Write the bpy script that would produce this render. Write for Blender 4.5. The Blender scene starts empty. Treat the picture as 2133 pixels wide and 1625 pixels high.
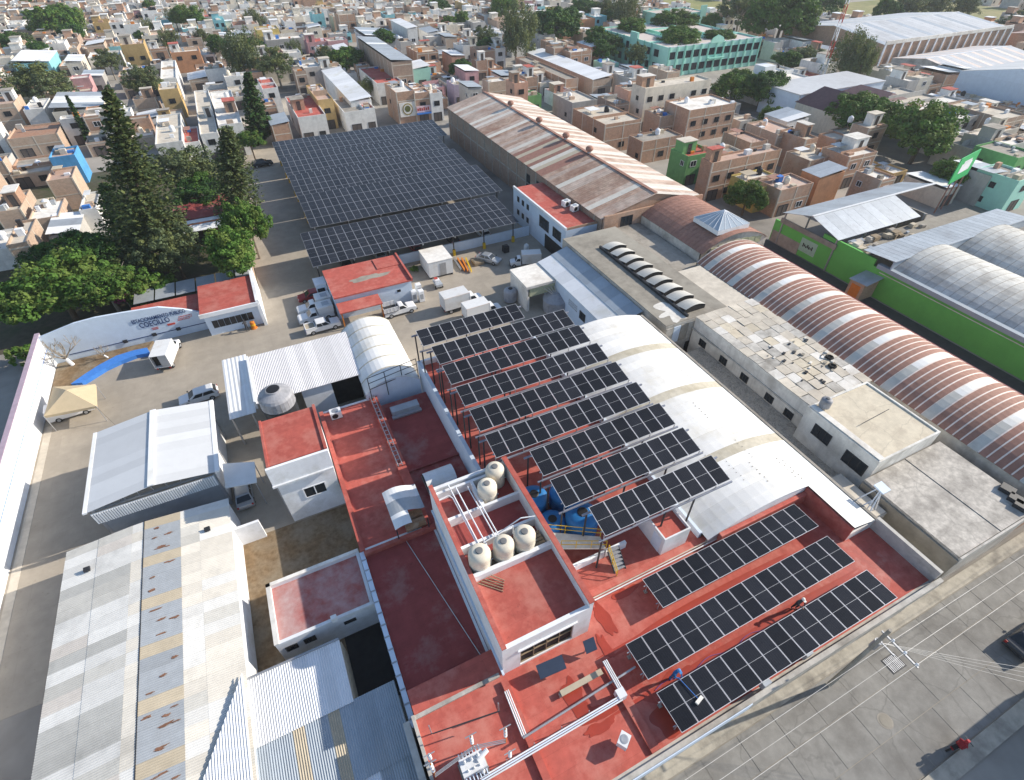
import bpy, math, random
from mathutils import Vector, Matrix, Quaternion
R = random.Random(11)
scene = bpy.context.scene
COL = scene.collection
# ------------------------------------------------------------------ camera
F_PX, PITCH, ROLL, AZ, CAM_H = 1100.0, .745, -.006, .444, 42.0
_ca, _sa = math.cos(AZ), math.sin(AZ)
def _w(v): return Vector((v[0]*_ca+v[1]*_sa, -v[0]*_sa+v[1]*_ca, v[2]))
_fw = Vector((0, math.cos(PITCH), -math.sin(PITCH))); _r = Vector((1, 0, 0)); _u = _r.cross(_fw)
FW = _w(_fw)
RT = _w(_r*math.cos(ROLL)+_u*math.sin(ROLL))
UP = _w(-_r*math.sin(ROLL)+_u*math.cos(ROLL))
def at(px, py, h=0.0):
    """world point at height h seen at photo pixel (px, py) - used to survey the place"""
    d = FW*F_PX+RT*(px-1066.5)-UP*(py-812.5)
    return Vector((0, 0, CAM_H))+d*((h-CAM_H)/d.z)
def to_px(p):
    d = Vector(p)-Vector((0, 0, CAM_H)); z = d.dot(FW)
    if z < 1: return (-9999, -9999)
    return (1066.5+F_PX*d.dot(RT)/z, 812.5-F_PX*d.dot(UP)/z)
cam = bpy.data.cameras.new('camera'); cam.sensor_fit = 'HORIZONTAL'; cam.sensor_width = 36
cam.lens = 36*F_PX/2133; cam.clip_start = .5; cam.clip_end = 4000
camo = bpy.data.objects.new('camera', cam); COL.objects.link(camo)
m = Matrix.Identity(4)
for i, v in enumerate((RT, UP, -FW)):
    for k in range(3): m[k][i] = v[k]
m.translation = (0, 0, CAM_H)
camo.matrix_world = m
scene.camera = camo
# ------------------------------------------------------------------ light
SUN_EL, SUN_ROT = math.radians(28.5), math.radians(98)
wd = bpy.data.worlds.new('World'); scene.world = wd; wd.use_nodes = True
nt = wd.node_tree; nt.nodes.clear()
sky = nt.nodes.new('ShaderNodeTexSky'); sky.sky_type = 'NISHITA'; sky.sun_disc = False
sky.sun_elevation = SUN_EL; sky.sun_rotation = SUN_ROT; sky.air_density = 1.0; sky.dust_density = .6
bg = nt.nodes.new('ShaderNodeBackground'); bg.inputs[1].default_value = .15
wo = nt.nodes.new('ShaderNodeOutputWorld')
nt.links.new(sky.outputs[0], bg.inputs[0]); nt.links.new(bg.outputs[0], wo.inputs[0])
sl = bpy.data.lights.new('sun', 'SUN'); sl.energy = 4.9; sl.angle = math.radians(.5); sl.color = (1, .92, .80)
so = bpy.data.objects.new('sun', sl); COL.objects.link(so)
sd = Vector((math.sin(SUN_ROT)*math.cos(SUN_EL), math.cos(SUN_ROT)*math.cos(SUN_EL), math.sin(SUN_EL)))
so.rotation_euler = sd.to_track_quat('Z', 'Y').to_euler(); so.location = (60, -10, 80)
scene.view_settings.view_transform = 'Standard'; scene.view_settings.look = 'None'
scene.view_settings.exposure = .34; scene.view_settings.gamma = 1.0; scene.view_settings.use_curve_mapping = False
scene.cycles.max_bounces = 5; scene.cycles.diffuse_bounces = 3

# ------------------------------------------------------------------ materials
MATS = {}
def mat(name, col, rough=.8, var=.12, scale=.6, stain=None, amt=.35, sscale=.25, bump=.15, bscale=9, metal=0,
        wave=None, wamp=.25, brick=None, streak=0, spec=.3, rnd=(.9, 1.08), laps=0, lapsize=(4, 1.1), crack=0):
    """procedural surface: noisy tint, large irregular stains, fine relief; wave=(axis, period) corrugation, brick=(mortar colour)"""
    if name in MATS: return MATS[name]
    mt = bpy.data.materials.new(name); MATS[name] = mt; mt.use_nodes = True
    n = mt.node_tree.nodes; l = mt.node_tree.links
    b = n['Principled BSDF']
    b.inputs['Roughness'].default_value = rough; b.inputs['Metallic'].default_value = metal
    b.inputs['Specular IOR Level'].default_value = spec
    geo = n.new('ShaderNodeNewGeometry')
    def noise(s, det=4, rgh=.6, vec=None):
        t = n.new('ShaderNodeTexNoise'); t.inputs['Scale'].default_value = s; t.inputs['Detail'].default_value = det
        t.inputs['Roughness'].default_value = rgh; l.new(vec if vec else geo.outputs['Position'], t.inputs['Vector']); return t
    def mix(fac, a, c2, mode='MIX'):
        x = n.new('ShaderNodeMix'); x.data_type = 'RGBA'; x.blend_type = mode
        if isinstance(fac, float): x.inputs[0].default_value = fac
        else: l.new(fac, x.inputs[0])
        for i, q in ((6, a), (7, c2)):
            if isinstance(q, tuple): x.inputs[i].default_value = (*q[:3], 1)
            else: l.new(q, x.inputs[i])
        return x.outputs[2]
    def ramp(v, a, c2):
        r = n.new('ShaderNodeMapRange'); r.inputs[1].default_value = a; r.inputs[2].default_value = c2
        l.new(v, r.inputs[0]); return r.outputs[0]
    n1 = noise(scale*3, 5)
    lo = tuple(max(0, c*(1-var)) for c in col); hi = tuple(min(1, c*(1+var)) for c in col)
    base = mix(ramp(n1.outputs[0], .3, .7), lo, hi)
    oi = n.new('ShaderNodeObjectInfo')
    hgt = None
    if brick:
        cx = n.new('ShaderNodeSeparateXYZ'); l.new(geo.outputs['Position'], cx.inputs[0])
        ad = n.new('ShaderNodeMath'); l.new(cx.outputs[0], ad.inputs[0]); l.new(cx.outputs[1], ad.inputs[1])
        cb = n.new('ShaderNodeCombineXYZ'); l.new(ad.outputs[0], cb.inputs[0]); l.new(cx.outputs[2], cb.inputs[1])
        bt = n.new('ShaderNodeTexBrick'); l.new(cb.outputs[0], bt.inputs['Vector']); bt.inputs['Scale'].default_value = 1
        bt.inputs['Brick Width'].default_value = .3; bt.inputs['Row Height'].default_value = .09; bt.inputs['Mortar Size'].default_value = .012
        bt.inputs['Color1'].default_value = (.85, .85, .85, 1); bt.inputs['Color2'].default_value = (1.1, 1.05, 1, 1); bt.inputs['Mortar'].default_value = (*brick, 1)
        base = mix(1.0, base, bt.outputs[0], 'MULTIPLY'); hgt = bt.outputs[1]
    if laps:
        bl = n.new('ShaderNodeTexBrick'); l.new(geo.outputs['Position'], bl.inputs['Vector']); bl.inputs['Scale'].default_value = 1; bl.offset = .37
        bl.inputs['Brick Width'].default_value = lapsize[0]; bl.inputs['Row Height'].default_value = lapsize[1]; bl.inputs['Mortar Size'].default_value = .02; bl.inputs['Mortar Smooth'].default_value = .6
        bl.inputs['Color1'].default_value = (1-laps, 1-laps, 1-laps, 1); bl.inputs['Color2'].default_value = (1+laps*.6,)*3+(1,); bl.inputs['Mortar'].default_value = (1-2.2*laps,)*3+(1,)
        base = mix(1.0, base, bl.outputs[0], 'MULTIPLY')
        sp = noise(2.6, 6, .75); base = mix(ramp(sp.outputs[0], .60, .72), base, tuple(c*.62 for c in col))
    if crack:
        nv = noise(.7, 3); ad2 = n.new('ShaderNodeVectorMath'); ad2.operation = 'ADD'; l.new(geo.outputs['Position'], ad2.inputs[0]); l.new(nv.outputs['Color'], ad2.inputs[1])
        vo = n.new('ShaderNodeTexVoronoi'); vo.feature = 'DISTANCE_TO_EDGE'; vo.inputs['Scale'].default_value = crack; l.new(ad2.outputs[0], vo.inputs['Vector'])
        cr = n.new('ShaderNodeMapRange'); cr.inputs[1].default_value = .004; cr.inputs[2].default_value = .014; cr.inputs[3].default_value = .32; cr.inputs[4].default_value = 0; l.new(vo.outputs['Distance'], cr.inputs[0])
        base = mix(cr.outputs[0], base, tuple(c*.45 for c in col))
    if stain:
        n2 = noise(sscale, 6, .65)
        base = mix(ramp(n2.outputs[0], .62-amt*.35, .70), base, stain)
    if streak:
        mp = n.new('ShaderNodeMapping'); mp.inputs['Scale'].default_value = (1.3, 1.3, .12); l.new(geo.outputs['Position'], mp.inputs[0])
        n3 = noise(1.0, 4, .6, mp.outputs[0]); dk = tuple(c*.55 for c in col)
        f = n.new('ShaderNodeMath'); f.operation = 'MULTIPLY'; f.inputs[1].default_value = streak
        l.new(ramp(n3.outputs[0], .5, .75), f.inputs[0]); base = mix(f.outputs[0], base, dk)
    rv = n.new('ShaderNodeMapRange'); rv.inputs[3].default_value = rnd[0]; rv.inputs[4].default_value = rnd[1]; l.new(oi.outputs['Random'], rv.inputs[0])
    hv = n.new('ShaderNodeHueSaturation'); l.new(base, hv.inputs['Color']); l.new(rv.outputs[0], hv.inputs['Value'])
    l.new(hv.outputs[0], b.inputs['Base Color'])
    bp = n.new('ShaderNodeBump'); bp.inputs['Strength'].default_value = bump; bp.inputs['Distance'].default_value = .03
    n4 = noise(bscale, 3)
    l.new(n4.outputs[0], bp.inputs['Height']); outn = bp.outputs[0]
    if wave:
        ax, per = wave
        sx = n.new('ShaderNodeSeparateXYZ'); l.new(geo.outputs['Position'], sx.inputs[0])
        mu = n.new('ShaderNodeMath'); mu.operation = 'MULTIPLY'; mu.inputs[1].default_value = 2*math.pi/per; l.new(sx.outputs[ax], mu.inputs[0])
        sn = n.new('ShaderNodeMath'); sn.operation = 'SINE'; l.new(mu.outputs[0], sn.inputs[0])
        b2 = n.new('ShaderNodeBump'); b2.inputs['Strength'].default_value = wamp; b2.inputs['Distance'].default_value = per*.3
        l.new(sn.outputs[0], b2.inputs['Height']); l.new(outn, b2.inputs['Normal']); outn = b2.outputs[0]
    l.new(outn, b.inputs['Normal'])
    return mt
def s(r, g, b):   # sRGB 0-255 -> linear
    return tuple(((c/255)/12.92 if c/255 <= .04045 else ((c/255+.055)/1.055)**2.4) for c in (r, g, b))
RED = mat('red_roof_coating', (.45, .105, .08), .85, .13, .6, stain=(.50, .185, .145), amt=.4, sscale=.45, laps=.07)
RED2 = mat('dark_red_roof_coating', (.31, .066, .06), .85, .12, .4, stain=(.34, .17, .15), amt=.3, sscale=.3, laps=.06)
REDWET = mat('wet_red_roof', (.36, .05, .028), .35, .1, .5, spec=.5)
WHITE = mat('white_paint', (.80, .81, .83), .7, .05, .5, stain=(.6, .6, .58), amt=.3, sscale=.3, streak=.15)
WBLUE = mat('pale_blue_white_paint', (.62, .71, .82), .7, .05, .4, streak=.12)  # bluish shade of white walls mixed into the colour; also serves pale-blue parts
WMETAL = mat('white_roof_sheet', (.78, .785, .79), .55, .04, .4, stain=(.66, .65, .6), amt=.25, sscale=.25)
WVAULT = mat('white_vault_sheet', (.80, .79, .765), .6, .04, .5, stain=(.68, .65, .58), amt=.35, sscale=.3, bump=.05)
TANSTRIP = mat('weathered_translucent_sheet', (.55, .50, .40), .6, .12, .8, stain=(.42, .37, .27), amt=.4, sscale=.5)
CREAM = mat('cream_concrete_roof', (.60, .54, .45), .9, .12, .5, stain=(.45, .40, .33), amt=.4, sscale=.3)
CREAM2 = mat('whitewashed_roof', (.75, .715, .655), .9, .12, .5, stain=(.52, .47, .41), amt=.4, sscale=.3)
CONC = mat('grey_concrete', (.37, .335, .285), .9, .14, .5, stain=(.2, .18, .155), amt=.4, sscale=.3)
CONCL = mat('light_weathered_concrete', (.54, .51, .46), .9, .12, .7, stain=(.26, .24, .21), amt=.45, sscale=.4, streak=.3)
CONCD = mat('dark_stained_concrete_roof', (.29, .262, .218), .92, .22, .3, stain=(.40, .37, .31), amt=.45, sscale=.12)
YARD = mat('yard_concrete', (.40, .35, .285), .92, .1, .25, stain=(.31, .275, .225), amt=.4, sscale=.12, bump=.1, laps=.05, lapsize=(3.4, 3.1))
STREET = mat('street_concrete', (.27, .26, .24), .92, .16, .4, stain=(.17, .16, .145), amt=.45, sscale=.22, bump=.25, rnd=(.96, 1.03), crack=.22)
KERB = mat('pavement_concrete', (.42, .385, .32), .92, .14, .7, stain=(.22, .2, .17), amt=.4, sscale=.5)
GROUND = mat('dusty_asphalt', (.33, .305, .27), .95, .2, .05, stain=(.13, .12, .11), amt=.4, sscale=.03)
DIRT = mat('bare_soil', (.20, .135, .075), .95, .3, .8, stain=(.27, .23, .17), amt=.5, sscale=.3, bump=.5, bscale=4)
GRASS = mat('dry_grass_field', (.27, .26, .10), .95, .2, .2, stain=(.16, .2, .06), amt=.4, sscale=.05)
BRICK = mat('red_brick_wall', (.49, .315, .225), .9, .14, .6, brick=(.75, .72, .68), stain=(.46, .34, .27), amt=.3, sscale=.2)
BRICKL = mat('pale_brick_wall', (.54, .405, .31), .9, .12, .6, brick=(.8, .78, .74), stain=(.52, .42, .33), amt=.3, sscale=.2)
BRICKD = mat('brown_brick_wall', (.385, .285, .225), .9, .16, .5, brick=(.7, .68, .66), stain=(.38, .32, .26), amt=.3, sscale=.15)
GREEN = mat('bright_green_paint', (.14, .50, .10), .7, .06, .3, stain=(.11, .42, .085), amt=.3, sscale=.15)
MINT = mat('mint_green_paint', (.40, .72, .60), .8, .06, .3)
MINTD = mat('dark_mint_trim', (.24, .55, .45), .8, .06, .3)
RUST = mat('brown_corrugated_sheet', (.33, .175, .13), .75, .2, .6, stain=(.33, .165, .125), amt=.4, sscale=.3, bump=.1)
RUSTP = mat('sun_bleached_brown_sheet', (.50, .355, .27), .8, .3, .45, stain=(.30, .16, .11), amt=.55, sscale=.22, wave=(1, .55), wamp=.35)
RUSTP2 = mat('pale_pink_brown_sheet', (.55, .435, .36), .8, .2, .35, stain=(.38, .24, .18), amt=.5, sscale=.3, wave=(1, .55), wamp=.3)
RIB = mat('light_rib', (.78, .67, .60), .7, .08)
WAVEW = mat('white_corrugated_sheet', (.74, .75, .77), .5, .04, .4)
GREYM = mat('grey_metal_sheet', (.42, .45, .48), .45, .1, .4, stain=(.33, .34, .36), amt=.3, sscale=.2, metal=.25)
BLUEM = mat('blue_grey_sheet', (.36, .41, .46), .5, .06, .4, stain=(.42, .45, .48), amt=.3)
TANM = mat('tan_sheet', (.50, .43, .32), .6, .08, .5)
ASB = [mat('fibre_cement_sheet_%s' % k, c, .85, .06, .6, stain=tuple(q*.8 for q in c), amt=.25, sscale=.4) for k, c in
       (('ivory', (.70, .655, .575)), ('white', (.73, .715, .675)), ('grey', (.49, .48, .445)), ('dull', (.58, .56, .51)), ('pinkish', (.64, .59, .53)))]
RUSTPATCH = mat('rust_flake', (.24, .12, .075), .9, .25, 2)
STEEL = mat('galvanised_steel', (.42, .43, .45), .4, .1, 1, metal=.5)
DARK = mat('dark_metal', (.035, .036, .04), .5, .15, 1)
BLACKP = mat('black_plastic', (.02, .02, .022), .45, .1)
DWHITE = mat('dirty_whitewash', (.76, .735, .68), .9, .1, .5, stain=(.45, .42, .37), amt=.5, sscale=.35, streak=.5)
TANROOF = mat('warm_tan_roof', (.62, .545, .42), .9, .1, .5, stain=(.50, .43, .33), amt=.35, sscale=.6, crack=.3)
RUBBER = mat('tyre_rubber', (.018, .018, .018), .9, .1)
GLASS = mat('dark_window_glass', (.025, .03, .036), .12, .1, spec=.5)
GLASSB = mat('skylight_glass', (.36, .42, .48), .15, .1, 2, spec=.5)
INSIDE = mat('dark_interior', (.03, .028, .027), .9, .2)
VWHITE = mat('vehicle_white_paint', (.78, .78, .78), .3, .02, spec=.5)
VSILV = mat('vehicle_silver_paint', (.42, .44, .46), .3, .02, metal=.4, spec=.5)
VRED = mat('vehicle_red_paint', (.25, .02, .025), .3, .04, spec=.5)
VBLK = mat('vehicle_dark_paint', (.03, .035, .045), .25, .04, spec=.5)
BOXW = mat('truck_box_panel', (.68, .68, .67), .5, .04, 1, stain=(.58, .55, .5), amt=.3, sscale=.6)
LIDG = mat('grey_tank_lid', (.17, .17, .17), .6, .1)
BEAMB = mat('blue_grey_painted_steel', (.25, .27, .33), .5, .1, 1)
WASHED = mat('washed_red_roof', (.43, .075, .052), .5, .16, .8, stain=(.52, .19, .15), amt=.35, sscale=.9, laps=.06, spec=.4)
BEIGE = mat('beige_plastic_tank', (.72, .65, .53), .55, .06, 2)
TANKB = mat('blue_plastic_tank', (.02, .16, .42), .45, .08, 2)
TANKK = mat('black_plastic_tank', (.02, .02, .024), .5, .1)
TANKG = mat('grey_fibreglass_tank', (.34, .34, .36), .55, .12, 1, stain=(.2, .2, .21), amt=.4, sscale=.8)
YELLOW = mat('safety_yellow_paint', (.62, .40, .02), .5, .06)
ORANGE = mat('orange_paint', (.6, .2, .03), .6, .1)
CANVAS = mat('beige_canvas', (.56, .45, .29), .85, .05)
BLUEP = mat('bright_blue_paint', (.05, .19, .55), .7, .08, .8)
INK = mat('navy_lettering', (.03, .06, .16), .8, .1)
INKR = mat('red_lettering', (.5, .08, .06), .8, .1)
INKB = mat('black_lettering', (.02, .02, .02), .8, .1)
WOOD = mat('weathered_wood', (.30, .23, .15), .85, .2, 2)
BARK = mat('bark', (.13, .095, .065), .95, .25, 3, bump=.5)
BARKP = mat('pale_bark', (.30, .26, .21), .95, .2, 3, bump=.5)
def leafmat(name, c):
    if name in MATS: return MATS[name]
    mt = mat(name, c, .7, .35, .35, bump=0, spec=.2)
    n = mt.node_tree.nodes; l = mt.node_tree.links
    b = n['Principled BSDF']; out = n['Material Output']
    tr = n.new('ShaderNodeBsdfTranslucent'); mx = n.new('ShaderNodeMixShader'); mx.inputs[0].default_value = .25
    hv = b.inputs['Base Color'].links[0].from_socket; l.new(hv, tr.inputs[0])
    l.new(b.outputs[0], mx.inputs[1]); l.new(tr.outputs[0], mx.inputs[2]); l.new(mx.outputs[0], out.inputs[0])
    return mt
LEAF = [leafmat('leaf_fresh_green', (.082, .165, .028)), leafmat('leaf_deep_green', (.048, .11, .028)), leafmat('leaf_olive', (.135, .16, .055)),
        leafmat('leaf_conifer', (.075, .11, .042)), leafmat('leaf_grey_green', (.12, .155, .075)), leafmat('leaf_yellow_green', (.13, .19, .04)), leafmat('bougainvillea', (.32, .05, .16))]
def pv_cells():
    mt = bpy.data.materials.new('solar_cells'); mt.use_nodes = True
    n = mt.node_tree.nodes; l = mt.node_tree.links; b = n['Principled BSDF']
    tc = n.new('ShaderNodeTexCoord'); sx = n.new('ShaderNodeSeparateXYZ'); l.new(tc.outputs['Object'], sx.inputs[0])
    def lines(o, per, w):
        q = n.new('ShaderNodeMath'); q.operation = 'DIVIDE'; q.inputs[1].default_value = per; l.new(o, q.inputs[0])
        f = n.new('ShaderNodeMath'); f.operation = 'FRACT'; l.new(q.outputs[0], f.inputs[0])
        g = n.new('ShaderNodeMath'); g.operation = 'LESS_THAN'; g.inputs[1].default_value = w; l.new(f.outputs[0], g.inputs[0]); return g.outputs[0]
    a = lines(sx.outputs[0], 1/6, .035); c = lines(sx.outputs[1], 1/24, .06)
    mx = n.new('ShaderNodeMath'); mx.operation = 'MAXIMUM'; l.new(a, mx.inputs[0]); l.new(c, mx.inputs[1])
    ge = n.new('ShaderNodeNewGeometry'); no = n.new('ShaderNodeTexNoise'); no.inputs['Scale'].default_value = .8; no.inputs['Detail'].default_value = 4; l.new(ge.outputs['Position'], no.inputs['Vector'])
    c1 = n.new('ShaderNodeMix'); c1.data_type = 'RGBA'; c1.inputs[6].default_value = (.009, .010, .014, 1); c1.inputs[7].default_value = (.020, .021, .026, 1); l.new(no.outputs[0], c1.inputs[0])
    c2 = n.new('ShaderNodeMix'); c2.data_type = 'RGBA'; c2.inputs[7].default_value = (.05, .052, .06, 1); l.new(c1.outputs[2], c2.inputs[6]); l.new(mx.outputs[0], c2.inputs[0])
    oi = n.new('ShaderNodeObjectInfo'); rv = n.new('ShaderNodeMapRange'); rv.inputs[3].default_value = .75; rv.inputs[4].default_value = 1.35; l.new(oi.outputs['Random'], rv.inputs[0])
    hv = n.new('ShaderNodeHueSaturation'); l.new(c2.outputs[2], hv.inputs['Color']); l.new(rv.outputs[0], hv.inputs['Value'])
    l.new(hv.outputs[0], b.inputs['Base Color'])
    b.inputs['Roughness'].default_value = .22; b.inputs['Specular IOR Level'].default_value = .22
    return mt
CELL = pv_cells()
PFRAME2 = mat('dull_aluminium_frame', (.36, .37, .40), .5, .04, metal=.2)
PFRAME = mat('aluminium_frame', (.62, .63, .66), .45, .04, metal=.2)

# ------------------------------------------------------------------ mesh helpers
ORI = {}
class MB:
    def __init__(s): s.v = []; s.f = []; s.m = []
    def poly(s, pts, m=0):
        i = len(s.v); s.v += [tuple(p) for p in pts]; s.f.append(tuple(range(i, i+len(pts)))); s.m.append(m); return s
    def box(s, x0, x1, y0, y1, z0, z1, m=0, top=None):
        i = len(s.v)
        s.v += [(x0, y0, z0), (x1, y0, z0), (x1, y1, z0), (x0, y1, z0), (x0, y0, z1), (x1, y0, z1), (x1, y1, z1), (x0, y1, z1)]
        for q in ((3, 2, 1, 0), (0, 1, 5, 4), (1, 2, 6, 5), (2, 3, 7, 6), (3, 0, 4, 7)): s.f.append(tuple(i+k for k in q)); s.m.append(m)
        s.f.append((i+4, i+5, i+6, i+7)); s.m.append(m if top is None else top); return s
    def obox(s, c, ax, ay, az, m=0):
        c = Vector(c); ax = Vector(ax); ay = Vector(ay); az = Vector(az); i = len(s.v)
        for q in ((-1, -1, -1), (1, -1, -1), (1, 1, -1), (-1, 1, -1), (-1, -1, 1), (1, -1, 1), (1, 1, 1), (-1, 1, 1)):
            s.v.append(tuple(c+ax*q[0]+ay*q[1]+az*q[2]))
        for q in ((3, 2, 1, 0), (0, 1, 5, 4), (1, 2, 6, 5), (2, 3, 7, 6), (3, 0, 4, 7), (4, 5, 6, 7)): s.f.append(tuple(i+k for k in q)); s.m.append(m)
        return s
    def prism(s, pts, z0, z1, m=0, top=None):
        n = len(pts); i = len(s.v)
        s.v += [(p[0], p[1], z0) for p in pts]+[(p[0], p[1], z1) for p in pts]
        for k in range(n): s.f.append((i+k, i+(k+1) % n, i+n+(k+1) % n, i+n+k)); s.m.append(m)
        s.f.append(tuple(i+n+k for k in range(n))); s.m.append(m if top is None else top)
        s.f.append(tuple(i+n-1-k for k in range(n))); s.m.append(m); return s
    def ring(s, x0, x1, y0, y1, z0, z1, t, m=0):
        """open box wall of thickness t"""
        s.box(x0, x1, y0, y0+t, z0, z1, m); s.box(x0, x1, y1-t, y1, z0, z1, m)
        s.box(x0, x0+t, y0+t, y1-t, z0, z1, m); s.box(x1-t, x1, y0+t, y1-t, z0, z1, m); return s
    def tube(s, p, q, r, n=8, r2=None, m=0, cap=True):
        p = Vector(p); q = Vector(q); d = (q-p); r2 = r if r2 is None else r2
        if d.length < 1e-6: return s
        d.normalize(); a = d.orthogonal().normalized(); b = d.cross(a); i = len(s.v)
        for c, rr in ((p, r), (q, r2)):
            for k in range(n):
                t = 2*math.pi*k/n; s.v.append(tuple(c+(a*math.cos(t)+b*math.sin(t))*rr))
        for k in range(n): s.f.append((i+k, i+(k+1) % n, i+n+(k+1) % n, i+n+k)); s.m.append(m)
        if cap: s.f.append(tuple(i+n-1-k for k in range(n))); s.m.append(m); s.f.append(tuple(i+n+k for k in range(n))); s.m.append(m)
        return s
    def path(s, pts, r, n=6, m=0):
        for a, b in zip(pts, pts[1:]): s.tube(a, b, r, n, m=m)
        return s
    def lathe(s, c, prof, n=16, m=0, mats=None):
        i = len(s.v); k = len(prof)
        for (r, z) in prof:
            for j in range(n):
                t = 2*math.pi*j/n; s.v.append((c[0]+r*math.cos(t), c[1]+r*math.sin(t), c[2]+z))
        for a in range(k-1):
            for j in range(n):
                s.f.append((i+a*n+j, i+a*n+(j+1) % n, i+(a+1)*n+(j+1) % n, i+(a+1)*n+j)); s.m.append(mats[a] if mats else m)
        s.f.append(tuple(i+(k-1)*n+j for j in range(n))); s.m.append(mats[-1] if mats else m)
        s.f.append(tuple(i+n-1-j for j in range(n))); s.m.append(m); return s
    def grid(s, fn, nu, nv, m=0):
        i = len(s.v)
        for a in range(nu+1):
            for b in range(nv+1): s.v.append(tuple(fn(a/nu, b/nv)))
        for a in range(nu):
            for b in range(nv):
                s.f.append((i+a*(nv+1)+b, i+(a+1)*(nv+1)+b, i+(a+1)*(nv+1)+b+1, i+a*(nv+1)+b+1)); s.m.append(m)
        return s
    def mesh(s, name, mats, org=(0, 0, 0), smooth=False):
        me = bpy.data.meshes.new(name); o = Vector(org)
        me.from_pydata([(p[0]-o.x, p[1]-o.y, p[2]-o.z) for p in s.v], [], s.f)
        if not isinstance(mats, (list, tuple)): mats = [mats]
        for x in mats: me.materials.append(x)
        if len(mats) > 1: me.polygons.foreach_set('material_index', s.m)
        if smooth: me.polygons.foreach_set('use_smooth', [True]*len(s.f))
        me.update(); return me
    def build(s, name, mats, parent=None, smooth=False, org=None):
        if parent is not None: o = ORI[parent]
        elif org is not None: o = Vector(org)
        else:
            n = len(s.v); o = Vector((sum(p[0] for p in s.v)/n, sum(p[1] for p in s.v)/n, min(p[2] for p in s.v)))
        ob = bpy.data.objects.new(name, s.mesh(name, mats, o, smooth)); COL.objects.link(ob)
        if parent is not None: ob.parent = parent
        else: ob.location = o
        ORI[ob] = o
        return ob
def put(name, me, parent=None, mtx=None, loc=None):
    """link an object that shares mesh data; mtx/loc in the parent's frame"""
    ob = bpy.data.objects.new(name, me); COL.objects.link(ob)
    if parent is not None: ob.parent = parent
    if mtx is not None: ob.matrix_basis = mtx
    if loc is not None: ob.location = loc
    return ob
def tag(o, label=None, cat=None, group=None, kind=None):
    if label: o['label'] = label
    if cat: o['category'] = cat
    if group: o['group'] = group
    if kind: o['kind'] = kind
    return o
def thing(name, label, cat, loc=(0, 0, 0), rz=0, group=None):
    o = bpy.data.objects.new(name, None); COL.objects.link(o); o.empty_display_size = .3
    o.location = loc; o.rotation_euler = (0, 0, rz); ORI[o] = Vector(loc)
    return tag(o, label, cat, group)
def copy_tree(o, loc, rz=0, label=None, group=None, sc=None, parent=None):
    kids = KIDS.get(o) or [c for c in bpy.data.objects if c.parent == o]
    KIDS[o] = kids
    c = o.copy(); COL.objects.link(c)
    if parent is None:
        c.location = loc; c.rotation_euler = (0, 0, rz)
        if sc: c.scale = sc if isinstance(sc, tuple) else (sc, sc, sc)
        if label: c['label'] = label
        if group: c['group'] = group
    else: c.parent = parent
    for k in kids: copy_tree(k, None, parent=c)
    return c
KIDS = {}
def struct(o): o['kind'] = 'structure'; return o
# ------------------------------------------------------------------ shared pieces
UB = {}
def ubox(name, parent, x0, x1, y0, y1, z0, z1, mt):
    """box part that shares one unit mesh per material"""
    if mt not in UB: UB[mt] = MB().box(-.5, .5, -.5, .5, -.5, .5).mesh('unit_block', mt)
    o = ORI[parent]
    ob = bpy.data.objects.new(name, UB[mt]); COL.objects.link(ob); ob.parent = parent
    c = Vector(((x0+x1)/2, (y0+y1)/2, (z0+z1)/2)); ob.location = c-o; ob.scale = (x1-x0, y1-y0, z1-z0); ORI[ob] = c
    return ob
def _winmesh(frame, glass, nm, bars=1):
    b = MB(); t = .055
    b.box(-.5, .5, -.05, .0, 0, t, 0); b.box(-.5, .5, -.05, 0, 1-t, 1, 0); b.box(-.5, -.5+t, -.05, 0, t, 1-t, 0); b.box(.5-t, .5, -.05, 0, t, 1-t, 0)
    for k in range(bars):
        x = -.5+(k+1)/(bars+1); b.box(x-.02, x+.02, -.045, 0, t, 1-t, 0)
    b.box(-.5+t, .5-t, -.012, .0, t, 1-t, 1)
    return b.mesh(nm, [frame, glass])
WIN_W = _winmesh(WHITE, GLASS, 'white_frame_window'); WIN_D = _winmesh(DARK, GLASS, 'dark_frame_window', 2); WIN_O = _winmesh(INSIDE, INSIDE, 'dark_opening', 0)
DOORM = _winmesh(DARK, mat('steel_door', (.12, .10, .09), .6, .1), 'steel_door', 1)
ROT = {'S': 0, 'W': -math.pi/2, 'E': math.pi/2, 'N': math.pi}
def win(parent, face, plane, u, z, w, h, me=None, name='window'):
    o = ORI[parent]; e = .006
    c = {'S': (u, plane-e, z), 'W': (plane-e, u, z), 'E': (plane+e, u, z), 'N': (u, plane+e, z)}[face]
    ob = bpy.data.objects.new(name, me or WIN_W); COL.objects.link(ob); ob.parent = parent
    ob.location = Vector(c)-o; ob.rotation_euler = (0, 0, ROT[face]); ob.scale = (w, 1, h); return ob
def block(name, label, cat, x0, x1, y0, y1, h, wall, roof, z0=0, par=.35, t=.18, group=None):
    """flat-roofed building: walls with parapet, roof slab set down between them"""
    tg = thing(name, label, cat, ((x0+x1)/2, (y0+y1)/2, z0), 0, group)
    MB().ring(x0, x1, y0, y1, z0, h, t).build('wall', wall, tg)
    MB().box(x0+t-.02, x1-t+.02, y0+t-.02, y1-t+.02, h-par-.2, h-par).build('roof', roof, tg)
    return tg
def arc(x0, x1, ze, zc, u):
    """height of a shallow circular vault at fraction u of its span"""
    hw = (x1-x0)/2; f = zc-ze; r = (hw*hw+f*f)/(2*f); x = (u*2-1)*hw
    return math.sqrt(max(0, r*r-x*x))-(r-f)+ze
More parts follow.
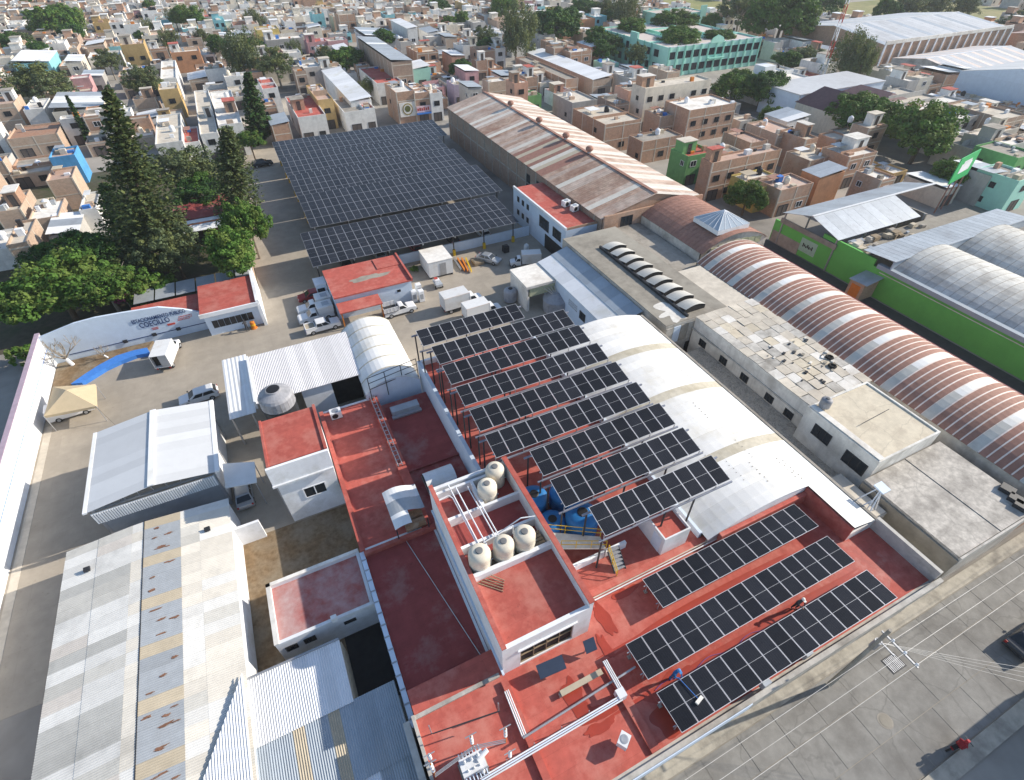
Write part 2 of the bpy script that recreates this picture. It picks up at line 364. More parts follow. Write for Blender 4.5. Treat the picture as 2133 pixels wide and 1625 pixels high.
def sheet_mesh(nm, x0, x1, ze, zc, w, mats, seg=14, rib=.10, ribh=.05, segm=None, th=.03, corr=0):
    """one arched roof sheet, local y 0..w, with a raised seam along its far edge"""
    b = MB()
    hx = (x0+x1)/2
    P_ = [(x0+(x1-x0)*k/seg-hx, arc(x0, x1, ze, zc, k/seg)) for k in range(seg+1)]
    for k in range(seg):
        (xa, za), (xb, zb) = P_[k], P_[k+1]; mm = segm(k/seg) if segm else 0
        b.poly([(xa, 0, za), (xb, 0, zb), (xb, w-rib, zb), (xa, w-rib, za)], mm)
        b.poly([(xa, 0, za-th), (xa, w-rib, za-th), (xb, w-rib, zb-th), (xb, 0, zb-th)], mm)
        b.poly([(xa, 0, za-th), (xb, 0, zb-th), (xb, 0, zb), (xa, 0, za)], mm)
        r = len(mats)-1
        b.poly([(xa, w-rib, za+ribh), (xb, w-rib, zb+ribh), (xb, w, zb+ribh), (xa, w, za+ribh)], r)
        b.poly([(xa, w-rib, za-th), (xb, w-rib, zb-th), (xb, w-rib, zb+ribh), (xa, w-rib, za+ribh)], r)
        b.poly([(xa, w, za+ribh), (xb, w, zb+ribh), (xb, w, zb-th), (xa, w, za-th)], r)
    return b.mesh(nm, mats, smooth=False)
def lettering(parent, text, loc, rot, size, mt, name='lettering', width=None):
    cu = bpy.data.curves.new(name, 'FONT'); cu.body = text; cu.size = size; cu.align_x = 'CENTER'; cu.align_y = 'CENTER'; cu.extrude = .012; cu.offset = .012*size
    tmp = bpy.data.objects.new(name, cu); COL.objects.link(tmp)
    me = bpy.data.meshes.new_from_object(tmp.evaluated_get(bpy.context.evaluated_depsgraph_get()))
    bpy.data.objects.remove(tmp); me.materials.clear(); me.materials.append(mt)
    ob = bpy.data.objects.new(name, me); COL.objects.link(ob)
    ob.parent = parent; ob.location = Vector(loc)-ORI[parent]; ob.rotation_euler = rot
    xs = [v.co.x for v in me.vertices]; ob.scale = ((width/(max(xs)-min(xs))) if width else 1, 1, 1); return ob

def blob(cx, cy, rx, ry, seed, n=26, jag=.35):
    rr = random.Random(seed); pts = []; n = max(n, 44); ph = [(rr.uniform(0, 6.28), rr.uniform(.3, 1)*jag/(1+.25*j)) for j in range(1, 9)]
    for k in range(n):
        t = 2*math.pi*k/n; q = 1+.6*sum(a_*math.sin((j+2)*t+p_) for j, (p_, a_) in enumerate(ph)); pts.append((cx+rx*q*math.cos(t), cy+ry*q*math.sin(t)))
    return pts
# ------------------------------------------------------------------ ground, street, yard
struct(MB().poly([(-900, -400, -.02), (1500, -400, -.02), (1500, 2200, -.02), (-900, 2200, -.02)]).build('ground', GROUND))
struct(MB().box(-29.5, 40, 26, 142, -.3, .0).build('yard_pavement', YARD))
struct(MB().box(-11.4, -1.4, 19.5, 33.6, -.2, .012).build('soil_yard', DIRT))
st = struct(MB().box(-60, 90, -4.2, 2.95, -.25, -.004).build('street', CONCD))
ys = [-4.15, -1.75, .62, 2.9]; slabs = {}
for i in range(16):
    for j in range(3):
        x0 = 4+i*3.1+j*.9; z = .012+R.uniform(-.006, .006)
        mt = STREET
        o = MB().box(x0+.02, x0+3.08, ys[j]+.02, ys[j+1]-.02, -.05, z).build('street_slab', mt, st)
tag(struct(MB().box(-60, 90, 2.95, 3.85, -.25, .13).build('pavement', KERB)), None)
struct(MB().box(-60, 90, -5.2, -4.2, -.25, .13).build('pavement', KERB))
struct(MB().box(61.8, 74.6, 3.9, 140, -.2, -.006).build('side_street', mat('asphalt', (.075, .072, .07), .9, .2, .4)))

# ------------------------------------------------------------------ solar arrays
def module(nm, w, l, fr=None, e=.028):
    b = MB(); b.box(-w/2, w/2, -l/2, l/2, -.04, 0, 0)
    b.poly([(-w/2+e, -l/2+e, .003), (w/2-e, -l/2+e, .003), (w/2-e, -.008, .003), (-w/2+e, -.008, .003)], 1)
    b.poly([(-w/2+e, .008, .003), (w/2-e, .008, .003), (w/2-e, l/2-e, .003), (-w/2+e, l/2-e, .003)], 1)
    return b.mesh(nm, [fr or PFRAME, CELL])
PV = {}
def panel_row(tg, x0, x1, n, yF, zF, yN, zN, deep=1):
    """n x deep modules filling the rectangle between the far and the near edge"""
    w = (x1-x0)/n; slope = Vector((0, yF-yN, zF-zN)); l = slope.length/deep; sdir = slope.normalized()
    key = (round(w, 2), round(l, 2), deep)
    if key not in PV: PV[key] = module('solar_panel', w-.03, l-.03) if deep == 1 else module('solar_panel', w-.02, l-.02, PFRAME2, .03)
    ang = math.atan2(zF-zN, yF-yN); o = ORI[tg]
    for d in range(deep):
        for i in range(n):
            c = Vector((x0+(i+.5)*w, yN, zN))+sdir*(d+.5)*l
            ob = put('solar_panel', PV[key], tg); ob.location = c-o; ob.rotation_euler = (ang, 0, 0)
ORD = ['first', 'second', 'third', 'fourth', 'fifth', 'sixth', 'seventh', 'eighth']
# raised rows over the hall roof: (far-left px, far-right px, near-left px, modules)
RAISED = [((866, 689.4), (1074, 632), (881, 722), 9), ((898, 723), (1173.5, 643.5), (915.6, 759.7), 12), ((921, 761.6), (1206, 676), (939, 802), 12),
          ((948.4, 805.6), (1244.7, 714), (967, 847), 12), ((977.5, 853.4), (1284, 753), (999, 900), 12), ((1009, 906), (1326, 795), (1033, 955), 12),
          ((1103, 940.5), (1372.7, 838), (1132, 992.4), 10), ((1146, 1000), (1423, 888.6), (1176.5, 1058), 10), ((1225.8, 1057), (1481.5, 946.8), (1261, 1117.7), 9)]
ZR = 9.8
rl = ['nearest the truck yard, nine panels', 'second from the truck yard', 'third from the truck yard', 'fourth from the truck yard', 'in the middle of the nine rows',
      'fourth from the stair, reaching farthest left', 'third from the rooftop stair', 'second from the stair, over blue tanks', 'nearest the rooftop stair, nine panels']
for i, (fl, fr, nl, n) in enumerate(RAISED):
    a = at(*fl, ZR+.22); b = at(*fr, ZR+.22); c = at(*nl, ZR-.2); w = (b.x-a.x)
    x0 = (a.x+c.x)/2; x1 = x0+w; yF = (a.y+b.y)/2; yN = c.y
    tg = thing('raised_solar_row', 'raised solar panel row on steel posts, '+rl[i], 'solar array', ((x0+x1)/2, (yF+yN)/2, 5.5), 0, 'raised solar rows over the hall roof')
    panel_row(tg, x0, x1, n, yF, ZR+.22, yN, ZR-.2)
    for y in (yF-.45, yN+.45):
        ubox('rail', tg, x0-.1, x1+.1, y-.04, y+.04, ZR-.26, ZR-.2, STEEL) if y < yF-1 else ubox('rail', tg, x0-.1, x1+.1, y-.04, y+.04, ZR+.04, ZR+.1, STEEL)
    ubox('beam', tg, x0-.4, x1+.45, yN+.07, yN+.19, ZR-.93, ZR-.78, BEAMB)
    ubox('beam', tg, x0-.55, x1+.6, yF-.2, yF-.08, ZR-.33, ZR-.19, BEAMB)
    for k in range(n+1):
        xx = x0+(x1-x0)*k/n
        if k % 2 == 0:
            ubox('strut', tg, xx-.03, xx+.03, yN+.1, yN+.16, ZR-.75, ZR-.24, STEEL)
    for xx in (x0-.15, x0+5.4, x1-3.2):
        zb = 5.3 if xx < 22.8 else 6.2
        MB().tube((xx, yF-.12, zb), (xx, yF-.12, ZR-.2), .075, 8).build('post', DARK, tg)
        MB().tube((xx, yN+.12, zb), (xx, yN+.12, ZR-.8), .075, 8).build('post', DARK, tg)
# rows on the street-side roof
NEAR = [((1342, 1208), (1653.8, 1045.6), (1380.6, 1271), 12, 'farthest from the street, twelve panels'), ((1309, 1345), (1722, 1111), (1348.6, 1422), 15, 'middle one of three by the street'),
        ((1373, 1447.5), (1803, 1181), (1420, 1533), 15, 'nearest the street, being washed')]
for fl, fr, nl, n, lb in NEAR:
    z = 6.15
    a = at(*fl, z); b = at(*fr, z); c = at(*nl, z+.1); x0 = (a.x+c.x)/2; x1 = x0+b.x-a.x; yF = (a.y+b.y)/2; yN = c.y+.1
    tg = thing('rooftop_solar_row', 'low row of solar panels on red roof, '+lb, 'solar array', ((x0+x1)/2, (yF+yN)/2, 5.0), 0, 'low solar rows by the street')
    panel_row(tg, x0, x1, n, yF, z, yN, z+.1)
    for y in (yF-.5, yN+.5): ubox('rail', tg, x0-.2, x1+.1, y-.03, y+.03, z-.1, z-.04, STEEL)
    for k in range(n//2+1):
        xx = x0+.15+(x1-x0-.3)*k/(n//2)
        for y, zz in ((yF-.5, z), (yN+.5, z)): ubox('leg', tg, xx-.03, xx+.03, y-.03, y+.03, 5.0, zz-.1, STEEL)
        ubox('foot', tg, xx-.12, xx+.12, yF-.62, yF-.38, 5.0, 5.1, CONC)
    if 'washed' in lb: N3X, N3YF, N3YN = x0, yF, yN
    if 'middle' in lb: N2Y = (yF, yN)
# parking canopies: far edge high, near edge low
CARP = [((567, 298.5), (898, 247), (582, 335), 29, 'farthest from the yard, by the shops'), ((583, 332), (904, 278), (601, 372), 28, 'second from the shops'), ((601, 369), (941.7, 307), (621, 415), 28, 'third from the shops, nearer the middle'),
        ((621, 412), (989, 340), (646.6, 475), 28, 'big block edge beside the dark gap'), ((624.6, 481.5), (1034, 409.5), (650, 557), 26, 'single nearest one beside the red-roofed rest house')]
for i, (fl, fr, nl, n, lb) in enumerate(CARP):
    zF, zN = (4.6, 3.9)
    a = at(*fl, zF); b = at(*fr, zF); c = at(*nl, zN); x0 = (a.x+c.x)/2; x1 = x0+b.x-a.x; yF = (a.y+b.y)/2; yN = c.y
    tg = thing('solar_carport', 'parking canopy roofed with dark solar panels, '+lb, 'carport', ((x0+x1)/2, (yF+yN)/2, 0), 0, 'solar parking canopies')
    panel_row(tg, x0, x1, n, yF, zF, yN, zN, 4)
    for k in range(7):
        xx = x0+.6+(x1-x0-1.2)*k/6
        s1 = (zF-zN)/(yF-yN)
        MB().obox((xx, (yF+yN)/2, (zF+zN)/2-.24), (.07, 0, 0), (0, (yF-yN)/2, (zF-zN)/2), (0, 0, .12)).build('rafter', STEEL, tg)
        for y in (yN+1.2, yF-1.2):
            zt = zN+(y-yN)*s1-.34
            p = MB().tube((xx, y, 1.0), (xx, y, zt), .1, 8).build('post', DARK, tg)
            MB().box(xx-.2, xx+.2, y-.2, y+.2, 0, 1.0).build('post_base', YELLOW, tg)
    for q in range(9):
        y = yN+.3+(yF-yN-.6)*q/8; zz = zN+(y-yN)*s1
        ubox('purlin', tg, x0, x1, y-.03, y+.03, zz-.13, zz-.06, STEEL)

# ------------------------------------------------------------------ street-side building
tg = thing('street_building', 'long red-roofed building along the street carrying three solar rows', 'building', (18, 8, 0))
MB().box(-1.3, 36.2, 3.75, 4.0, .1, 5.0).build('front_wall', CONCL, tg)
MB().box(-1.3, 36.4, 3.42, 3.72, 4.6, 5.55).build('parapet', CONCL, tg)
MB().box(8.6, 17.9, 3.36, 3.41, 4.75, 5.7).build('sign_board', WBLUE, tg)
MB().box(-1.1, 36.0, 4.0, 13.6, 4.6, 5.0).build('roof', RED, tg)
MB().box(11.4, 36.0, 13.6, 14.1, 4.6, 5.35).build('roof_kerb', RED, tg)
MB().box(36.0, 36.3, 3.8, 9.0, 0, 6.3).build('side_wall', CONCL, tg)
MB().box(-1.3, -1.1, 4.0, 12.0, 0, 5.3).build('side_wall', CONCL, tg)
MB().box(-1.1, 4.6, 11.75, 12.0, 3.4, 5.15).build('back_kerb', CONCL, tg)
MB().box(4.5, 4.95, 4.0, 11.4, 5.0, 5.28).build('roof_kerb', RED, tg)
MB().prism(blob(23.6, 7.1, 11.9, 3.05, 5, 60, .06), 4.9, 5.004).build('washed_floor', WASHED, tg)
for y_, mt_ in ((13.3, WHITE), (13.48, CREAM)): MB().tube((12.5, y_, 5.42), (32, y_+.1, 5.42), .05, 6).build('long_pipe', mt_, tg)
MB().box(10.9, 11.5, 4.0, 9.3, 5.0, 5.22).build('roof_kerb', RED, tg)
# splashes of wash water: flat wet film on the roof
for k, (cx, cy, rx, ry) in enumerate([(20.5, 9.95, 9.5, .36), (22, 6.75, 9.8, .34), (22, 3.88, 0, 0), (13.9, 5.2, 1.9, 1.1), (14.8, 6.7, 1.4, .5), (8.4, 8.4, .7, 1.3), (9.6, 7.2, 1.5, .35), (12.8, 12.0, .45, 1.3), (15.2, 13.0, 1.0, .35), (8.9, 6.5, 1.0, .3), (11.8, 10.4, .35, .8)]):
    if rx: MB().prism(blob(cx, cy, rx, ry, k), 5.0, 5.01+.002*k).build('wet_patch', REDWET, tg)
# ------------------------------------------------------------------ hall: raised-array roof and white vault
tg = thing('vaulted_hall', 'hall with big white vaulted roof and red side roof under solar rows', 'building', (22, 28, 0))
MB().box(9.6, 9.95, 25.4, 43.6, 0, 6.15).build('side_wall', WBLUE, tg)
MB().box(9.95, 22.8, 14.1, 43.6, 4.7, 5.3).build('side_roof', RED, tg)
MB().box(9.6, 23.0, 43.6, 43.9, 0, 5.9).build('end_wall', WHITE, tg)
MB().box(22.75, 23.0, 14.1, 43.6, 5.3, 6.0).build('gutter_wall', WBLUE, tg)
VX0, VX1, VZE, VZC = 23.0, 36.2, 5.9, 7.2
seg = 16
WS = sheet_mesh('white_sheet', VX0, VX1, VZE, VZC, 1.0, [WVAULT, WVAULT], seg, rib=.05, ribh=.02)
TS = sheet_mesh('tan_sheet', VX0, VX1, VZE, VZC, 1.0, [TANSTRIP, TANSTRIP], seg, rib=.05, ribh=.012)
o = ORI[tg]
for k in range(27):
    y = 13.4+k; me = TS if k in (5, 13, 20) else WS
    ob = put('roof_sheet', me, tg); ob.location = Vector(((VX0+VX1)/2, y, 0))-o
# gable ends, side walls
ends = [(VX0+(VX1-VX0)*k/seg, arc(VX0, VX1, VZE, VZC, k/seg)-.04) for k in range(seg+1)]
for y, nm in ((13.45, 'end_wall'), (40.3, 'end_wall')):
    b = MB()
    pts = [(x, y, z) for x, z in ends]; b.poly(pts+[(VX1, y, 0), (VX0, y, 0)]); b.poly([(p[0], p[1]+.12, p[2]) for p in (pts+[(VX1, y, 0), (VX0, y, 0)])][::-1])
    b.build(nm, WHITE, tg)
MB().box(36.1, 36.3, 9.0, 40.4, 0, 5.88).build('side_wall', CONCL, tg)
MB().box(36.15, 36.4, 9.0, 40.4, 5.88, 6.0).build('gutter', CONC, tg)
def wx(u, v): return (33.2+3.0*u, 9.0+4.4*v, arc(VX0, VX1, VZE, VZC, (33.2+3.0*u-VX0)/(VX1-VX0))-.01)
b = MB(); b.grid(wx, 6, 2); b.box(33.2, 36.2, 9.0, 9.15, 5, 5.9); b.build('roof_tail', WVAULT, tg)
MB().box(33.05, 33.2, 9.0, 13.4, 5, 6.7).build('kerb', RED, tg)
MB().box(24.0, 33.04, 13.05, 13.4, 5.0, 6.2).build('kerb', RED, tg)
# small holes and patches seen on the vault
for k in range(54):
    rr = random.Random(k//6+50); x = rr.uniform(27, 33.5)+.1*(k % 2); y = (rr.uniform(14, 18) if k < 36 else rr.uniform(20, 34))+(k % 6)*.42
    z = arc(VX0, VX1, VZE, VZC, (x-VX0)/(VX1-VX0)); a = rr.uniform(.03, .07)
    MB().obox((x, y, z+.015), (a, 0, -a*(x-29.1)*.07), (0, a*.7, 0), (0, 0, .012)).build('bolt_patch', CONCD, tg)
# concrete strip west of street: pebble roofs, narrow courtyard
tg = thing('pebble_roof_store', 'low store with pebble covered roof beside the white vault', 'building', (38.6, 24, 0))
MB().box(36.45, 41.5, 14.3, 35.0, 0, 2.9).build('wall', CONCL, tg)
PEB = mat('pebble_roofing', (.52, .46, .38), .95, .45, 5, stain=(.3, .26, .21), amt=.4, sscale=2, bump=1, bscale=6)
MB().box(36.45, 41.5, 14.3, 35.0, 2.904, 3.1).build('roof', PEB, tg)
b = MB(); rr = random.Random(4)
for k in range(3800):
    x = rr.uniform(37.5, 41.4); y = rr.uniform(14.5, 34.9); a = rr.uniform(.03, .09); h = rr.uniform(.02, .07); t = rr.uniform(0, 3)
    c, s_ = math.cos(t)*a, math.sin(t)*a
    i = len(b.v); b.v += [(x+c, y+s_, 3.1), (x-s_, y+c, 3.1), (x-c, y-s_, 3.1), (x+s_, y-c, 3.1), (x, y, 3.1+h)]
    for q in ((0, 1, 4), (1, 2, 4), (2, 3, 4), (3, 0, 4)): b.f.append(tuple(i+j for j in q)); b.m.append(k % 3)
tag(b.build('pebbles', [PEB, CREAM, CONC], tg), kind='stuff')
MB().lathe((38.2, 16.6, 3.1), [(.42, 0), (.45, .06), (.3, .1), (.1, .08)], 14).build('round_cover', CONC, tg)
tg = thing('flat_concrete_annex', 'small flat concrete annex with metal frame beside the vault tail', 'building', (37.6, 11.5, 0))
MB().box(36.35, 38.9, 9.4, 14.0, 0, 4.6).build('wall', CONCL, tg); MB().box(36.4, 38.8, 9.5, 13.9, 4.604, 4.75).build('roof', CREAM, tg)
fr = thing('antenna_frame', 'angled white metal frame leaning over the vault edge', 'metal frame', (36.8, 9.8, 4.75))
b = MB(); 
for a_, c_ in (((36.4, 10.0, 4.75), (37.6, 10.4, 7.3)), ((38.2, 10.0, 4.75), (37.8, 10.4, 7.3)), ((36.6, 11.4, 4.75), (37.6, 10.6, 7.3)), ((37.3, 10.3, 6.2), (35.9, 10.6, 5.4)), ((37.9, 10.4, 7.2), (36.2, 9.6, 5.2))): b.tube(a_, c_, .05, 6)
b.build('strut', WHITE, fr); MB().obox((37.9, 10.5, 7.3), (.45, 0, 0), (0, .45, .05), (0, 0, .06)).build('plate', WBLUE, fr)
struct(MB().box(36.4, 39.2, 3.9, 14.2, -.1, .03).build('alley_floor', CONCD))
# ------------------------------------------------------------------ central block with tanks
CX0, CX1, CY0, CY1 = 4.85, 11.3, 11.8, 25.3
tg = thing('tank_block', 'tall white block with red roofs and beige water tanks on top', 'building', (8, 18.5, 0))
t = .28
b = MB()
b.box(CX0, CX0+t, CY0, CY1, 0, 8.9); b.box(CX1-t, CX1, CY0, CY1, 0, 9.35); b.box(CX0+t, CX1-t, CY1-t, CY1, 0, 8.6)
b.box(CX0+t, 6.1, CY0, CY0+t, 0, 8.75); b.box(10.0, CX1-t, CY0, CY0+t, 0, 8.75); b.box(6.1, 10.0, CY0, CY0+t, 7.55, 8.75); b.box(6.1, 10.0, CY0, CY0+t, 0, 5.2)
b.build('wall', WHITE, tg)
MB().box(CX0-.02, CX0+t+.02, CY0-.02, CY1, 8.902, 9.0).build('coping', RED, tg)
MB().box(CX1-t-.06, CX1+.06, CY0-.02, CY1, 9.352, 9.45).build('coping', RED, tg)
MB().box(CX0+t, CX1-t, CY0+t, 16.8, 7.9, 8.3).build('near_roof', RED, tg)
MB().box(CX0+t, CX1-t, 16.8, 17.1, 7.9, 8.95).build('cross_wall', WHITE, tg)
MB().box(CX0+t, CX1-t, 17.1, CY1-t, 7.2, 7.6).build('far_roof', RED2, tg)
for y in (19.4, 22.0, 24.6): MB().box(CX0+t, CX1-t, y, y+.22, 7.6, 8.5).build('roof_beam', WHITE, tg)
MB().box(8.0, 8.22, 22.22, 24.6, 7.6, 8.5).build('roof_beam', WHITE, tg)
MB().box(5.9, 10.2, CY0-.12, CY0-.01, 7.6, 7.72).build('lintel', WHITE, tg)
MB().box(CX0-.15, CX0-.01, CY0-.3, CY1, 5.7, 5.85).build('ledge', WBLUE, tg)
w_ = MB()
for k in range(5): w_.box(6.15+.95*k, 6.2+.95*k, CY0+.1, CY0+.16, 5.2, 7.55)
for z in (5.2, 6.3, 7.5): w_.box(6.1, 10.0, CY0+.09, CY0+.17, z, z+.05)
wo_ = w_.build('window_frame', WOOD, tg); MB().box(6.1, 10.0, CY0+.18, CY0+.2, 5.2, 7.55).build('pane', INSIDE, tg)
def tinaco(name, label, loc, r=.72, h=1.75, mt=BEIGE, lid=LIDG, group=None, rz=0):
    tg = thing(name, label, 'water tank', loc, rz, group)
    p = [(r*.93, 0), (r, .06)]
    for k in range(4): z = .2+h*.58*k/4; p += [(r, z), (r*.985, z+.04), (r*.985, z+.08), (r, z+.12)]
    p += [(r, h*.78), (r*.97, h*.84), (r*.84, h*.92), (r*.6, h*.965), (r*.4, h*.985)]
    MB().lathe(loc, p, 20).build('tank_body', mt, tg, smooth=True)
    l = (loc[0], loc[1], loc[2]+h*.975)
    MB().lathe(l, [(r*.33, 0), (r*.33, .07), (r*.28, .1), (r*.08, .11)], 16).build('lid', lid, tg)
    MB().tube((loc[0]+r*.99, loc[1], loc[2]+.15), (loc[0]+r*1.25, loc[1], loc[2]+.15), .04, 6).build('outlet', WHITE, tg)
    return tg
for (px, py, lb) in ((1031, 987, 'beige water tank against the red coping, farther of the pair'), (1015, 1022, 'beige water tank with brand mark, nearer of the pair on far roof')):
    p = at(px, py, 8.7); tinaco('water_tank', lb, (p.x, p.y, 7.6), .76, 2.05, group='beige water tanks on the white block')
# three tanks on a plank deck
dk = thing('tank_deck', 'low plank deck carrying three beige tanks at the cross wall', 'deck', (8, 17.8, 7.6))
for k in range(5): ubox('plank', dk, 5.4, 10.9, 17.2+k*.28, 17.42+k*.28, 8.25, 8.32, WOOD)
for x in (5.6, 7.4, 9.2, 10.8): ubox('deck_leg', dk, x-.05, x+.05, 17.2, 18.5, 7.6, 8.25, WOOD)
for px, py, lb, r in ((1012, 1190, 'leftmost of three beige tanks, propped by boards', .74), (1060, 1165, 'middle one of three beige tanks on plank deck', .7), (1105, 1147, 'rightmost of three beige tanks on plank deck', .74)):
    p = at(px, py, 9.2); tinaco('water_tank', lb, (p.x, 17.75 if r < .72 else 17.8, 8.32), r*1.06, 1.95, group='beige water tanks on the white block')
pp = thing('roof_pipes', 'white pipes running along the roof between the beige tanks', 'pipework', (7, 20, 8.5))
for k, x in enumerate((6.3, 6.75, 7.6, 7.85)):
    MB().path([(x, 24.9-.4*k, 8.75), (x+.15, 18.6, 8.75), (x+.15, 18.6, 8.4)], .05, 8).build('pipe', WHITE, pp)
MB().path([(5.2, 23.9, 8.7), (6.0, 24.0, 8.7), (6.2, 23.6, 8.7), (6.35, 18.8, 8.7)], .045, 8).build('pipe', WHITE, pp)
MB().path([(7.9, 19.0, 9.3), (9.6, 18.9, 10.2), (10.6, 18.6, 10.2)], .045, 8).build('pipe', WHITE, pp)
MB().path([(6.6, 18.6, 9.6), (8.9, 18.7, 10.0), (8.9, 18.7, 9.0)], .045, 8).build('pipe', WHITE, pp)
bd = thing('timber_prop', 'bundle of thin boards propped beside leftmost beige tank', 'timber', (5.4, 16.4, 8.3))
for k in range(5): MB().tube((5.3+.25*k, 16.7, 8.33+.06*k), (6.6+.1*k, 15.4+.16*k, 8.36), .035, 5).build('board', WOOD, bd)
# ------------------------------------------------------------------ middle and corridor roofs west of the block
tg = thing('middle_red_roof_building', 'low building with wide dark red roof in the shade of the tank block', 'building', (1.6, 18, 0))
MB().ring(-1.45, 4.8, 12.0, 25.4, 0, 3.35, .2).build('wall', WHITE, tg)
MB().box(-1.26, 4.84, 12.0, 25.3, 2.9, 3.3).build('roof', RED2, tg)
MB().box(-1.55, -1.2, 11.9, 25.6, 3.352, 3.5).build('coping', WBLUE, tg)
for k in range(14): ubox('coping_clip', tg, -1.58, -1.17, 12.4+k*.95, 12.5+k*.95, 3.352, 3.54, STEEL)
MB().box(-1.2, 4.8, 25.1, 25.45, 3.3, 3.75).build('kerb', RED, tg)
MB().tube((2.2, 25.1, 3.35), (4.5, 12.4, 3.35), .03, 6).build('conduit', STEEL, tg)
tg = thing('corridor_building', 'long low red roof crossed by shadow stripes beside small white house', 'building', (1.5, 33, 0))
MB().ring(-1.35, 4.5, 25.6, 43.2, 0, 3.5, .2).build('wall', WHITE, tg)
MB().box(-1.16, 4.4, 25.7, 43.0, 2.95, 3.4).build('roof', RED, tg)
MB().box(-1.45, -1.05, 25.6, 43.2, 3.502, 3.64).build('coping', RED, tg)
MB().box(3.75, 4.55, 25.6, 43.2, 3.402, 3.75).build('coping', RED, tg)
tg = thing('low_red_roof_building', 'sunken dark red flat roof between corridor and hall wall', 'building', (7, 35, 0))
MB().box(4.6, 9.58, 25.5, 42.0, 0, 2.9).build('wall', WHITE, tg)
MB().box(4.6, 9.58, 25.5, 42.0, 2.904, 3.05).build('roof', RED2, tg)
MB().box(4.6, 9.58, 32.0, 32.25, 3.05, 3.3).build('kerb', RED2, tg)
# barrel skylight, corrugated hood, cable trays, units
tg = thing('barrel_skylight', 'white half-barrel skylight hood on the sunken red roof', 'skylight', (6.8, 29.8, 3.05))
def bar(u, v): a = math.pi*v; return (5.5+2.75*u, 29.9-1.05*math.cos(a), 3.35+.95*math.sin(a))
MB().grid(bar, 5, 10).build('hood', WMETAL, tg)
for x in (5.5, 8.25):
    b = MB(); b.poly([(x, 29.9-1.05*math.cos(math.pi*k/10), 3.35+.95*math.sin(math.pi*k/10)) for k in range(11)]); b.build('hood_end', INSIDE, tg)
MB().box(5.45, 8.3, 28.83, 30.97, 3.05, 3.36).build('hood_base', CONC, tg)
tg = thing('corrugated_hood', 'bent metal sheet hood over rusty tanks at corridor end', 'shed', (3, 27.2, 3.4))
def hd(u, v): return (1.6+2.85*u, 25.2+4.0*v, 4.9+.55*math.sin(math.pi*min(1, .2+u*.9)))
for q in range(3):
    b = MB(); b.grid(lambda u, v, q=q: hd(u*(.5 if q == 0 else 1), (v*.34+q*.33)), 10, 2)
    b.build('sheet', GREYM if q == 1 else WMETAL, tg)
for x, y in ((1.7, 25.3), (4.3, 25.3), (1.7, 29.1), (4.3, 29.1)): MB().tube((x, y, 3.4), (x, y, 4.95), .05, 6).build('post', DARK, tg)
RB = mat('rusty_drum', (.28, .16, .09), .8, .3, 2, stain=(.4, .33, .26), amt=.4, sscale=1)
for k in range(2):
    d_ = thing('rusty_drum', ('left' if k else 'right')+' rusty brown drum lying under the metal hood', 'drum', (3.2, 26+k*.9, 3.4)); 
    MB().tube((2.5, 26+k*.9, 3.85), (4.2, 26+k*.9, 3.85), .42, 14).build('drum_shell', RB, d_); MB().box(2.8, 3.9, 25.8+k*.9, 26.2+k*.9, 3.4, 3.5).build('cradle', DARK, d_)
tr = thing('cable_tray', 'grey steel cable ladder running along the corridor roof', 'cable tray', (4, 36, 3.75))
for x in (3.85, 4.25): MB().tube((x, 43, 3.95), (x, 32.5, 3.95), .04, 6).build('side_rail', STEEL, tr)
for k in range(18): ubox('rung', tr, 3.85, 4.25, 32.7+k*.58, 32.76+k*.58, 3.92, 3.97, STEEL)
for k in range(5): ubox('stand', tr, 3.98, 4.1, 33+k*2.4, 33.1+k*2.4, 3.75, 3.92, DARK)
def acunit(label, loc, rz=0, sx=.9, sy=.35, sz=.75, group='air conditioner units'):
    tg = thing('air_conditioner', label, 'air conditioner', loc, rz, group); o = ORI[tg]; x, y, z = loc
    MB().box(x-sx/2, x+sx/2, y-sy/2, y+sy/2, z+.08, z+.08+sz).build('casing', WMETAL, tg)
    MB().box(x-sx/2, x+sx/2, y-sy/2+.03, y-sy/2+.09, z, z+.08).build('foot', DARK, tg); MB().box(x-sx/2, x+sx/2, y+sy/2-.09, y+sy/2-.03, z, z+.08).build('foot', DARK, tg)
    b = MB(); b.tube((x-sx*.12, y-sy/2-.02, z+.08+sz/2), (x-sx*.12, y-sy/2+.01, z+.08+sz/2), sz*.38, 16); b.build('fan_grille', BLACKP, tg)
    MB().lathe((x, y, z+.08+sz), [(min(sx, sy)*.42, 0), (min(sx, sy)*.42, .02), (min(sx, sy)*.3, .025), (min(sx, sy)*.12, .02)], 16).build('top_grille', STEEL, tg)
    return tg
acunit('white air conditioner at the dark red roof corner by the cables', (-.4, 12.9, 3.3), .4, 1.0, .5, 1.0)
acunit('grey air conditioner pair end beside it, slightly smaller', (.35, 12.6, 3.3), .4, .7, .4, .9)
acunit('pale air conditioner beside red-roofed white house', (.1, 42.0, 3.4), 0, 1.1, .8, .8)
tg = thing('rooftop_cooler', 'grey louvred cooler box at the far end of sunken roof', 'cooler', (6.6, 40.2, 3.05))
MB().box(5.3, 8.2, 39.7, 40.6, 3.05, 3.75).build('casing', GREYM, tg); MB().box(5.2, 8.3, 39.3, 39.69, 3.1, 3.3).build('louvre', STEEL, tg)
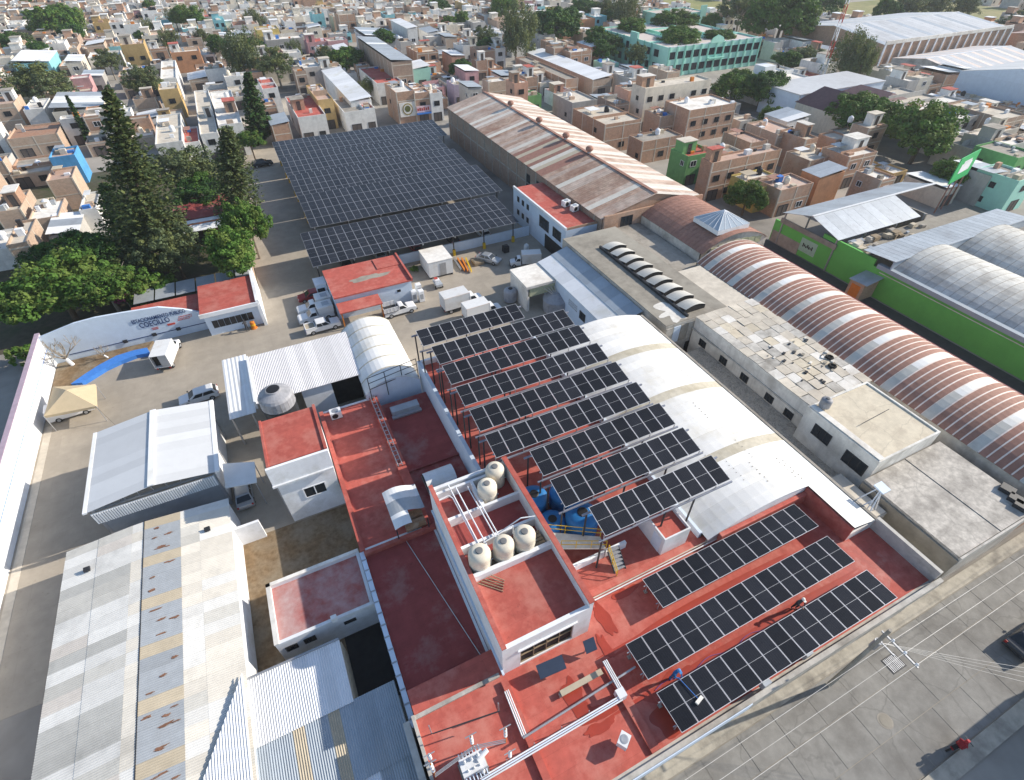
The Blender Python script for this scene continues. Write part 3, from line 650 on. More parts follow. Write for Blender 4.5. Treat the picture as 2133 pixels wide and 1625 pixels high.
# ------------------------------------------------------------------ red-roofed white house
tg = thing('white_house', 'small two-storey white house with bright red roof and one window', 'house', (-3.9, 36.6, 0))
MB().box(-6.3, -1.55, 33.75, 39.6, 0, 7.7).build('wall', WHITE, tg)
MB().box(-6.55, -1.47, 33.5, 33.74, 5.75, 7.82).build('upper_band', WHITE, tg)
MB().box(-6.6, -1.5, 33.35, 33.74, 5.55, 5.749).build('ledge', WHITE, tg)
MB().box(-6.2, -1.6, 33.8, 39.5, 7.704, 7.85).build('roof', RED, tg)
MB().box(-1.7, -1.45, 33.75, 39.6, 7.706, 8.0).build('coping', RED, tg); MB().box(-6.4, -6.2, 33.75, 39.6, 7.706, 7.95).build('coping', RED, tg)
win(tg, 'S', 33.74, -3.6, 2.6, 2.0, 1.35); MB().box(-6.45, -6.31, 33.9, 34.05, 1, 7.6).build('downpipe', STEEL, tg)
# low red roof, white wall with small windows
tg = thing('low_red_outbuilding', 'low white outbuilding with stained red roof beside soil yard', 'outbuilding', (-5.2, 23.6, 0))
MB().ring(-8.75, -1.6, 21.2, 26.25, 0, 3.1, .25).build('wall', WHITE, tg)
MB().box(-8.52, -1.7, 21.42, 26.02, 2.5, 2.75).build('roof', mat('patchy_red_roof', (.36, .10, .085), .85, .15, .5, stain=(.5, .36, .34), amt=.75, sscale=.45), tg)
MB().box(-8.8, -8.48, 21.2, 26.3, 3.102, 3.2).build('coping', CREAM2, tg); MB().box(-8.8, -1.6, 26.0, 26.3, 3.102, 3.2).build('coping', CREAM2, tg)
for x, zz, ww in ((-7.9, 1.6, .85), (-6.6, 1.6, .85)): win(tg, 'S', 21.2, x, zz, ww, .7, WIN_D)
win(tg, 'S', 21.2, -3.6, 1.9, .9, .4, WIN_O)
MB().box(-4.7, -4.3, 21.0, 21.3, 3.2, 3.75).build('vent', WHITE, tg)
# yard partition walls
wl = tag(MB().box(-11.6, -8.8, 33.2, 33.45, 0, 2.4).build('yard_wall', WHITE), 'short white wall stub between steel shed and soil yard', 'wall')
tag(MB().box(-11.85, -11.55, 19.5, 33.2, 0, 2.2).build('orange_wall', mat('orange_wall_paint', (.55, .24, .15), .8, .1)), 'narrow orange painted wall edging the soil yard', 'wall')
# ------------------------------------------------------------------ steel gable shed (upper left of patched shed)
def corr_mesh(nm, L, W, mt, n=8, amp=.035, th=.02):
    """corrugated sheet, length L along local x (slope), width W along local y"""
    b = MB(); N = n*2
    for k in range(N):
        y0, y1 = W*k/N, W*(k+1)/N; z0, z1 = (amp if k % 2 else 0), (0 if k % 2 else amp)
        b.poly([(0, y0, z0), (L, y0, z0), (L, y1, z1), (0, y1, z1)])
    b.poly([(0, 0, -th), (0, W, -th), (L, W, -th), (L, 0, -th)]); b.poly([(0, 0, -th), (L, 0, -th), (L, 0, 0), (0, 0, 0)]); b.poly([(0, W, 0), (L, W, 0), (L, W, -th), (0, W, -th)])
    return b.mesh(nm, mt)
CM = {}
def slope_sheets(tg, xa, za, xb, zb, y0, y1, w, mats_fn, name='roof_sheet', lift=0, n=6, amp=.035):
    """sheets laid side by side along y on the slope from (xa,za) to (xb,zb)"""
    L = math.hypot(xb-xa, zb-za); ang = -math.atan2(zb-za, xb-xa); k = 0; y = y0; o = ORI[tg]
    while y < y1-.05:
        ww = min(w, y1-y); mt = mats_fn(k)
        key = (round(L, 2), round(ww, 2), mt.name, n, amp)
        if key not in CM: CM[key] = corr_mesh('corrugated_sheet', L, ww*.998, mt, n, amp)
        ob = put(name, CM[key], tg); ob.location = Vector((xa, y, za+lift+(k % 2)*.012*(amp > .02)))-o; ob.rotation_euler = (0, ang, 0)
        y += ww; k += 1
tg = thing('steel_gable_shed', 'open steel shed with smooth pale gable roof beside yard lane', 'shed', (-16, 43.2, 0))
X0, X1, Y0, Y1, ZE, ZC = -21.0, -11.1, 38.1, 48.2, 5.0, 5.75; XM = -15.9
PALE = mat('pale_roof_panel', (.60, .61, .62), .45, .03, .3)
slope_sheets(tg, X0, ZE, XM, ZC, Y0, Y1, 1.01, lambda k: PALE, n=2, amp=.006); slope_sheets(tg, XM, ZC, X1, ZE, Y0, Y1, 1.01, lambda k: PALE, n=2, amp=.006)
MB().box(XM-.25, XM+.25, Y0, Y1, ZC+.01, ZC+.09).build('ridge_cap', WMETAL, tg)
MB().box(X1-.02, X1+.35, Y0, Y1, ZE-.15, ZE+.05).build('gutter', WMETAL, tg); MB().box(X0-.3, X0, Y0, Y1, ZE-.15, ZE+.03).build('gutter', WMETAL, tg)
for y in (Y0+.3, Y1-.3):
    MB().box(X0+.2, X1-.2, y-.08, y+.08, ZE-.35, ZE-.15).build('truss_chord', STEEL, tg)
    for k in range(9):
        x = X0+.6+(X1-X0-1.2)*k/8; zt = ZE+(ZC-ZE)*(1-abs(x-XM)/5)-.06
        ubox('truss_web', tg, x-.03, x+.03, y-.03, y+.03, ZE-.2, zt, STEEL)
for x in (X0+.3, X1-.3):
    for y in (Y0+.4, (Y0+Y1)/2, Y1-.4): ubox('post', tg, x-.12, x+.12, y-.12, y+.12, 0, ZE-.1, STEEL)
MB().box(X1-.35, X1-.25, Y0+.3, Y1-.2, 0, ZE-.2).build('side_wall', WMETAL, tg)
MB().box(X0+.35, X1-.2, Y0+.3, Y0+.4, 0, 3.6).build('end_wall', GREYM, tg)
# ribbed white skirt on the near end: each rib its own strip
for k in range(52):
    x = X0+.25+k*.182; ubox('skirt_rib', tg, x, x+.11, Y0-.25, Y0-.17, 3.55, 4.75, WAVEW)
MB().box(X0+.2, X1-.2, Y0-.16, Y0-.1, 3.5, 4.78).build('skirt_back', BLUEM, tg)
# ------------------------------------------------------------------ patched shed, bottom left
tg = thing('patched_shed', 'long shed roofed with patchwork of ivory, grey and rusty blue sheets', 'shed', (-16.8, 24, 0))
SX0, SX1, SY0, SY1, SZ, SC = -22.9, -10.75, 10.5, 36.1, 3.35, 3.95
def zroof(x): return SZ+(SC-SZ)*(1-abs(x+17.4)/6.4) if x < -17.4 else SZ+(SC-SZ)*(1-abs(x+17.4)/6.7)
BL = mat('rusted_blue_sheet', (.36, .385, .41), .6, .08, .6, stain=(.34, .36, .38), amt=.3, sscale=.8)
cols = [(-22.9, -20.5, 'p'), (-20.5, -18.0, 'p'), (-18.0, -17.1, 'i'), (-17.1, -14.5, 'b'), (-14.5, -13.05, 'i'), (-13.05, -10.75, 'i')]
rr = random.Random(31)
for ci, (xa, xb, kd) in enumerate(cols):
    seq = []
    y = SY0; run = None
    def pick(k, kd=kd, ci=ci):
        q = random.Random(1000+ci*0+k*7+({'p': 1, 'i': 50, 'b': 90}[kd])).random(); q2 = random.Random(k*13+ci).random()
        if kd == 'p': return ASB[2] if q < .25 else ASB[3] if q < .45 else ASB[4] if q2 < .3 else ASB[1]
        if kd == 'b': return TANM if k % 4 == 2 else BL
        return ASB[3] if q2 < .1 else ASB[1] if q2 < .4 else ASB[0]
    slope_sheets(tg, xa-.04, zroof(xa), xb+.04, zroof(xb), SY0, SY1, .95, pick, lift=.012*(ci % 2), n=6)
    for k in range(27):
        if kd == 'b' and k % 4 != 2:
            for q in range(rr.choice((1, 2, 3))):
                x = rr.uniform(xa+.2, xb-.7); y = SY0+k*.95+rr.uniform(.1, .8)
                MB().prism([(p[0], p[1]) for p in blob(x+.3, y, rr.uniform(.15, .4), rr.uniform(.03, .09), k*9+q, 12, .5)], zroof(x)+.03, zroof(x)+.065).build('rust_scab', RUSTPATCH, tg)
MB().box(-22.7, -22.5, SY0, SY1-.2, 0, SZ-.06).build('side_wall', WHITE, tg); MB().box(-11.0, -10.85, SY0, SY1-.2, 0, SZ-.06).build('side_wall', WHITE, tg)
MB().box(-22.5, -11.0, SY1-.4, SY1-.2, 0, SZ-.03).build('end_wall', WHITE, tg)
MB().box(-17.13, -17.07, SY0, SY1, SC-.05, SC+.03).build('ridge_strip', DARK, tg)
for p, lb in (((183, 1188), 'small grey bracket lamp on the left slope of patched shed'), ((432, 1103), 'small grey bracket lamp on the right slope of patched shed')):
    q = at(*p, 3.7); lt = thing('roof_lamp', lb, 'lamp', (q.x, q.y, zroof(q.x)+.03)); MB().obox((q.x, q.y, zroof(q.x)+.25), (.22, 0, 0), (0, .16, .05), (0, 0, .08)).build('lamp_head', DARK, lt); MB().tube((q.x, q.y, zroof(q.x)+.02), (q.x, q.y, zroof(q.x)+.2), .04, 6).build('bracket', STEEL, lt)
# ------------------------------------------------------------------ corrugated lean-to, bottom centre
tg = thing('corrugated_lean_to', 'ribbed white and blue-grey lean-to roof below the soil yard', 'shed', (-6, 14, 0))
def lt_pick(k): return WAVEW
o = ORI[tg]
def ysheet(x0, x1, y0, y1, za, zb, mt, n=5):
    """corrugations run along y"""
    L = math.hypot(y1-y0, zb-za); key = ('y', round(L, 2), round(x1-x0, 2), mt.name)
    if key not in CM: CM[key] = corr_mesh('ribbed_sheet', L, x1-x0, mt, n, .05)
    ob = put('roof_sheet', CM[key], tg); ob.matrix_basis = Matrix.Translation(Vector((x1, y0, za))-o) @ Matrix.Rotation(math.pi/2, 4, 'Z') @ Matrix.Rotation(-math.atan2(zb-za, y1-y0), 4, 'Y')
def lz(y): return 2.3+.5*(y-8)/12
for k in range(8):
    x0 = -10.9+k*.79
    ysheet(x0, x0+.79, 15.4, 19.8, lz(15.4), lz(19.8), WAVEW); 
for k in range(12):
    x0 = -10.9+k*.76; mt = TANM if k in (3, 6) else BLUEM
    ysheet(x0, x0+.76, 10.9, 15.55, lz(10.9)-.05, lz(15.55)-.05, mt)
    ysheet(x0, x0+.76, 6.0, 11.05, lz(6.0)-.1, lz(11.05)-.1, WAVEW if k in (0, 1, 7, 8) else BLUEM)
MB().box(-10.9, -4.6, 19.8, 19.92, 2.4, 2.95).build('edge_trim', STEEL, tg)
for k in range(5):
    x0 = -14.2+k*.67; yt = 19.85-(-10.9-x0)*2.0
    L = yt-5.0; b = MB()
    for j in range(8):
        xa = x0+.67*j/8; ya, yb = yt+2*.67*j/8, yt+2*.67*(j+1)/8; b.poly([(xa, 5.0, 3.72+.05*(j % 2)), (xa+.084, 5.0, 3.72+.05*((j+1) % 2)), (xa+.084, yb, 3.82+.05*((j+1) % 2)), (xa, ya, 3.82+.05*(j % 2))])
    b.prism([(x0, 5.0), (x0+.665, 5.0), (x0+.665, yt+1.33), (x0, yt)], 3.64, 3.7); b.build('roof_sheet', WAVEW, tg)
for x in (-10.6, -4.7): 
    for y in (10, 15, 19.5): ubox('post', tg, x-.08, x+.08, y-.08, y+.08, 0, lz(y)-.12, STEEL)
MB().box(-4.62, -4.5, 15.6, 19.8, 0, 2.4).build('side_wall', TANM, tg)
tag(MB().box(-1.9, -1.5, 6, 12, 0, 4.8).build('party_wall', CONCL), 'rough grey wall between lean-to and transformer roof', 'wall')
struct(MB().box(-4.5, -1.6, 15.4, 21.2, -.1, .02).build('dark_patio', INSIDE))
# ------------------------------------------------------------------ ribbed white shed and small white vault by the yard
tg = thing('ribbed_white_shed', 'white ribbed shed roof beside the round dark tank', 'shed', (-1.5, 50, 0))
def y2(x0, x1, y0, y1, za, zb, mt, n=6):
    L = math.hypot(y1-y0, zb-za); key = ('y', round(L, 2), round(x1-x0, 2), mt.name, n)
    if key not in CM: CM[key] = corr_mesh('ribbed_sheet', L, x1-x0, mt, n, .05)
    ob = put('roof_sheet', CM[key], tg); ob.matrix_basis = Matrix.Translation(Vector((x1, y0, za))-ORI[tg]) @ Matrix.Rotation(math.pi/2, 4, 'Z') @ Matrix.Rotation(-math.atan2(zb-za, y1-y0), 4, 'Y')
PINKW = mat('white_ribbed_sheet_warm', (.72, .70, .70), .5, .03)
for k in range(11): y2(-7.0+k*1.0, -6.0+k*1.0, 46.2, 54.3, 4.45, 4.75, PINKW)
for k in range(3): y2(-9.7+k*.85, -8.85+k*.85, 45.6, 55.6, 4.0, 4.3, WMETAL, 2)
MB().box(-7.1, -6.9, 46.2, 54.5, 3.9, 4.8).build('fascia', WHITE, tg)
MB().box(-7.0, 3.9, 54.0, 54.2, 0, 4.6).build('back_wall', WHITE, tg); MB().box(3.7, 3.9, 46.4, 54.0, 0, 4.4).build('side_wall', WHITE, tg)
MB().box(-2.5, .6, 46.5, 46.7, 0, 4.35).build('front_wall', WHITE, tg); MB().box(.62, 3.7, 47.6, 47.8, 0, 4.3).build('dark_bay', INSIDE, tg)
for x in (-9.5, -7.6): ubox('post', tg, x-.08, x+.08, 45.8, 45.96, 0, 4.0, STEEL)
tg = thing('small_white_vault', 'small white vaulted roof with grey joints between yard and corridor', 'building', (6.4, 48.8, 0))
SV = [sheet_mesh('vault_sheet', 3.5, 9.4, 4.2, 5.5, 2.05, [WVAULT, TANSTRIP], 12, rib=.16, ribh=.03)]
for k in range(6):
    ob = put('roof_sheet', SV[0], tg); ob.location = Vector((6.45, 42.9+k*2.05, 0))-ORI[tg]
e2 = [(3.5+5.9*k/12, arc(3.5, 9.4, 4.2, 5.5, k/12)-.04) for k in range(13)]
b = MB(); pts = [(x, 42.95, z) for x, z in e2]+[(9.4, 42.95, 0), (3.5, 42.95, 0)]; b.poly(pts); b.poly([(p[0], 43.1, p[2]) for p in pts][::-1]); b.build('end_wall', WBLUE, tg)
b = MB(); pts = [(x, 55.1, z) for x, z in e2]+[(9.4, 55.1, 0), (3.5, 55.1, 0)]; b.poly(pts); b.poly([(p[0], 55.2, p[2]) for p in pts][::-1]); b.build('end_wall', WHITE, tg)
MB().box(3.72, 3.85, 43, 55.1, 0, 4.2).build('side_wall', WHITE, tg); MB().box(9.15, 9.28, 43, 55.1, 0, 4.2).build('side_wall', WHITE, tg)
rl_ = thing('catwalk_railing', 'dark steel railing frame at the end of small vault', 'railing', (6.4, 42.4, 4.2))
for z in (5.2, 6.0, 6.7): MB().tube((4.0, 42.5, z), (9.4, 43.4, z), .04, 6).build('rail', DARK, rl_)
for k in range(4): MB().tube((4.0+1.8*k, 42.5+.3*k, 3.5), (4.0+1.8*k, 42.5+.3*k, 6.7), .045, 6).build('post', DARK, rl_)
# big dark tank
tg = thing('round_storage_tank', 'big round grey storage tank with open conical top', 'storage tank', (-4.75, 44.3, 0))
c = (-4.75, 44.3, 0)
MB().lathe(c, [(1.62, 0), (1.62, 3.0), (1.7, 3.05), (1.7, 3.2), (1.62, 3.25), (1.62, 5.2), (1.7, 5.25), (1.7, 5.4)], 26).build('shell', DARK, tg, smooth=False)
MB().lathe((c[0], c[1], 5.4), [(1.66, 0), (1.66, 1.1), (1.5, 1.35), (.75, 1.75), (.7, 1.9)], 26).build('top_shell', TANKG, tg)
MB().lathe((c[0], c[1], 7.2), [(.62, .0), (.62, .12), (.3, .14)], 16).build('hatch', BLACKP, tg)
for k in range(13):
    t = 2*math.pi*k/13; ubox('stave_band', tg, c[0]+1.63*math.cos(t)-.03, c[0]+1.63*math.cos(t)+.03, c[1]+1.63*math.sin(t)-.03, c[1]+1.63*math.sin(t)+.03, 5.42, 6.4, CONC)
# lean-to awning by the steel shed
tg = thing('side_awning', 'small white flat awning beside the steel shed', 'awning', (-9.2, 38.2, 0))
p = [at(463, 966, 3.2), at(530, 962, 3.2), at(535, 1005, 3.2), at(470, 1017, 3.2)]
MB().prism([(q.x, q.y) for q in p[::-1]], 3.15, 3.22).build('awning_sheet', WMETAL, tg)
for q in (p[1], p[2]): MB().tube((q.x-.1, q.y, 0), (q.x-.1, q.y, 3.15), .05, 6).build('post', STEEL, tg)
def at_y(px, py, y):
    d = FW*F_PX+RT*(px-1066.5)-UP*(py-812.5); return Vector((0, 0, CAM_H))+d*(y/d.y)
def at_x(px, py, x):
    d = FW*F_PX+RT*(px-1066.5)-UP*(py-812.5); return Vector((0, 0, CAM_H))+d*(x/d.x)
# ------------------------------------------------------------------ yard edge walls, mural wall, gatehouse
tg = thing('boundary_wall', 'long white boundary wall with thin blue line at left', 'wall', (-29.3, 45, 0))
MB().box(-29.55, -29.2, 8, 70.9, 0, 4.2).build('wall', WHITE, tg)
MB().box(-29.2, -29.185, 8, 70.5, 2.35, 2.42).build('painted_line', BLUEP, tg)
MB().box(-29.62, -29.13, 8, 70.9, 4.2, 4.3).build('coping', mat('mauve_coping', (.42, .33, .40), .8), tg)
MB().box(-29.0, -28.3, 8, 58, .0, .02).build('base_strip', CREAM, tg)
tg = thing('mural_wall', 'pale blue arched wall painted with public parking lettering', 'wall', (-19.8, 70.2, 0))
prof = []
for px, py in ((111, 696), (152, 673), (197, 661), (253, 651), (329, 639), (380, 643), (420, 651)):
    p = at_y(px, py, 70.1); prof.append((p.x, p.z))
prof[0] = (-29.2, prof[0][1]); prof[-1] = (-11.7, prof[-1][1])
pts = [(x, 69.95, z) for x, z in prof]+[(-11.7, 69.95, 0), (-29.2, 69.95, 0)]
b = MB(); b.poly(pts[::-1]); b.poly([(p[0], 70.25, p[2]) for p in pts])
for a_, c_ in zip(prof, prof[1:]): b.poly([(a_[0], 69.95, a_[1]), (c_[0], 69.95, c_[1]), (c_[0], 70.25, c_[1]), (a_[0], 70.25, a_[1])])
b.build('wall', WBLUE, tg)
MB().box(-27.5, -11.8, 69.91, 69.945, 1.0, 1.1).build('painted_line', INK, tg)
def on_mural(px, py): return at_y(px, py, 69.9)
p0, p1 = on_mural(80+860/4.444, 580+405/4.444), on_mural(80+1360/4.444, 580+305/4.444)
lettering(tg, 'ESTACIONAMIENTO PÚBLICO', (p0+p1)/2, (math.pi/2, 0, 0), .74, INK, width=(p1-p0).length)
p0, p1 = on_mural(80+935/4.444, 580+440/4.444), on_mural(80+1215/4.444, 580+385/4.444)
lettering(tg, 'COECILLO', (p0+p1)/2, (math.pi/2, 0, 0), 1.0, INK, width=(p1-p0).length)
p0 = on_mural(80+1230/4.444, 580+424/4.444); MB().box(p0.x-.45, p0.x+.45, 69.92, 69.945, p0.z-.14, p0.z+.14).build('red_badge', INKR, tg)
for q, (px, py, w_) in enumerate(((1360, 345, 1.6), (1360, 362, 1.7), (1350, 378, 1.5), (1080, 458, .8), (1085, 470, .7))):
    p0 = on_mural(80+px/4.444, 580+py/4.444)
    for k in range(9): ubox('small_red_print', tg, p0.x-w_/2+k*w_/9, p0.x-w_/2+(k+.7)*w_/9, 69.925, 69.945, p0.z-.06, p0.z+.06, INKR)
for px in (840, 1108, 1330):
    p0 = on_mural(80+px/4.444, 580+(640-(px-840)*.225)/4.444); MB().box(p0.x-.25, p0.x+.25, 69.8, 69.94, .9, 1.3).build('wall_box', DARK, tg)
# planter and curved blue bench
pl = thing('blue_planter', 'curved bright blue planter kerb holding brown soil', 'planter', (-24, 66.5, 0))
out = [at(80+a/4.444, 580+c/4.444, .5) for a, c in ((300, 975), (420, 890), (560, 800), (720, 715), (880, 665), (1005, 640))]
inn = [at(80+a/4.444, 580+c/4.444, .5) for a, c in ((400, 965), (500, 905), (620, 830), (760, 765), (900, 712), (1030, 688))]
b = MB()
for k in range(5):
    q = [out[k], out[k+1], inn[k+1], inn[k]]; b.prism([(p.x, p.y) for p in q][::-1], 0, .5)
b.build('bench', BLUEP, pl)
soil = [(p.x, p.y) for p in out]+[(-18.5, 69.8), (-29.1, 69.8), (-29.1, 61.5)]
MB().prism(soil[::-1], 0, .3).build('soil', DIRT, pl)
tg = thing('gatehouse', 'gatehouse with red flat roof and dark booth windows', 'gatehouse', (-8.3, 71.4, 0))
MB().box(-11.6, -5.0, 68.1, 74.6, 0, 3.3).build('wall', WBLUE, tg)
MB().box(-11.8, -4.9, 67.5, 75.2, 3.3, 3.65).build('roof', RED, tg); MB().box(-11.9, -4.8, 67.3, 67.5, 3.2, 3.75).build('fascia', WHITE, tg)
for k in range(7): win(tg, 'S', 68.1, -10.6+k*.72, 1.0, .66, 1.1, WIN_D)
MB().box(-5.0, -4.6, 67.4, 77.5, 0, 4.0).build('gate_pillar', WHITE, tg)
MB().box(-20.0, -11.9, 70.4, 75.0, 0, 2.5).build('rear_block', BRICK, tg); MB().box(-20.2, -11.9, 70.5, 75.1, 2.504, 2.7).build('rear_roof', RED, tg)
for k in range(6): ubox('carport_panel', tg, -20+k*2.6, -17.6+k*2.6, 76.0, 79.8, 2.6, 2.66, GREYM)
# bare tree
def twig(b, p, d, L, r, n, rr):
    q = p+d*L; b.tube(p, q, r, 6, r*.65)
    if n == 0: return
    for k in range(3 if n > 1 else 2):
        nd = (d+Vector((rr.uniform(-.8, .8), rr.uniform(-.8, .8), rr.uniform(-.15, .7)))).normalized(); twig(b, q, nd, L*rr.uniform(.6, .85), r*.6, n-1, rr)
for (px, py, sc, lb) in ((152, 760, 1.0, 'bare leafless tree with white painted trunk in planter'), (225, 745, .45, 'small bare shrub by the wall in planter')):
    p = at(px, py, .3); tg = thing('bare_tree', lb, 'tree', p); rr = random.Random(5)
    MB().tube(p, p+Vector((-.25, 0, 1.1*sc)), .24*sc, 10, .2*sc).build('trunk', WHITE, tg)
    b = MB()
    for k in range(5): twig(b, p+Vector((-.25, 0, 1.05*sc)), Vector((math.cos(k*1.3), math.sin(k*1.3), 1.1)).normalized(), 1.15*sc, .11*sc, 3, rr)
    b.build('branches', BARKP, tg)
# rest house in the yard
tg = thing('yard_house', 'single-storey pale blue house with big red roof and red porch', 'house', (9.8, 68, 0))
MB().box(4.6, 15.1, 64.4, 72.0, 0, 3.3).build('wall', WBLUE, tg); MB().box(4.4, 15.3, 64.2, 72.2, 3.3, 3.5).build('roof', RED, tg)  # white walls, their bluish shade painted into the wall colour
MB().box(15.1, 15.35, 64.2, 72.2, 3.5, 3.8).build('coping', RED, tg); MB().box(11.6, 15.1, 69.0, 72.0, 3.5, 3.62).build('roof_step', RED, tg)
MB().box(4.5, 10.2, 61.6, 64.2, 2.5, 2.65).build('porch_roof', RED, tg)
for x in (4.7, 10.0): ubox('porch_post', tg, x-.08, x+.08, 61.7, 61.86, 0, 2.5, ORANGE)
MB().box(4.45, 4.59, 64.5, 72, 0, 3.2).build('side_wall', WBLUE, tg); win(tg, 'S', 64.4, 7.2, .9, 2.6, 1.2, WIN_D); win(tg, 'S', 64.4, 13.2, 2.0, .5, .35, WIN_O)
MB().prism(blob(10, 67.5, 2.6, .7, 3), 3.5, 3.506).build('grey_stain', CONCD, tg)
tg = thing('ticket_booth', 'small pale blue booth with dark window beside yard house', 'booth', (3.6, 71, 0)); MB().box(2.9, 4.3, 70.2, 72.2, 0, 2.5).build('wall', WBLUE, tg); MB().box(2.8, 4.35, 70.1, 72.3, 2.5, 2.6).build('roof', WHITE, tg); win(tg, 'S', 70.2, 3.5, .9, 1.0, 1.1, WIN_D)
tag(MB().box(15.6, 39.2, 75.2, 75.45, 0, 1.6).build('yard_wall', WBLUE), 'pale blue low wall behind the truck yard', 'wall')
# ------------------------------------------------------------------ east side of yard: hood, lean-to strip, office
tg = thing('cream_hood', 'cream box-like hood on legs at the hall side wall', 'hood', (31, 57.3, 0))
MB().box(28.3, 33.4, 54.7, 60.0, 3.55, 3.95).build('roof', CREAM2, tg); MB().box(28.9, 33.4, 54.9, 55.05, 2.2, 3.55).build('panel', mat('yellowed_fibreglass', (.52, .52, .33), .6, .15, 1.5), tg)
MB().box(28.4, 28.6, 54.8, 60.0, .0, 3.55).build('side_sheet', CREAM2, tg)
for x in (28.7, 33.0): ubox('leg', tg, x-.12, x+.12, 54.85, 55.1, 0, 2.2, CREAM2)
MB().box(28.8, 33.4, 54.87, 54.93, 3.4, 3.56).build('trim', DARK, tg)
tg = thing('hall_lean_to', 'long lean-to with white and blue-grey roof strips beside concrete roof', 'lean-to', (35, 50, 0))
def lt(u, v, xa, xb, za, zb): return (xa+(xb-xa)*u, 41.5+18.4*v, za+(zb-za)*u)
for xa, xb, za, zb, mt in ((32.7, 34.9, 4.1, 4.7, WMETAL), (34.9, 37.4, 4.75, 5.5, BLUEM)):
    for k in range(8):
        y0 = 41.5+2.3*k; b = MB(); L = Vector((xb-xa, 0, zb-za))
        b.obox(((xa+xb)/2, y0+1.14, (za+zb)/2), (L.x/2, 0, L.z/2), (0, 1.14, 0), (0, 0, .03)); b.build('roof_sheet', mt, tg)
MB().box(32.8, 33.0, 41.6, 59.8, 0, 4.05).build('wall', WBLUE, tg); win(tg, 'W', 32.8, 44.0, 0, 1.6, 2.4, WIN_O, 'door'); win(tg, 'W', 32.8, 47.5, 1.8, 1.4, 1.2, WIN_D)
for k in range(9):
    for j in range(4): ubox('vent_hole', tg, 32.785, 32.8, 48.9+k*.25, 49.02+k*.25, 2.2+j*.25, 2.32+j*.25, INSIDE)
tg = thing('office_block', 'two-storey white office with red roof and rows of small windows', 'office', (42.5, 73, 0))
MB().box(39.6, 45.2, 64.0, 82.2, 0, 5.6).build('wall', WBLUE, tg); MB().box(39.9, 45.2, 64.2, 82.0, 5.604, 5.7).build('roof', RED, tg); MB().box(39.5, 39.8, 64.0, 82.2, 5.606, 6.0).build('coping', WHITE, tg); MB().box(39.8, 45.2, 64.0, 64.2, 5.606, 5.95).build('coping', BRICK, tg)
for k, y in enumerate((80.2, 78.4, 76.6)):
    win(tg, 'W', 39.6, y, 3.9, .8, .9, WIN_D); win(tg, 'W', 39.6, y, 1.6, .8, .9, WIN_D)
win(tg, 'W', 39.6, 70.8, 2.9, 3.2, 1.9, WIN_D); win(tg, 'W', 39.6, 66.6, 3.1, 2.6, 1.6, WIN_D); win(tg, 'W', 39.6, 67.5, 0, 5.6, 2.4, WIN_O, 'garage_opening')
for x, y, lb in ((43.9, 71.5, 'white air conditioner on office roof, farther one'), (44.2, 69.3, 'white air conditioner on office roof, nearer one')): acunit(lb, (x, y, 5.7), .2, 1.2, .9, .9)
# ------------------------------------------------------------------ brick warehouse with bleached gable roof
tg = thing('brick_warehouse', 'long brick warehouse with bleached brown corrugated gable roof', 'warehouse', (54.8, 97, 0))
WX0, WX1, WY0, WY1, WE, WC = 45.3, 64.2, 63.0, 129.5, 6.8, 9.0; WM = 54.8
MB().ring(WX0, WX1, WY0, WY1, 0, WE-.05, .3).build('wall', BRICKD, tg)
for y in (WY0, WY1-.3):
    b = MB(); p = [(WX0, WE-.05), (WX1, WE-.05), (WM, WC-.08)]
    b.poly([(x, y, z) for x, z in p]); b.poly([(x, y+.3, z) for x, z in p][::-1]); b.build('gable', BRICK, tg)
def wh(k):
    q = random.Random(k*3+1).random()
    if k % 8 == 3: return ASB[0]
    if 15 < k < 26: return RUST if k % 3 else TANM
    if k > 40: return RUSTP2 if q < .8 else ASB[4]
    return RUSTP2 if q < .3 else RUSTP
slope_sheets(tg, WX0-.3, WE-.04, WM, WC, WY0-.2, WY1+.1, 1.2, wh, n=3)
slope_sheets(tg, WM, WC, WX1+.3, WE-.04, WY0-.2, WY1+.1, 1.2, lambda k: ASB[0] if k % 5 == 2 else (RUSTP2 if (k*7) % 3 else ASB[4]), n=3)
MB().box(WM-.3, WM+.3, WY0, WY1, WC+.02, WC+.1).build('ridge_cap', RUST, tg)
for k in range(17): ubox('pilaster', tg, WX0-.06, WX0-.005, WY0+2+k*3.9, WY0+2.3+k*3.9, 0, WE-.1, CONC)
ubox('tie_beam', tg, WX0-.05, WX0-.006, WY0, WY1, 3.4, 3.65, CONC)
for k in range(2): win(tg, 'W', WX0, 83.6+k*4, 2.0, 1.4, 3.2, WIN_D)
for (px, py), vl in zip(((1050, 217), (1107, 252), (1160, 285), (1212, 313)), ('farthest', 'second from the far end', 'third from the far end', 'nearest')):
    p = at(px, py, WC+.8); v = thing('roof_ventilator', 'round rusty turbine vent on the warehouse ridge, '+vl, 'roof vent', (WM, p.y, WC+.1), 0, 'turbine vents on the warehouse ridge')
    MB().lathe((WM, p.y, WC+.1), [(.35, 0), (.35, .3)], 12).build('neck', STEEL, v); MB().lathe((WM, p.y, WC+.4), [(.4, 0), (.68, .25), (.7, .55), (.45, .85), (.1, .92)], 14).build('turbine_head', RUST, v)
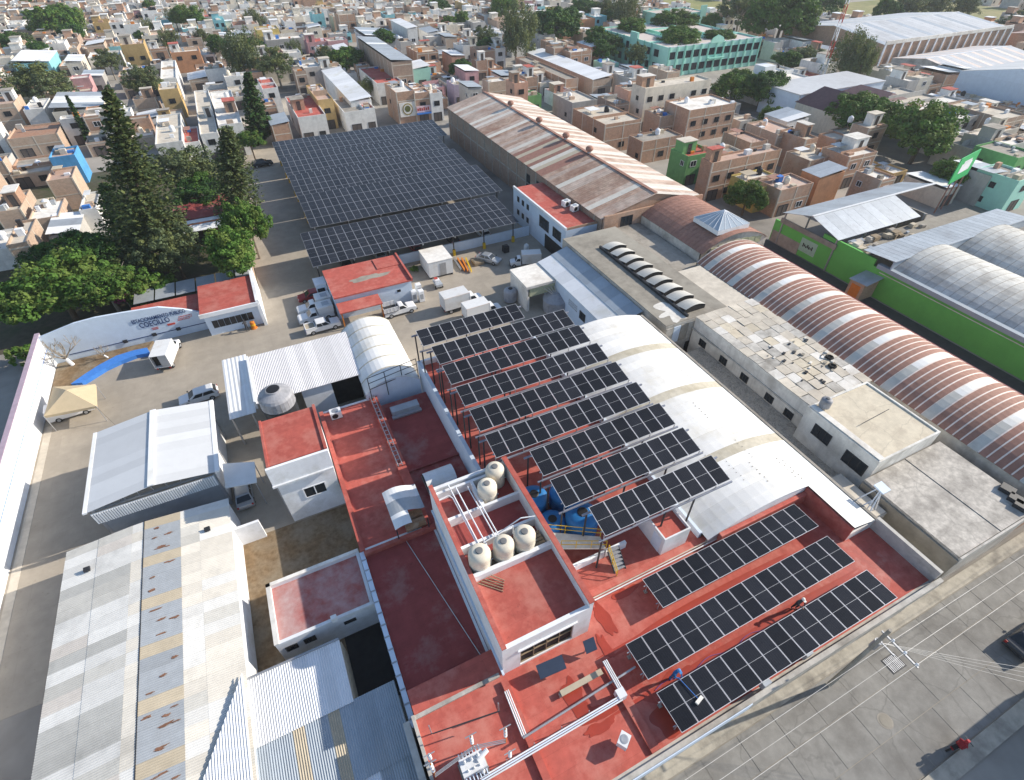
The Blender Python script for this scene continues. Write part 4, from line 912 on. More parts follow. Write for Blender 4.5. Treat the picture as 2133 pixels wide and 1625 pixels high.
# ------------------------------------------------------------------ concrete roof with louvred monitor
tg = thing('concrete_roof_hall', 'hall with stained concrete roof and curved louvre monitor', 'building', (43, 49, 0))
MB().box(37.5, 46.6, 37.2, 61.3, 0, 5.9).build('wall', CONCL, tg); MB().box(37.5, 46.6, 37.25, 61.3, 5.904, 6.0).build('roof', CONCD, tg)
MB().box(46.62, 50.4, 37.3, 46.6, 0, 5.75).build('east_wing', CONCL, tg); MB().box(46.62, 50.4, 37.3, 46.6, 5.754, 5.9).build('east_roof', CREAM, tg)
MB().box(46.62, 51.9, 46.62, 62.5, 0, 4.9).build('sunk_wing', CONCL, tg); MB().box(46.62, 51.9, 46.62, 62.5, 4.904, 5.0).build('sunk_roof', CONC, tg)
MB().prism(blob(40.2, 39.5, 2.0, 1.7, 77, 30, .5), 6.0, 6.012).build('white_crust', CREAM2, tg)
for k in range(9):
    y0 = 38.0+k*2.05
    def lv(u, v, y0=y0): x = 41.0+3.0*u; return (x, y0+.25+1.78*v, 6.25+.35*math.sin(math.pi*u)+.34*(1-v))
    MB().grid(lv, 8, 1).build('louvre_shell', ASB[3], tg); MB().grid(lambda u, v, y0=y0: (lv(u, 0)[0], y0+.3, 6.0+(lv(u, 0)[2]-6.03)*v), 8, 1).build('louvre_opening', INSIDE, tg)
MB().box(40.7, 40.98, 37.6, 56.6, 6.0, 6.35).build('monitor_kerb', DARK, tg)
for x in (38.4, 42.6): win(tg, 'S', 37.2, x, 0, 3.0, 2.6, WIN_O, 'opening')
for k in range(8): ubox('panel', tg, 37.6+k*1.1, 38.6+k*1.1, 37.12, 37.195, 3.2, 5.5, (CONCL, WBLUE, CONC)[k % 3])
MB().box(45.4, 64.2, 62.52, 62.9, 0, 7.2).build('brick_screen', BRICK, tg)
win(tg, 'S', 62.52, 49.5, 5.0, 2.2, 1.6, WIN_D)
# ------------------------------------------------------------------ brown domed hall with glass pyramid
tg = thing('domed_brown_hall', 'short brown vaulted hall with glass pyramid skylight', 'building', (58.2, 55.5, 0))
DX0, DX1, DY0, DY1 = 52.2, 64.3, 48.4, 62.4
SH = sheet_mesh('brown_sheet', DX0, DX1, 6.2, 8.1, .78, [RUST, RUST], 14, rib=.06, ribh=.03)
for k in range(18): ob = put('roof_sheet', SH, tg); ob.location = Vector(((DX0+DX1)/2, DY0+k*.78, 0))-ORI[tg]
e3 = [(DX0+(DX1-DX0)*k/14, arc(DX0, DX1, 6.2, 8.1, k/14)-.05) for k in range(15)]
b = MB(); pts = [(x, DY0+.2, z) for x, z in e3]+[(DX1, DY0+.2, 0), (DX0, DY0+.2, 0)]; b.poly(pts); b.poly([(p[0], p[1]+.2, p[2]) for p in pts][::-1]); b.build('end_wall', CONCL, tg)
MB().box(DX0+.05, DX0+.3, DY0+.4, DY1, 0, 6.15).build('side_wall', CONCL, tg); MB().box(DX1-.3, DX1-.05, DY0+.4, DY1, 0, 6.15).build('side_wall', BRICK, tg)
for k in range(7): ubox('yellowed_pane', tg, DX0+1.6+k*1.35, DX0+2.8+k*1.35, DY0+.12, DY0+.195, 5.7, 6.5+.5*math.sin(math.pi*(k+.8)/7.6), MATS['yellowed_fibreglass'])
sk = thing('glass_pyramid', 'white framed glass pyramid skylight on brown vault', 'skylight', (58, 52, 8.3))
PX0, PX1, PY0, PY1 = 55.2, 60.9, 49.4, 54.5; ap = (58.2, 52.0, 10.0)
MB().ring(PX0, PX1, PY0, PY1, 7.9, 8.55, .15).build('curb', WHITE, sk)
cs = [(PX0, PY0, 8.55), (PX1, PY0, 8.55), (PX1, PY1, 8.55), (PX0, PY1, 8.55)]
for k in range(4):
    a_, c_ = Vector(cs[k]), Vector(cs[(k+1) % 4]); A_ = Vector(ap)
    for j in range(5):
        p, q = a_.lerp(c_, j/5), a_.lerp(c_, (j+1)/5); b = MB(); b.poly([p, q, A_]); nn = (q-p).cross(A_-p).normalized(); b.poly([A_-nn*.02, q-nn*.02, p-nn*.02]); b.build('pane', GLASSB, sk)
        MB().tube(p, p.lerp(A_, .98), .045, 5).build('glazing_bar', WHITE, sk)
# ------------------------------------------------------------------ long brown vault
tg = thing('long_brown_vault', 'long brown vaulted roof with light ribs and pale strips', 'building', (56, 24, 0))
BX0, BX1, BY0, BY1 = 50.5, 61.8, 4.2, 47.4
SHB = sheet_mesh('brown_sheet', BX0, BX1, 5.9, 7.75, .70, [RUST, RIB], 16, rib=.12, ribh=.05)
SHL = sheet_mesh('pale_sheet', BX0, BX1, 5.9, 7.75, .9, [ASB[3], WVAULT, ASB[0], RIB], 16, rib=.05, ribh=.03, segm=lambda u: 0 if u < .3 else 1 if u < .72 else 2)
yv = BY1; k = 0
while yv > BY0+.3:
    pale = (k-2) % 6 == 0; yv -= .9 if pale else .70
    ob = put('roof_sheet', SHL if pale else SHB, tg); ob.location = Vector(((BX0+BX1)/2, yv, 0))-ORI[tg]; k += 1
MB().box(BX0+.05, BX0+.3, BY0, BY1, 0, 5.85).build('side_wall', CONCL, tg); MB().box(BX1-.3, BX1-.05, BY0, BY1, 0, 5.85).build('side_wall', BRICK, tg)
MB().box(BX1, BX1+.25, BY0, BY1, 5.7, 5.95).build('gutter', mat('maroon_gutter', (.2, .05, .05), .6), tg)
e4 = [(BX0+(BX1-BX0)*k/16, arc(BX0, BX1, 5.9, 7.75, k/16)-.05) for k in range(17)]
for y in (BY1-.1, BY0+.1):
    b = MB(); pts = [(x, y, z) for x, z in e4]+[(BX1, y, 0), (BX0, y, 0)]; b.poly(pts); b.poly([(p[0], y+.15, p[2]) for p in pts][::-1]); b.build('end_wall', BRICK, tg)
# ------------------------------------------------------------------ weathered buildings beside the vault
tg = thing('slab_roof_building', 'old building roofed with cracked pale slabs and debris', 'building', (45.6, 29, 0))
MB().ring(41.6, 50.2, 20.4, 37.0, 0, 6.2, .3).build('wall', DWHITE, tg); MB().box(41.45, 41.595, 20.4, 37.0, 4.55, 4.7).build('ledge', CONCL, tg)
rr = random.Random(8)
for i in range(7):
    for j in range(12):
        x0 = 41.5+i*1.243; y0 = 20.3+j*1.395+(i % 2)*.25*(j < 11); z = 6.22+rr.uniform(0, .05); g = rr.uniform(.01, .05)
        MB().obox((x0+.62, y0+.7, z), (.62-g, rr.uniform(-.02, .02), rr.uniform(-.025, .025)), (rr.uniform(-.02, .02), .7-g, rr.uniform(-.03, .03)), (0, 0, .04)).build('roof_slab', (CREAM2, CREAM, CONCL, TANROOF)[rr.choice((0, 1, 1, 1, 2, 3))], tg)
for y in (35.0, 31.5, 28.2, 24.6, 22.0): win(tg, 'W', 41.6, y, 3.2, 1.1, .9, WIN_D)
rr = random.Random(3)
for k in range(40):
    x = rr.uniform(43.5, 49.8); y = rr.uniform(22, 29); dbr = MB(); a = rr.uniform(.05, .22)
    dbr.obox((x, y, 6.3+a*.2), (a, a*.4, 0), (-a*.3, a*.6, 0), (0, 0, a*.3)).build('debris', (BLACKP, DARK, CONCD, CREAM2)[k % 4], tg)
def tyre(label, p):
    tg = thing('tyre', label, 'tyre', p); b = MB()
    N = 16
    for k in range(N):
        for j in range(8): pass
    b.grid(lambda u, v: (p[0]+(.32+.12*math.cos(v*2*math.pi))*math.cos(u*2*math.pi), p[1]+(.32+.12*math.cos(v*2*math.pi))*math.sin(u*2*math.pi), p[2]+.12+.12*math.sin(v*2*math.pi)), 16, 8)
    b.build('tyre_ring', RUBBER, tg, smooth=True)
p = at(1727, 746, 6.3); tyre('black tyre lying on slab roof edge, farther one', (p.x, p.y, 6.3)); p = at(1733, 764, 6.3); tyre('black tyre lying on slab roof edge, nearer one', (p.x, p.y, 6.3))
tg = block('tan_roof_building', 'old building with clean tan roof and two dark windows', 'building', 40.2, 48.2, 12.4, 19.9, 7.2, DWHITE, TANROOF, par=.12)
win(tg, 'W', 40.2, 17.6, 4.9, 1.9, 1.3, WIN_D); win(tg, 'W', 40.2, 14.0, 4.7, 2.2, 1.4, WIN_D)
MB().box(40.3, 40.9, 12.5, 19.8, 7.24, 7.3).build('roof_band', CREAM2, tg); MB().tube((42.5, 16.1, 7.3), (46.5, 16.3, 7.3), .03, 5).build('roof_cable', DARK, tg)
tinaco('water_tank', 'small grey tank at the corner of tan roof', (41.4, 19.2, 7.3), .5, 1.0, TANKG)
tg = thing('grey_slab_building', 'corner building with mottled grey concrete roof by the street', 'building', (44.5, 8, 0))
MB().box(39.4, 49.4, 4.1, 12.35, 0, 5.3).build('wall', CONCL, tg); MOT = mat('mottled_concrete', (.54, .50, .445), .92, .25, .8, stain=(.29, .265, .235), amt=.5, sscale=.55, crack=.25)
MB().box(39.4, 44.5, 4.15, 12.3, 5.304, 5.45).build('roof_slab', MOT, tg); MB().box(44.56, 49.3, 4.15, 12.3, 5.304, 5.5).build('roof_slab', MOT, tg); MB().box(39.35, 49.5, 3.95, 4.1, 4.6, 5.5).build('parapet', CONCL, tg); MB().box(39.2, 39.38, 4, 12.3, 0, 5.2).build('moss_edge', CONCD, tg)  # includes a darker concrete layer on the alley-side wall
for k, (x, y) in enumerate(((48.5, 5.4), (48.2, 4.8), (48.9, 6.3))): MB().obox((x, y, 5.7), (.4, .1, 0), (-.1, .5, 0), (0, 0, .2)).build('scrap', DARK, tg)
# ------------------------------------------------------------------ green market building
tg = thing('green_building', 'long bright green walled market building with vaulted roofs', 'building', (88, 28, 0))
MB().box(74.9, 75.2, -6, 38.2, 0, 4.05).build('wall', GREEN, tg); MB().box(74.9, 75.2, 38.2, 47.0, 0, 5.0).build('wall', GREEN, tg); MB().box(74.9, 75.2, 47.0, 56.0, 0, 3.6).build('wall', GREEN, tg)
MB().box(74.86, 74.895, 47.2, 50.2, .9, 3.0).build('pale_panel', mat('pale_green_panel', (.42, .62, .48), .8, .1, 1), tg)
MB().box(74.8, 74.895, 50.2, 55.8, 0, 1.9).build('bare_render', CONC, tg)
for k in range(7): ubox('wall_lettering', tg, 74.84, 74.858, 49.5-k*.28, 49.7-k*.28, 1.7+.1*(k % 2), 2.3-.15*(k % 3), INKB)
MB().box(74.5, 75.2, -6, 37.5, 4.15, 4.75).build('gutter', BLUEM, tg); MB().box(74.85, 74.895, -6, 37, 3.55, 3.65).build('conduit', CREAM2, tg)
VG = mat('dirty_white_vault', (.58, .57, .53), .75, .12, .6, stain=(.36, .34, .31), amt=.5, sscale=.4)
for (gx0, gx1) in ((75.0, 88.6), (88.8, 103.0)):
    SHG = sheet_mesh('market_sheet', gx0, gx1, 4.6, 6.6, 1.1, [VG, CONC], 14, rib=.05, ribh=.02)
    for k in range(38): ob = put('roof_sheet', SHG, tg); ob.location = Vector(((gx0+gx1)/2, 35.6-(k+1)*1.1, 0))-ORI[tg]
    e5 = [(gx0+(gx1-gx0)*k/14, arc(gx0, gx1, 4.6, 6.6, k/14)-.05) for k in range(15)]
    b = MB(); pts = [(x, 35.5, z) for x, z in e5]+[(gx1, 35.5, 0), (gx0, 35.5, 0)]; b.poly(pts); b.build('end_wall', CONC, tg)
for k in range(27):
    x0 = 74.6+k*1.15; b = MB(); b.obox((x0+.57, 37.9, 5.75), (.55, 0, 0), (0, 2.4, -.2), (0, 0, .03)); b.build('strip_sheet', GREYM, tg)
MB().box(74.6, 105.5, 35.62, 35.8, 4.5, 6.0).build('strip_fascia', BLUEM, tg)
# metal gable next to it
tg = thing('grey_gable_roof', 'grey metal gable roof open at the end above green wall', 'shed', (84, 49.5, 0))
slope_y = MB()
for k in range(14):
    x0 = 74.4+k*2.05
    if k < 9: b = MB(); b.obox((x0+1.02, 46.9, 6.0), (1.01, 0, 0), (0, 2.7, .75), (0, 0, .03)); b.build('roof_sheet', GREYM, tg)
    b = MB(); b.obox((x0+1.02, 52.2, 6.0), (1.01, 0, 0), (0, 2.6, -.75), (0, 0, .03)); b.build('roof_sheet', GREYM, tg)
MB().box(74.4, 103, 49.4, 49.75, 6.75, 6.86).build('ridge_cap', WMETAL, tg)
for x in (74.8, 81, 88, 94.5):
    for y in (44.6, 54.4): ubox('post', tg, x-.1, x+.1, y-.1, y+.1, 0, 5.2, STEEL)
MB().box(74.6, 74.85, 44.3, 54.8, 3.6, 4.4).build('end_screen', CONCD, tg)
MB().box(94.6, 94.9, 44.4, 54.6, 0, 5.2).build('end_wall', CONC, tg)
rr = random.Random(12)
for k in range(26):
    x = rr.uniform(76, 92); y = rr.uniform(40.6, 43.8); a = rr.uniform(.25, .8)
    jb = tag(MB().obox((x, y, 4.3+a*.5), (a, a*.3*rr.uniform(-1, 1), rr.uniform(-.2, .2)*a), (0, a*.7, rr.uniform(-.2, .2)*a), (0, 0, a*.5)).obox((x, y, 4.3+a*1.05), (a*.8, 0, 0), (0, a*.5, 0), (0, 0, a*.06)).build('scrap_box', (TANM, CREAM, WOOD, CONC, GREYM)[k % 5]), ('tan', 'cream', 'wooden', 'grey', 'metal')[k % 5]+' scrap box in the junk pile between market roofs', 'scrap', 'junk between the market roofs')
struct(MB().box(75.2, 105, 40.3, 44.2, 4.0, 4.3).build('junk_deck', CONCD))
ub_ = thing('roof_cabin', 'small brown cabin with tarpaulin roof against green wall', 'cabin', (73, 37.6, 0))
MB().box(71.9, 74.85, 36.4, 38.6, 0, 2.6).build('wall', BRICKL, ub_); MB().obox((73.3, 37.4, 2.85), (1.6, 0, .25), (0, 1.4, -.1), (0, 0, .04)).build('tarpaulin', GREYM, ub_); MB().box(71.85, 71.89, 36.8, 38.2, .1, 2.1).build('door', ORANGE, ub_)
# ------------------------------------------------------------------ vehicles (templates face +X, origin on the ground)
def xz(b, pts, y0, y1, m=0, ti=0):
    """side profile extruded across y; ti pulls the upper points inwards (tumblehome)"""
    n = len(pts); i = len(b.v); zt = max(p[1] for p in pts); zb = min(p[1] for p in pts)
    for y, sg in ((y0, 1), (y1, -1)):
        for x, z in pts: b.v.append((x, y+sg*ti*(z-zb)/(zt-zb), z))
    b.f.append(tuple(i+k for k in range(n))); b.m.append(m); b.f.append(tuple(i+n+n-1-k for k in range(n))); b.m.append(m)
    for k in range(n): b.f.append((i+(k+1) % n, i+k, i+n+k, i+n+(k+1) % n)); b.m.append(m)
    return b
LAMP = mat('headlamp_lens', (.7, .7, .68), .2, .02); TAIL = mat('tail_lamp_lens', (.4, .02, .02), .3, .02)
def wheels(tg, xs, hw, r=.36):
    for x in xs:
        for s_ in (-1, 1):
            y = s_*(hw-.1)
            w = MB().tube((x, y-.1, r), (x, y+.1, r), r, 16).build('wheel', RUBBER, tg)
            MB().tube((x, y+s_*.085, r), (x, y+s_*.108, r), r*.6, 12).build('rim', STEEL, w)
def glasses(tg, cab, hw, ti, zb, zt, posts):
    """cab = (x_rear_bottom, x_rear_top, x_front_top, x_front_bottom)"""
    xa, xb, xc, xd = cab
    f = lambda z: (z-zb)/(zt-zb)
    z0, z1 = zb+.08*(zt-zb), zt-.15*(zt-zb)
    for s_ in (-1, 1):
        for u0, u1 in posts:
            b = MB(); q = []
            for u, z in ((u0, z0), (u1, z0), (u1, z1), (u0, z1)):
                xl = xa+(xb-xa)*f(z); xr = xd+(xc-xd)*f(z); q.append((xl+(xr-xl)*u, s_*(hw-ti*f(z)+.006), z))
            b.poly(q if s_ < 0 else q[::-1]); b.build('side_window', GLASS, tg)
    for nm, xlo, xhi, sg in (('windscreen', xd, xc, 1), ('rear_window', xa, xb, -1)):
        b = MB(); q = []
        for s_, z in ((-1, z0), (1, z0), (1, z1), (-1, z1)):
            q.append((xlo+(xhi-xlo)*f(z)+sg*.012, s_*(hw-ti*f(z)-.1), z))
        b.poly(q if sg > 0 else q[::-1]); b.build(nm, GLASS, tg)
def lamps(tg, xf, xr, hw, zf, zr):
    for s_ in (-1, 1):
        MB().box(xf-.04, xf+.02, s_*(hw-.3)-.16, s_*(hw-.3)+.16, zf-.08, zf+.08).build('headlight', LAMP, tg)
        MB().box(xr-.02, xr+.04, s_*(hw-.15)-.09, s_*(hw-.15)+.09, zr-.14, zr+.14).build('tail_light', TAIL, tg)
def pickup(kind, paint, crew=False):
    tg = thing('pickup_truck', 'x', 'pickup truck'); hw = .9
    b = MB(); xz(b, [(-2.55, .42), (2.5, .42), (2.62, .6), (2.6, .92), (2.45, 1.05), (1.25, 1.15), (1.2, 1.12), (-2.55, 1.12)], -hw, hw, 0, .05); b.build('body', paint, tg)
    xa = -1.0 if crew else -.25
    cab = (xa, xa+.12, .55, 1.25); b = MB(); xz(b, [(xa, 1.12), (1.25, 1.12), (.55, 1.72), (xa+.12, 1.74)], -hw+.04, hw-.04, 0, .14); b.build('cabin', paint, tg)
    glasses(tg, cab, hw-.04, .14, 1.12, 1.73, ((.06, .46), (.5, .94)) if crew else ((.1, .9),))
    MB().box(2.55, 2.72, -hw, hw, .4, .62).build('front_bumper', STEEL if kind != 'stake' else DARK, tg); MB().box(-2.68, -2.54, -hw, hw, .42, .56).build('rear_bumper', STEEL, tg)
    if kind == 'bed': MB().box(-2.45, xa-.12, -hw+.12, hw-.12, 1.121, 1.128).build('bed_floor', mat('bed_liner', (.42, .36, .27), .8), tg); [MB().box(-2.5, xa-.05, s_*(hw-.08)-.05, s_*(hw-.08)+.05, 1.12, 1.3).build('bed_side', paint, tg) for s_ in (-1, 1)]; MB().box(-2.55, -2.45, -hw+.1, hw-.1, 1.12, 1.3).build('tailgate', paint, tg)
    if kind == 'stake':
        MB().box(-2.6, xa-.1, -1.0, 1.0, 1.125, 1.2).build('bed_floor', DARK, tg)
        for s_ in (-1, 1):
            for z in (1.3, 1.5, 1.7, 1.9): ubox('stake_rail', tg, -2.6, xa-.1, s_*.97-.03, s_*.97+.03, z-.06, z+.06, VWHITE)
            for k in range(5): ubox('stake_post', tg, -2.6+k*.55, -2.54+k*.55, s_*.97-.05, s_*.97+.05, 1.2, 1.98, VWHITE)
        ubox('stake_gate', tg, -2.64, -2.58, -1, 1, 1.25, 1.95, VWHITE)
    if kind == 'shell':
        MB().box(-2.65, xa-.08, -1.0, 1.0, 1.13, 2.35).build('cargo_shell', BOXW, tg); MB().box(-2.2, -1.2, -.5, .5, 2.35, 2.42).build('roof_hatch', GREYM, tg)
    wheels(tg, (-1.6, 1.7), hw, .37); lamps(tg, 2.6, -2.56, hw, .82, .85)
    return tg
def soften(tg):
    for c in tg.children:
        if c.name.split('.')[0] in ('body', 'cabin', 'cargo_box', 'cargo_shell'):
            md = c.modifiers.new('bevel', 'BEVEL'); md.width = .09 if c.name[:5] != 'cargo' else .03; md.segments = 2; md.limit_method = 'ANGLE'
def boxtruck(paint=VWHITE, L=4.2, open_side=False):
    tg = thing('box_truck', 'x', 'truck'); hw = 1.0
    b = MB(); xz(b, [(1.2, .45), (3.4, .45), (3.55, .7), (3.5, 1.1), (3.2, 1.25), (2.5, 1.32), (2.2, 1.35), (1.2, 1.35)], -hw+.05, hw-.05, 0, .06); b.build('body', paint, tg)
    b = MB(); xz(b, [(1.2, 1.35), (2.5, 1.33), (1.95, 2.1), (1.25, 2.12)], -hw+.1, hw-.1, 0, .15); b.build('cabin', paint, tg)
    glasses(tg, (1.2, 1.25, 1.95, 2.5), hw-.1, .15, 1.35, 2.11, ((.12, .92),))
    x0 = 1.05-L
    if open_side:
        b = MB(); b.box(x0, 1.0, -1.15, 1.15, .85, .98); b.box(x0, 1.0, -1.15, 1.15, 2.95, 3.05); b.box(x0, 1.0, 1.05, 1.15, .98, 2.95); b.box(x0, 1.0, -1.15, -1.05, .98, 2.95); b.box(.9, 1.0, -1.05, 1.05, .98, 2.95); b.build('cargo_box', BOXW, tg)
        MB().box(x0, x0+.08, -1.05, .05, .98, 2.95).build('rear_door', GREYM, tg); MB().box(x0+.5, .88, -1.0, 1.0, .985, 2.9).build('cargo_interior', INSIDE, tg)
    else:
        MB().box(x0, 1.0, -1.15, 1.15, .85, 3.05).build('cargo_box', BOXW, tg)
        for y in (-1.165, 1.151): ubox('box_trim', tg, x0-.01, 1.01, y, y+.014, 2.95, 3.06, RIB)
        for x in (x0-.008, .985): ubox('box_post', tg, x, x+.025, -1.17, -1.09, .85, 3.06, STEEL)
    MB().box(x0, 1.2, -.45, .45, .5, .84).build('chassis', DARK, tg)
    wheels(tg, (x0+1.0, 2.75), hw, .42); lamps(tg, 3.5, x0-.0, hw, .9, .75)
    MB().box(3.5, 3.65, -hw, hw, .42, .66).build('front_bumper', DARK, tg)
    return tg
def car(paint, kind='sedan'):
    tg = thing('car', 'x', 'car'); hw = .86
    if kind == 'van':
        b = MB(); xz(b, [(-2.3, .3), (2.3, .3), (2.42, .55), (2.3, .95), (1.5, 1.1), (-2.3, 1.1)], -hw, hw, 0, .03); b.build('body', paint, tg)
        cab = (-2.3, -2.2, .6, 1.5); zb, zt = 1.1, 1.85; b = MB(); xz(b, [(-2.3, 1.1), (1.5, 1.1), (.6, 1.85), (-2.2, 1.87)], -hw+.02, hw-.02, 0, .12)
    else:
        b = MB(); xz(b, [(-2.15, .28), (2.1, .28), (2.22, .5), (2.1, .78), (1.0, .93), (-1.5, .95), (-2.15, .9), (-2.25, .6)], -hw, hw, 0, .03); b.build('body', paint, tg)
        cab = (-1.75, -1.0, .25, 1.05) if kind == 'sedan' else (-2.1, -1.75, .25, 1.05); zb, zt = .93, 1.42; b = MB(); xz(b, [(cab[0], .93), (1.05, .93), (.25, 1.42), (cab[1], 1.43)], -hw+.03, hw-.03, 0, .16)
    b.build('cabin', paint, tg); glasses(tg, cab, hw-(.02 if kind == 'van' else .03), .12 if kind == 'van' else .16, zb, zt, ((.08, .5), (.54, .9)))
    wheels(tg, (-1.35, 1.35), hw, .32); lamps(tg, 2.15 if kind != 'van' else 2.35, -2.2 if kind != 'van' else -2.3, hw, .66, .78)
    for s_ in (-1, 1): MB().box(.95, 1.1, s_*(hw+.06)-.07, s_*(hw+.06)+.07, .95, 1.07).build('wing_mirror', DARK, tg)
    return tg
T = {'crew': pickup('bed', VWHITE, True), 'shell': pickup('shell', VWHITE), 'stake': pickup('stake', VWHITE), 'box': boxtruck(), 'open': boxtruck(open_side=True),
     'silver': car(VSILV), 'red': car(VRED, 'hatch'), 'dark': car(VBLK), 'white': car(VWHITE, 'hatch'), 'van': car(VWHITE, 'van')}
for v_ in T.values(): soften(v_)
USED = set()
def drive(key, px, py, heading, label, sc=.92, group=None, h=0.0, xy=None):
    p = Vector((xy[0], xy[1], h)) if xy else at(px, py, h)
    a = math.radians(heading)
    if key in USED: return copy_tree(T[key], p, a, label, group, sc)
    USED.add(key); o = T[key]; o.location = p; o.rotation_euler = (0, 0, a); o.scale = (sc,)*3; o['label'] = label
    if group: o['group'] = group
    return o
G = 'vehicles parked in the truck yard'
drive('open', 356, 748, 78, 'white box truck with dark open rear parked before mural wall', .82, G)
drive('crew', 674, 686, 2, 'white crew-cab pickup with empty open bed, nearest small vault', .88, G)
drive('shell', 661, 665, 182, 'white pickup with grey cargo shell, nearer of the reversed pair', .9, G)
drive('shell', 658, 647, 182, 'white pickup with grey cargo shell, farther of the reversed pair', .9, G)
drive('red', 652, 622, 182, 'dark red hatchback parked beside cargo pickups and yard house', .92, G)
drive('stake', 833, 652, 2, 'white stake-bed pickup parked before the yard house porch', .88, G)
drive('box', 962, 640, 2, 'white box truck in the yard, farther of two side by side', .9, G)
drive('box', 1004, 659, 2, 'white box truck in the yard, nearer of two side by side', .82, G)
drive('silver', 1018, 545, -52, 'silver sedan with dusty roof parked by the pale blue yard wall', .92, G)
drive('box', 1096, 552, 160, 'white truck partly hidden behind the cream hood', .72, G)
drive('white', 418, 832, 184, 'white hatchback nosing out from under the ribbed shed canopy', .95, G)
drive('van', 155, 862, 4, 'white van parked under the beige pop-up tent', .95, G)
drive('silver', 511, 1032, 92, 'grey car half hidden under the small white awning', .9)
drive('dark', 548, 346, 5, 'dark car parked on the lane left of solar carports', 1.0)
drive('dark', 2138, 1336, 0, 'black car at the right edge of the street', 1.0)
drive('white', 0, 0, 95, 'white car parked in the dark lane along green wall', 1.0, None, 0, (67.6, 15.5))
drive('silver', 0, 0, 95, 'grey car parked farther up the dark lane', 1.0, None, 0, (67.8, 26.5))
for k, (x, y, key) in enumerate(((8.5, 79, 'dark'), (14, 79.3, 'silver'), (20, 79, 'red'), (26.5, 79.2, 'dark'), (32, 79, 'white'), (20, 88.2, 'silver'), (28, 88, 'dark'), (34, 88.3, 'red'))):
    drive(key, 0, 0, 92, ['black car far left', 'grey car second from left', 'red car in the middle', 'black car right of the red one', 'white car far right', 'grey car in the gap row', 'black car in the gap row', 'red car in the gap row'][k]+' shaded under the nearest solar canopies', .95, 'cars shaded under solar canopies', 0, (x, y))
for k in [q for q in T if q not in USED]: drive(k, 560, 380+20*len(USED), 5, k+' vehicle parked on the lane', .95)
# ------------------------------------------------------------------ tent and yard props
tg = thing('popup_tent', 'beige pop-up tent with pyramid top by the boundary wall', 'tent', (-25.4, 59, 0))
tc = [at(91, 867, 2.3), at(200, 846, 2.3), at(198, 800, 2.3), at(111, 806, 2.3)]; apx = sum(tc, Vector())/4; apx.z = 3.5
b = MB()
for k in range(4):
    a_, c_ = tc[k], tc[(k+1) % 4]; b.poly([a_, c_, apx]); b.poly([a_-Vector((0, 0, .3)), c_-Vector((0, 0, .3)), c_, a_]); b.poly([a_-Vector((0, 0, .05)), apx-Vector((0, 0, .05)), c_-Vector((0, 0, .05))])
b.build('canopy', CANVAS, tg)
for k in range(4): MB().tube((tc[k].x, tc[k].y, 0), tc[k], .04, 6).build('leg', STEEL, tg)
MB().path([tc[1]-Vector((0, 0, .3)), (tc[1].x+1.0, tc[1].y-1.4, 0)], .012, 4).build('guy_rope', DARK, tg)
def bxthing(name, label, cat, px, py, sx, sy, sz, mt, h=0, extra=None, group=None):
    p = at(px, py, h); tg = thing(name, label, cat, p, 0, group)
    MB().box(p.x-sx/2, p.x+sx/2, p.y-sy/2, p.y+sy/2, h+.05, h+sz).build('body', mt, tg); MB().box(p.x-sx/2+.05, p.x+sx/2-.05, p.y-sy/2+.05, p.y+sy/2-.05, h, h+.05).build('base', DARK, tg)
    if extra: MB().box(p.x-sx*.3, p.x+sx*.3, p.y-sy/2-.015, p.y-sy/2-.002, h+sz*.3, h+sz*.75).build('panel', extra, tg)
    MB().box(p.x-sx*.42, p.x+sx*.42, p.y-sy*.42, p.y+sy*.42, h+sz, h+sz+.04).build('lid', mt, tg)
    return tg
z2 = lambda a, c: (820+a/5.613, 490+c/5.613)
for k, (a, c, lb) in enumerate(((245, 770, 'tall grey-white machine cabinet left of trio at house corner'), (330, 765, 'white machine cabinet right of trio at house corner'), (300, 690, 'white machine cabinet rear of trio at house corner'))):
    bxthing('machine_cabinet', lb, 'cabinet', *z2(a, c), .75, .8, 1.7, WMETAL, 0, GREYM, 'machine cabinets at the house corner')
p = at(*z2(560, 480)); tg = thing('site_container', 'white box container with cream top standing in the yard', 'container', p)
MB().box(p.x-1.9, p.x+1.9, p.y-.2, p.y+4.2, .3, 2.7).build('shell', BOXW, tg); MB().box(p.x-1.95, p.x+1.95, p.y-.25, p.y+4.25, 2.7, 2.8).build('roof', CREAM2, tg); MB().box(p.x-.2, p.x+.8, p.y-.24, p.y-.205, .35, 2.3).build('door', STEEL, tg)
for x in (-1.7, 1.7): ubox('skid', tg, p.x+x-.1, p.x+x+.1, p.y-.2, p.y+4.2, 0, .3, DARK)
p = at(*z2(520, 600)); tg = thing('hand_cart', 'small grey cart with red and white load beside container', 'cart', p); MB().box(p.x-.5, p.x+.5, p.y-.9, p.y+.9, .45, .8).build('tray', GREYM, tg); MB().box(p.x-.4, p.x+.3, p.y-.3, p.y+.5, .8, 1.2).build('load', WHITE, tg); MB().box(p.x-.4, p.x+.1, p.y+.1, p.y+.5, 1.2, 1.35).build('load', INKR, tg)
for s_ in (-1, 1): MB().tube((p.x+s_*.5, p.y-.5, .25), (p.x+s_*.58, p.y-.5, .25), .25, 12).build('wheel', RUBBER, tg)
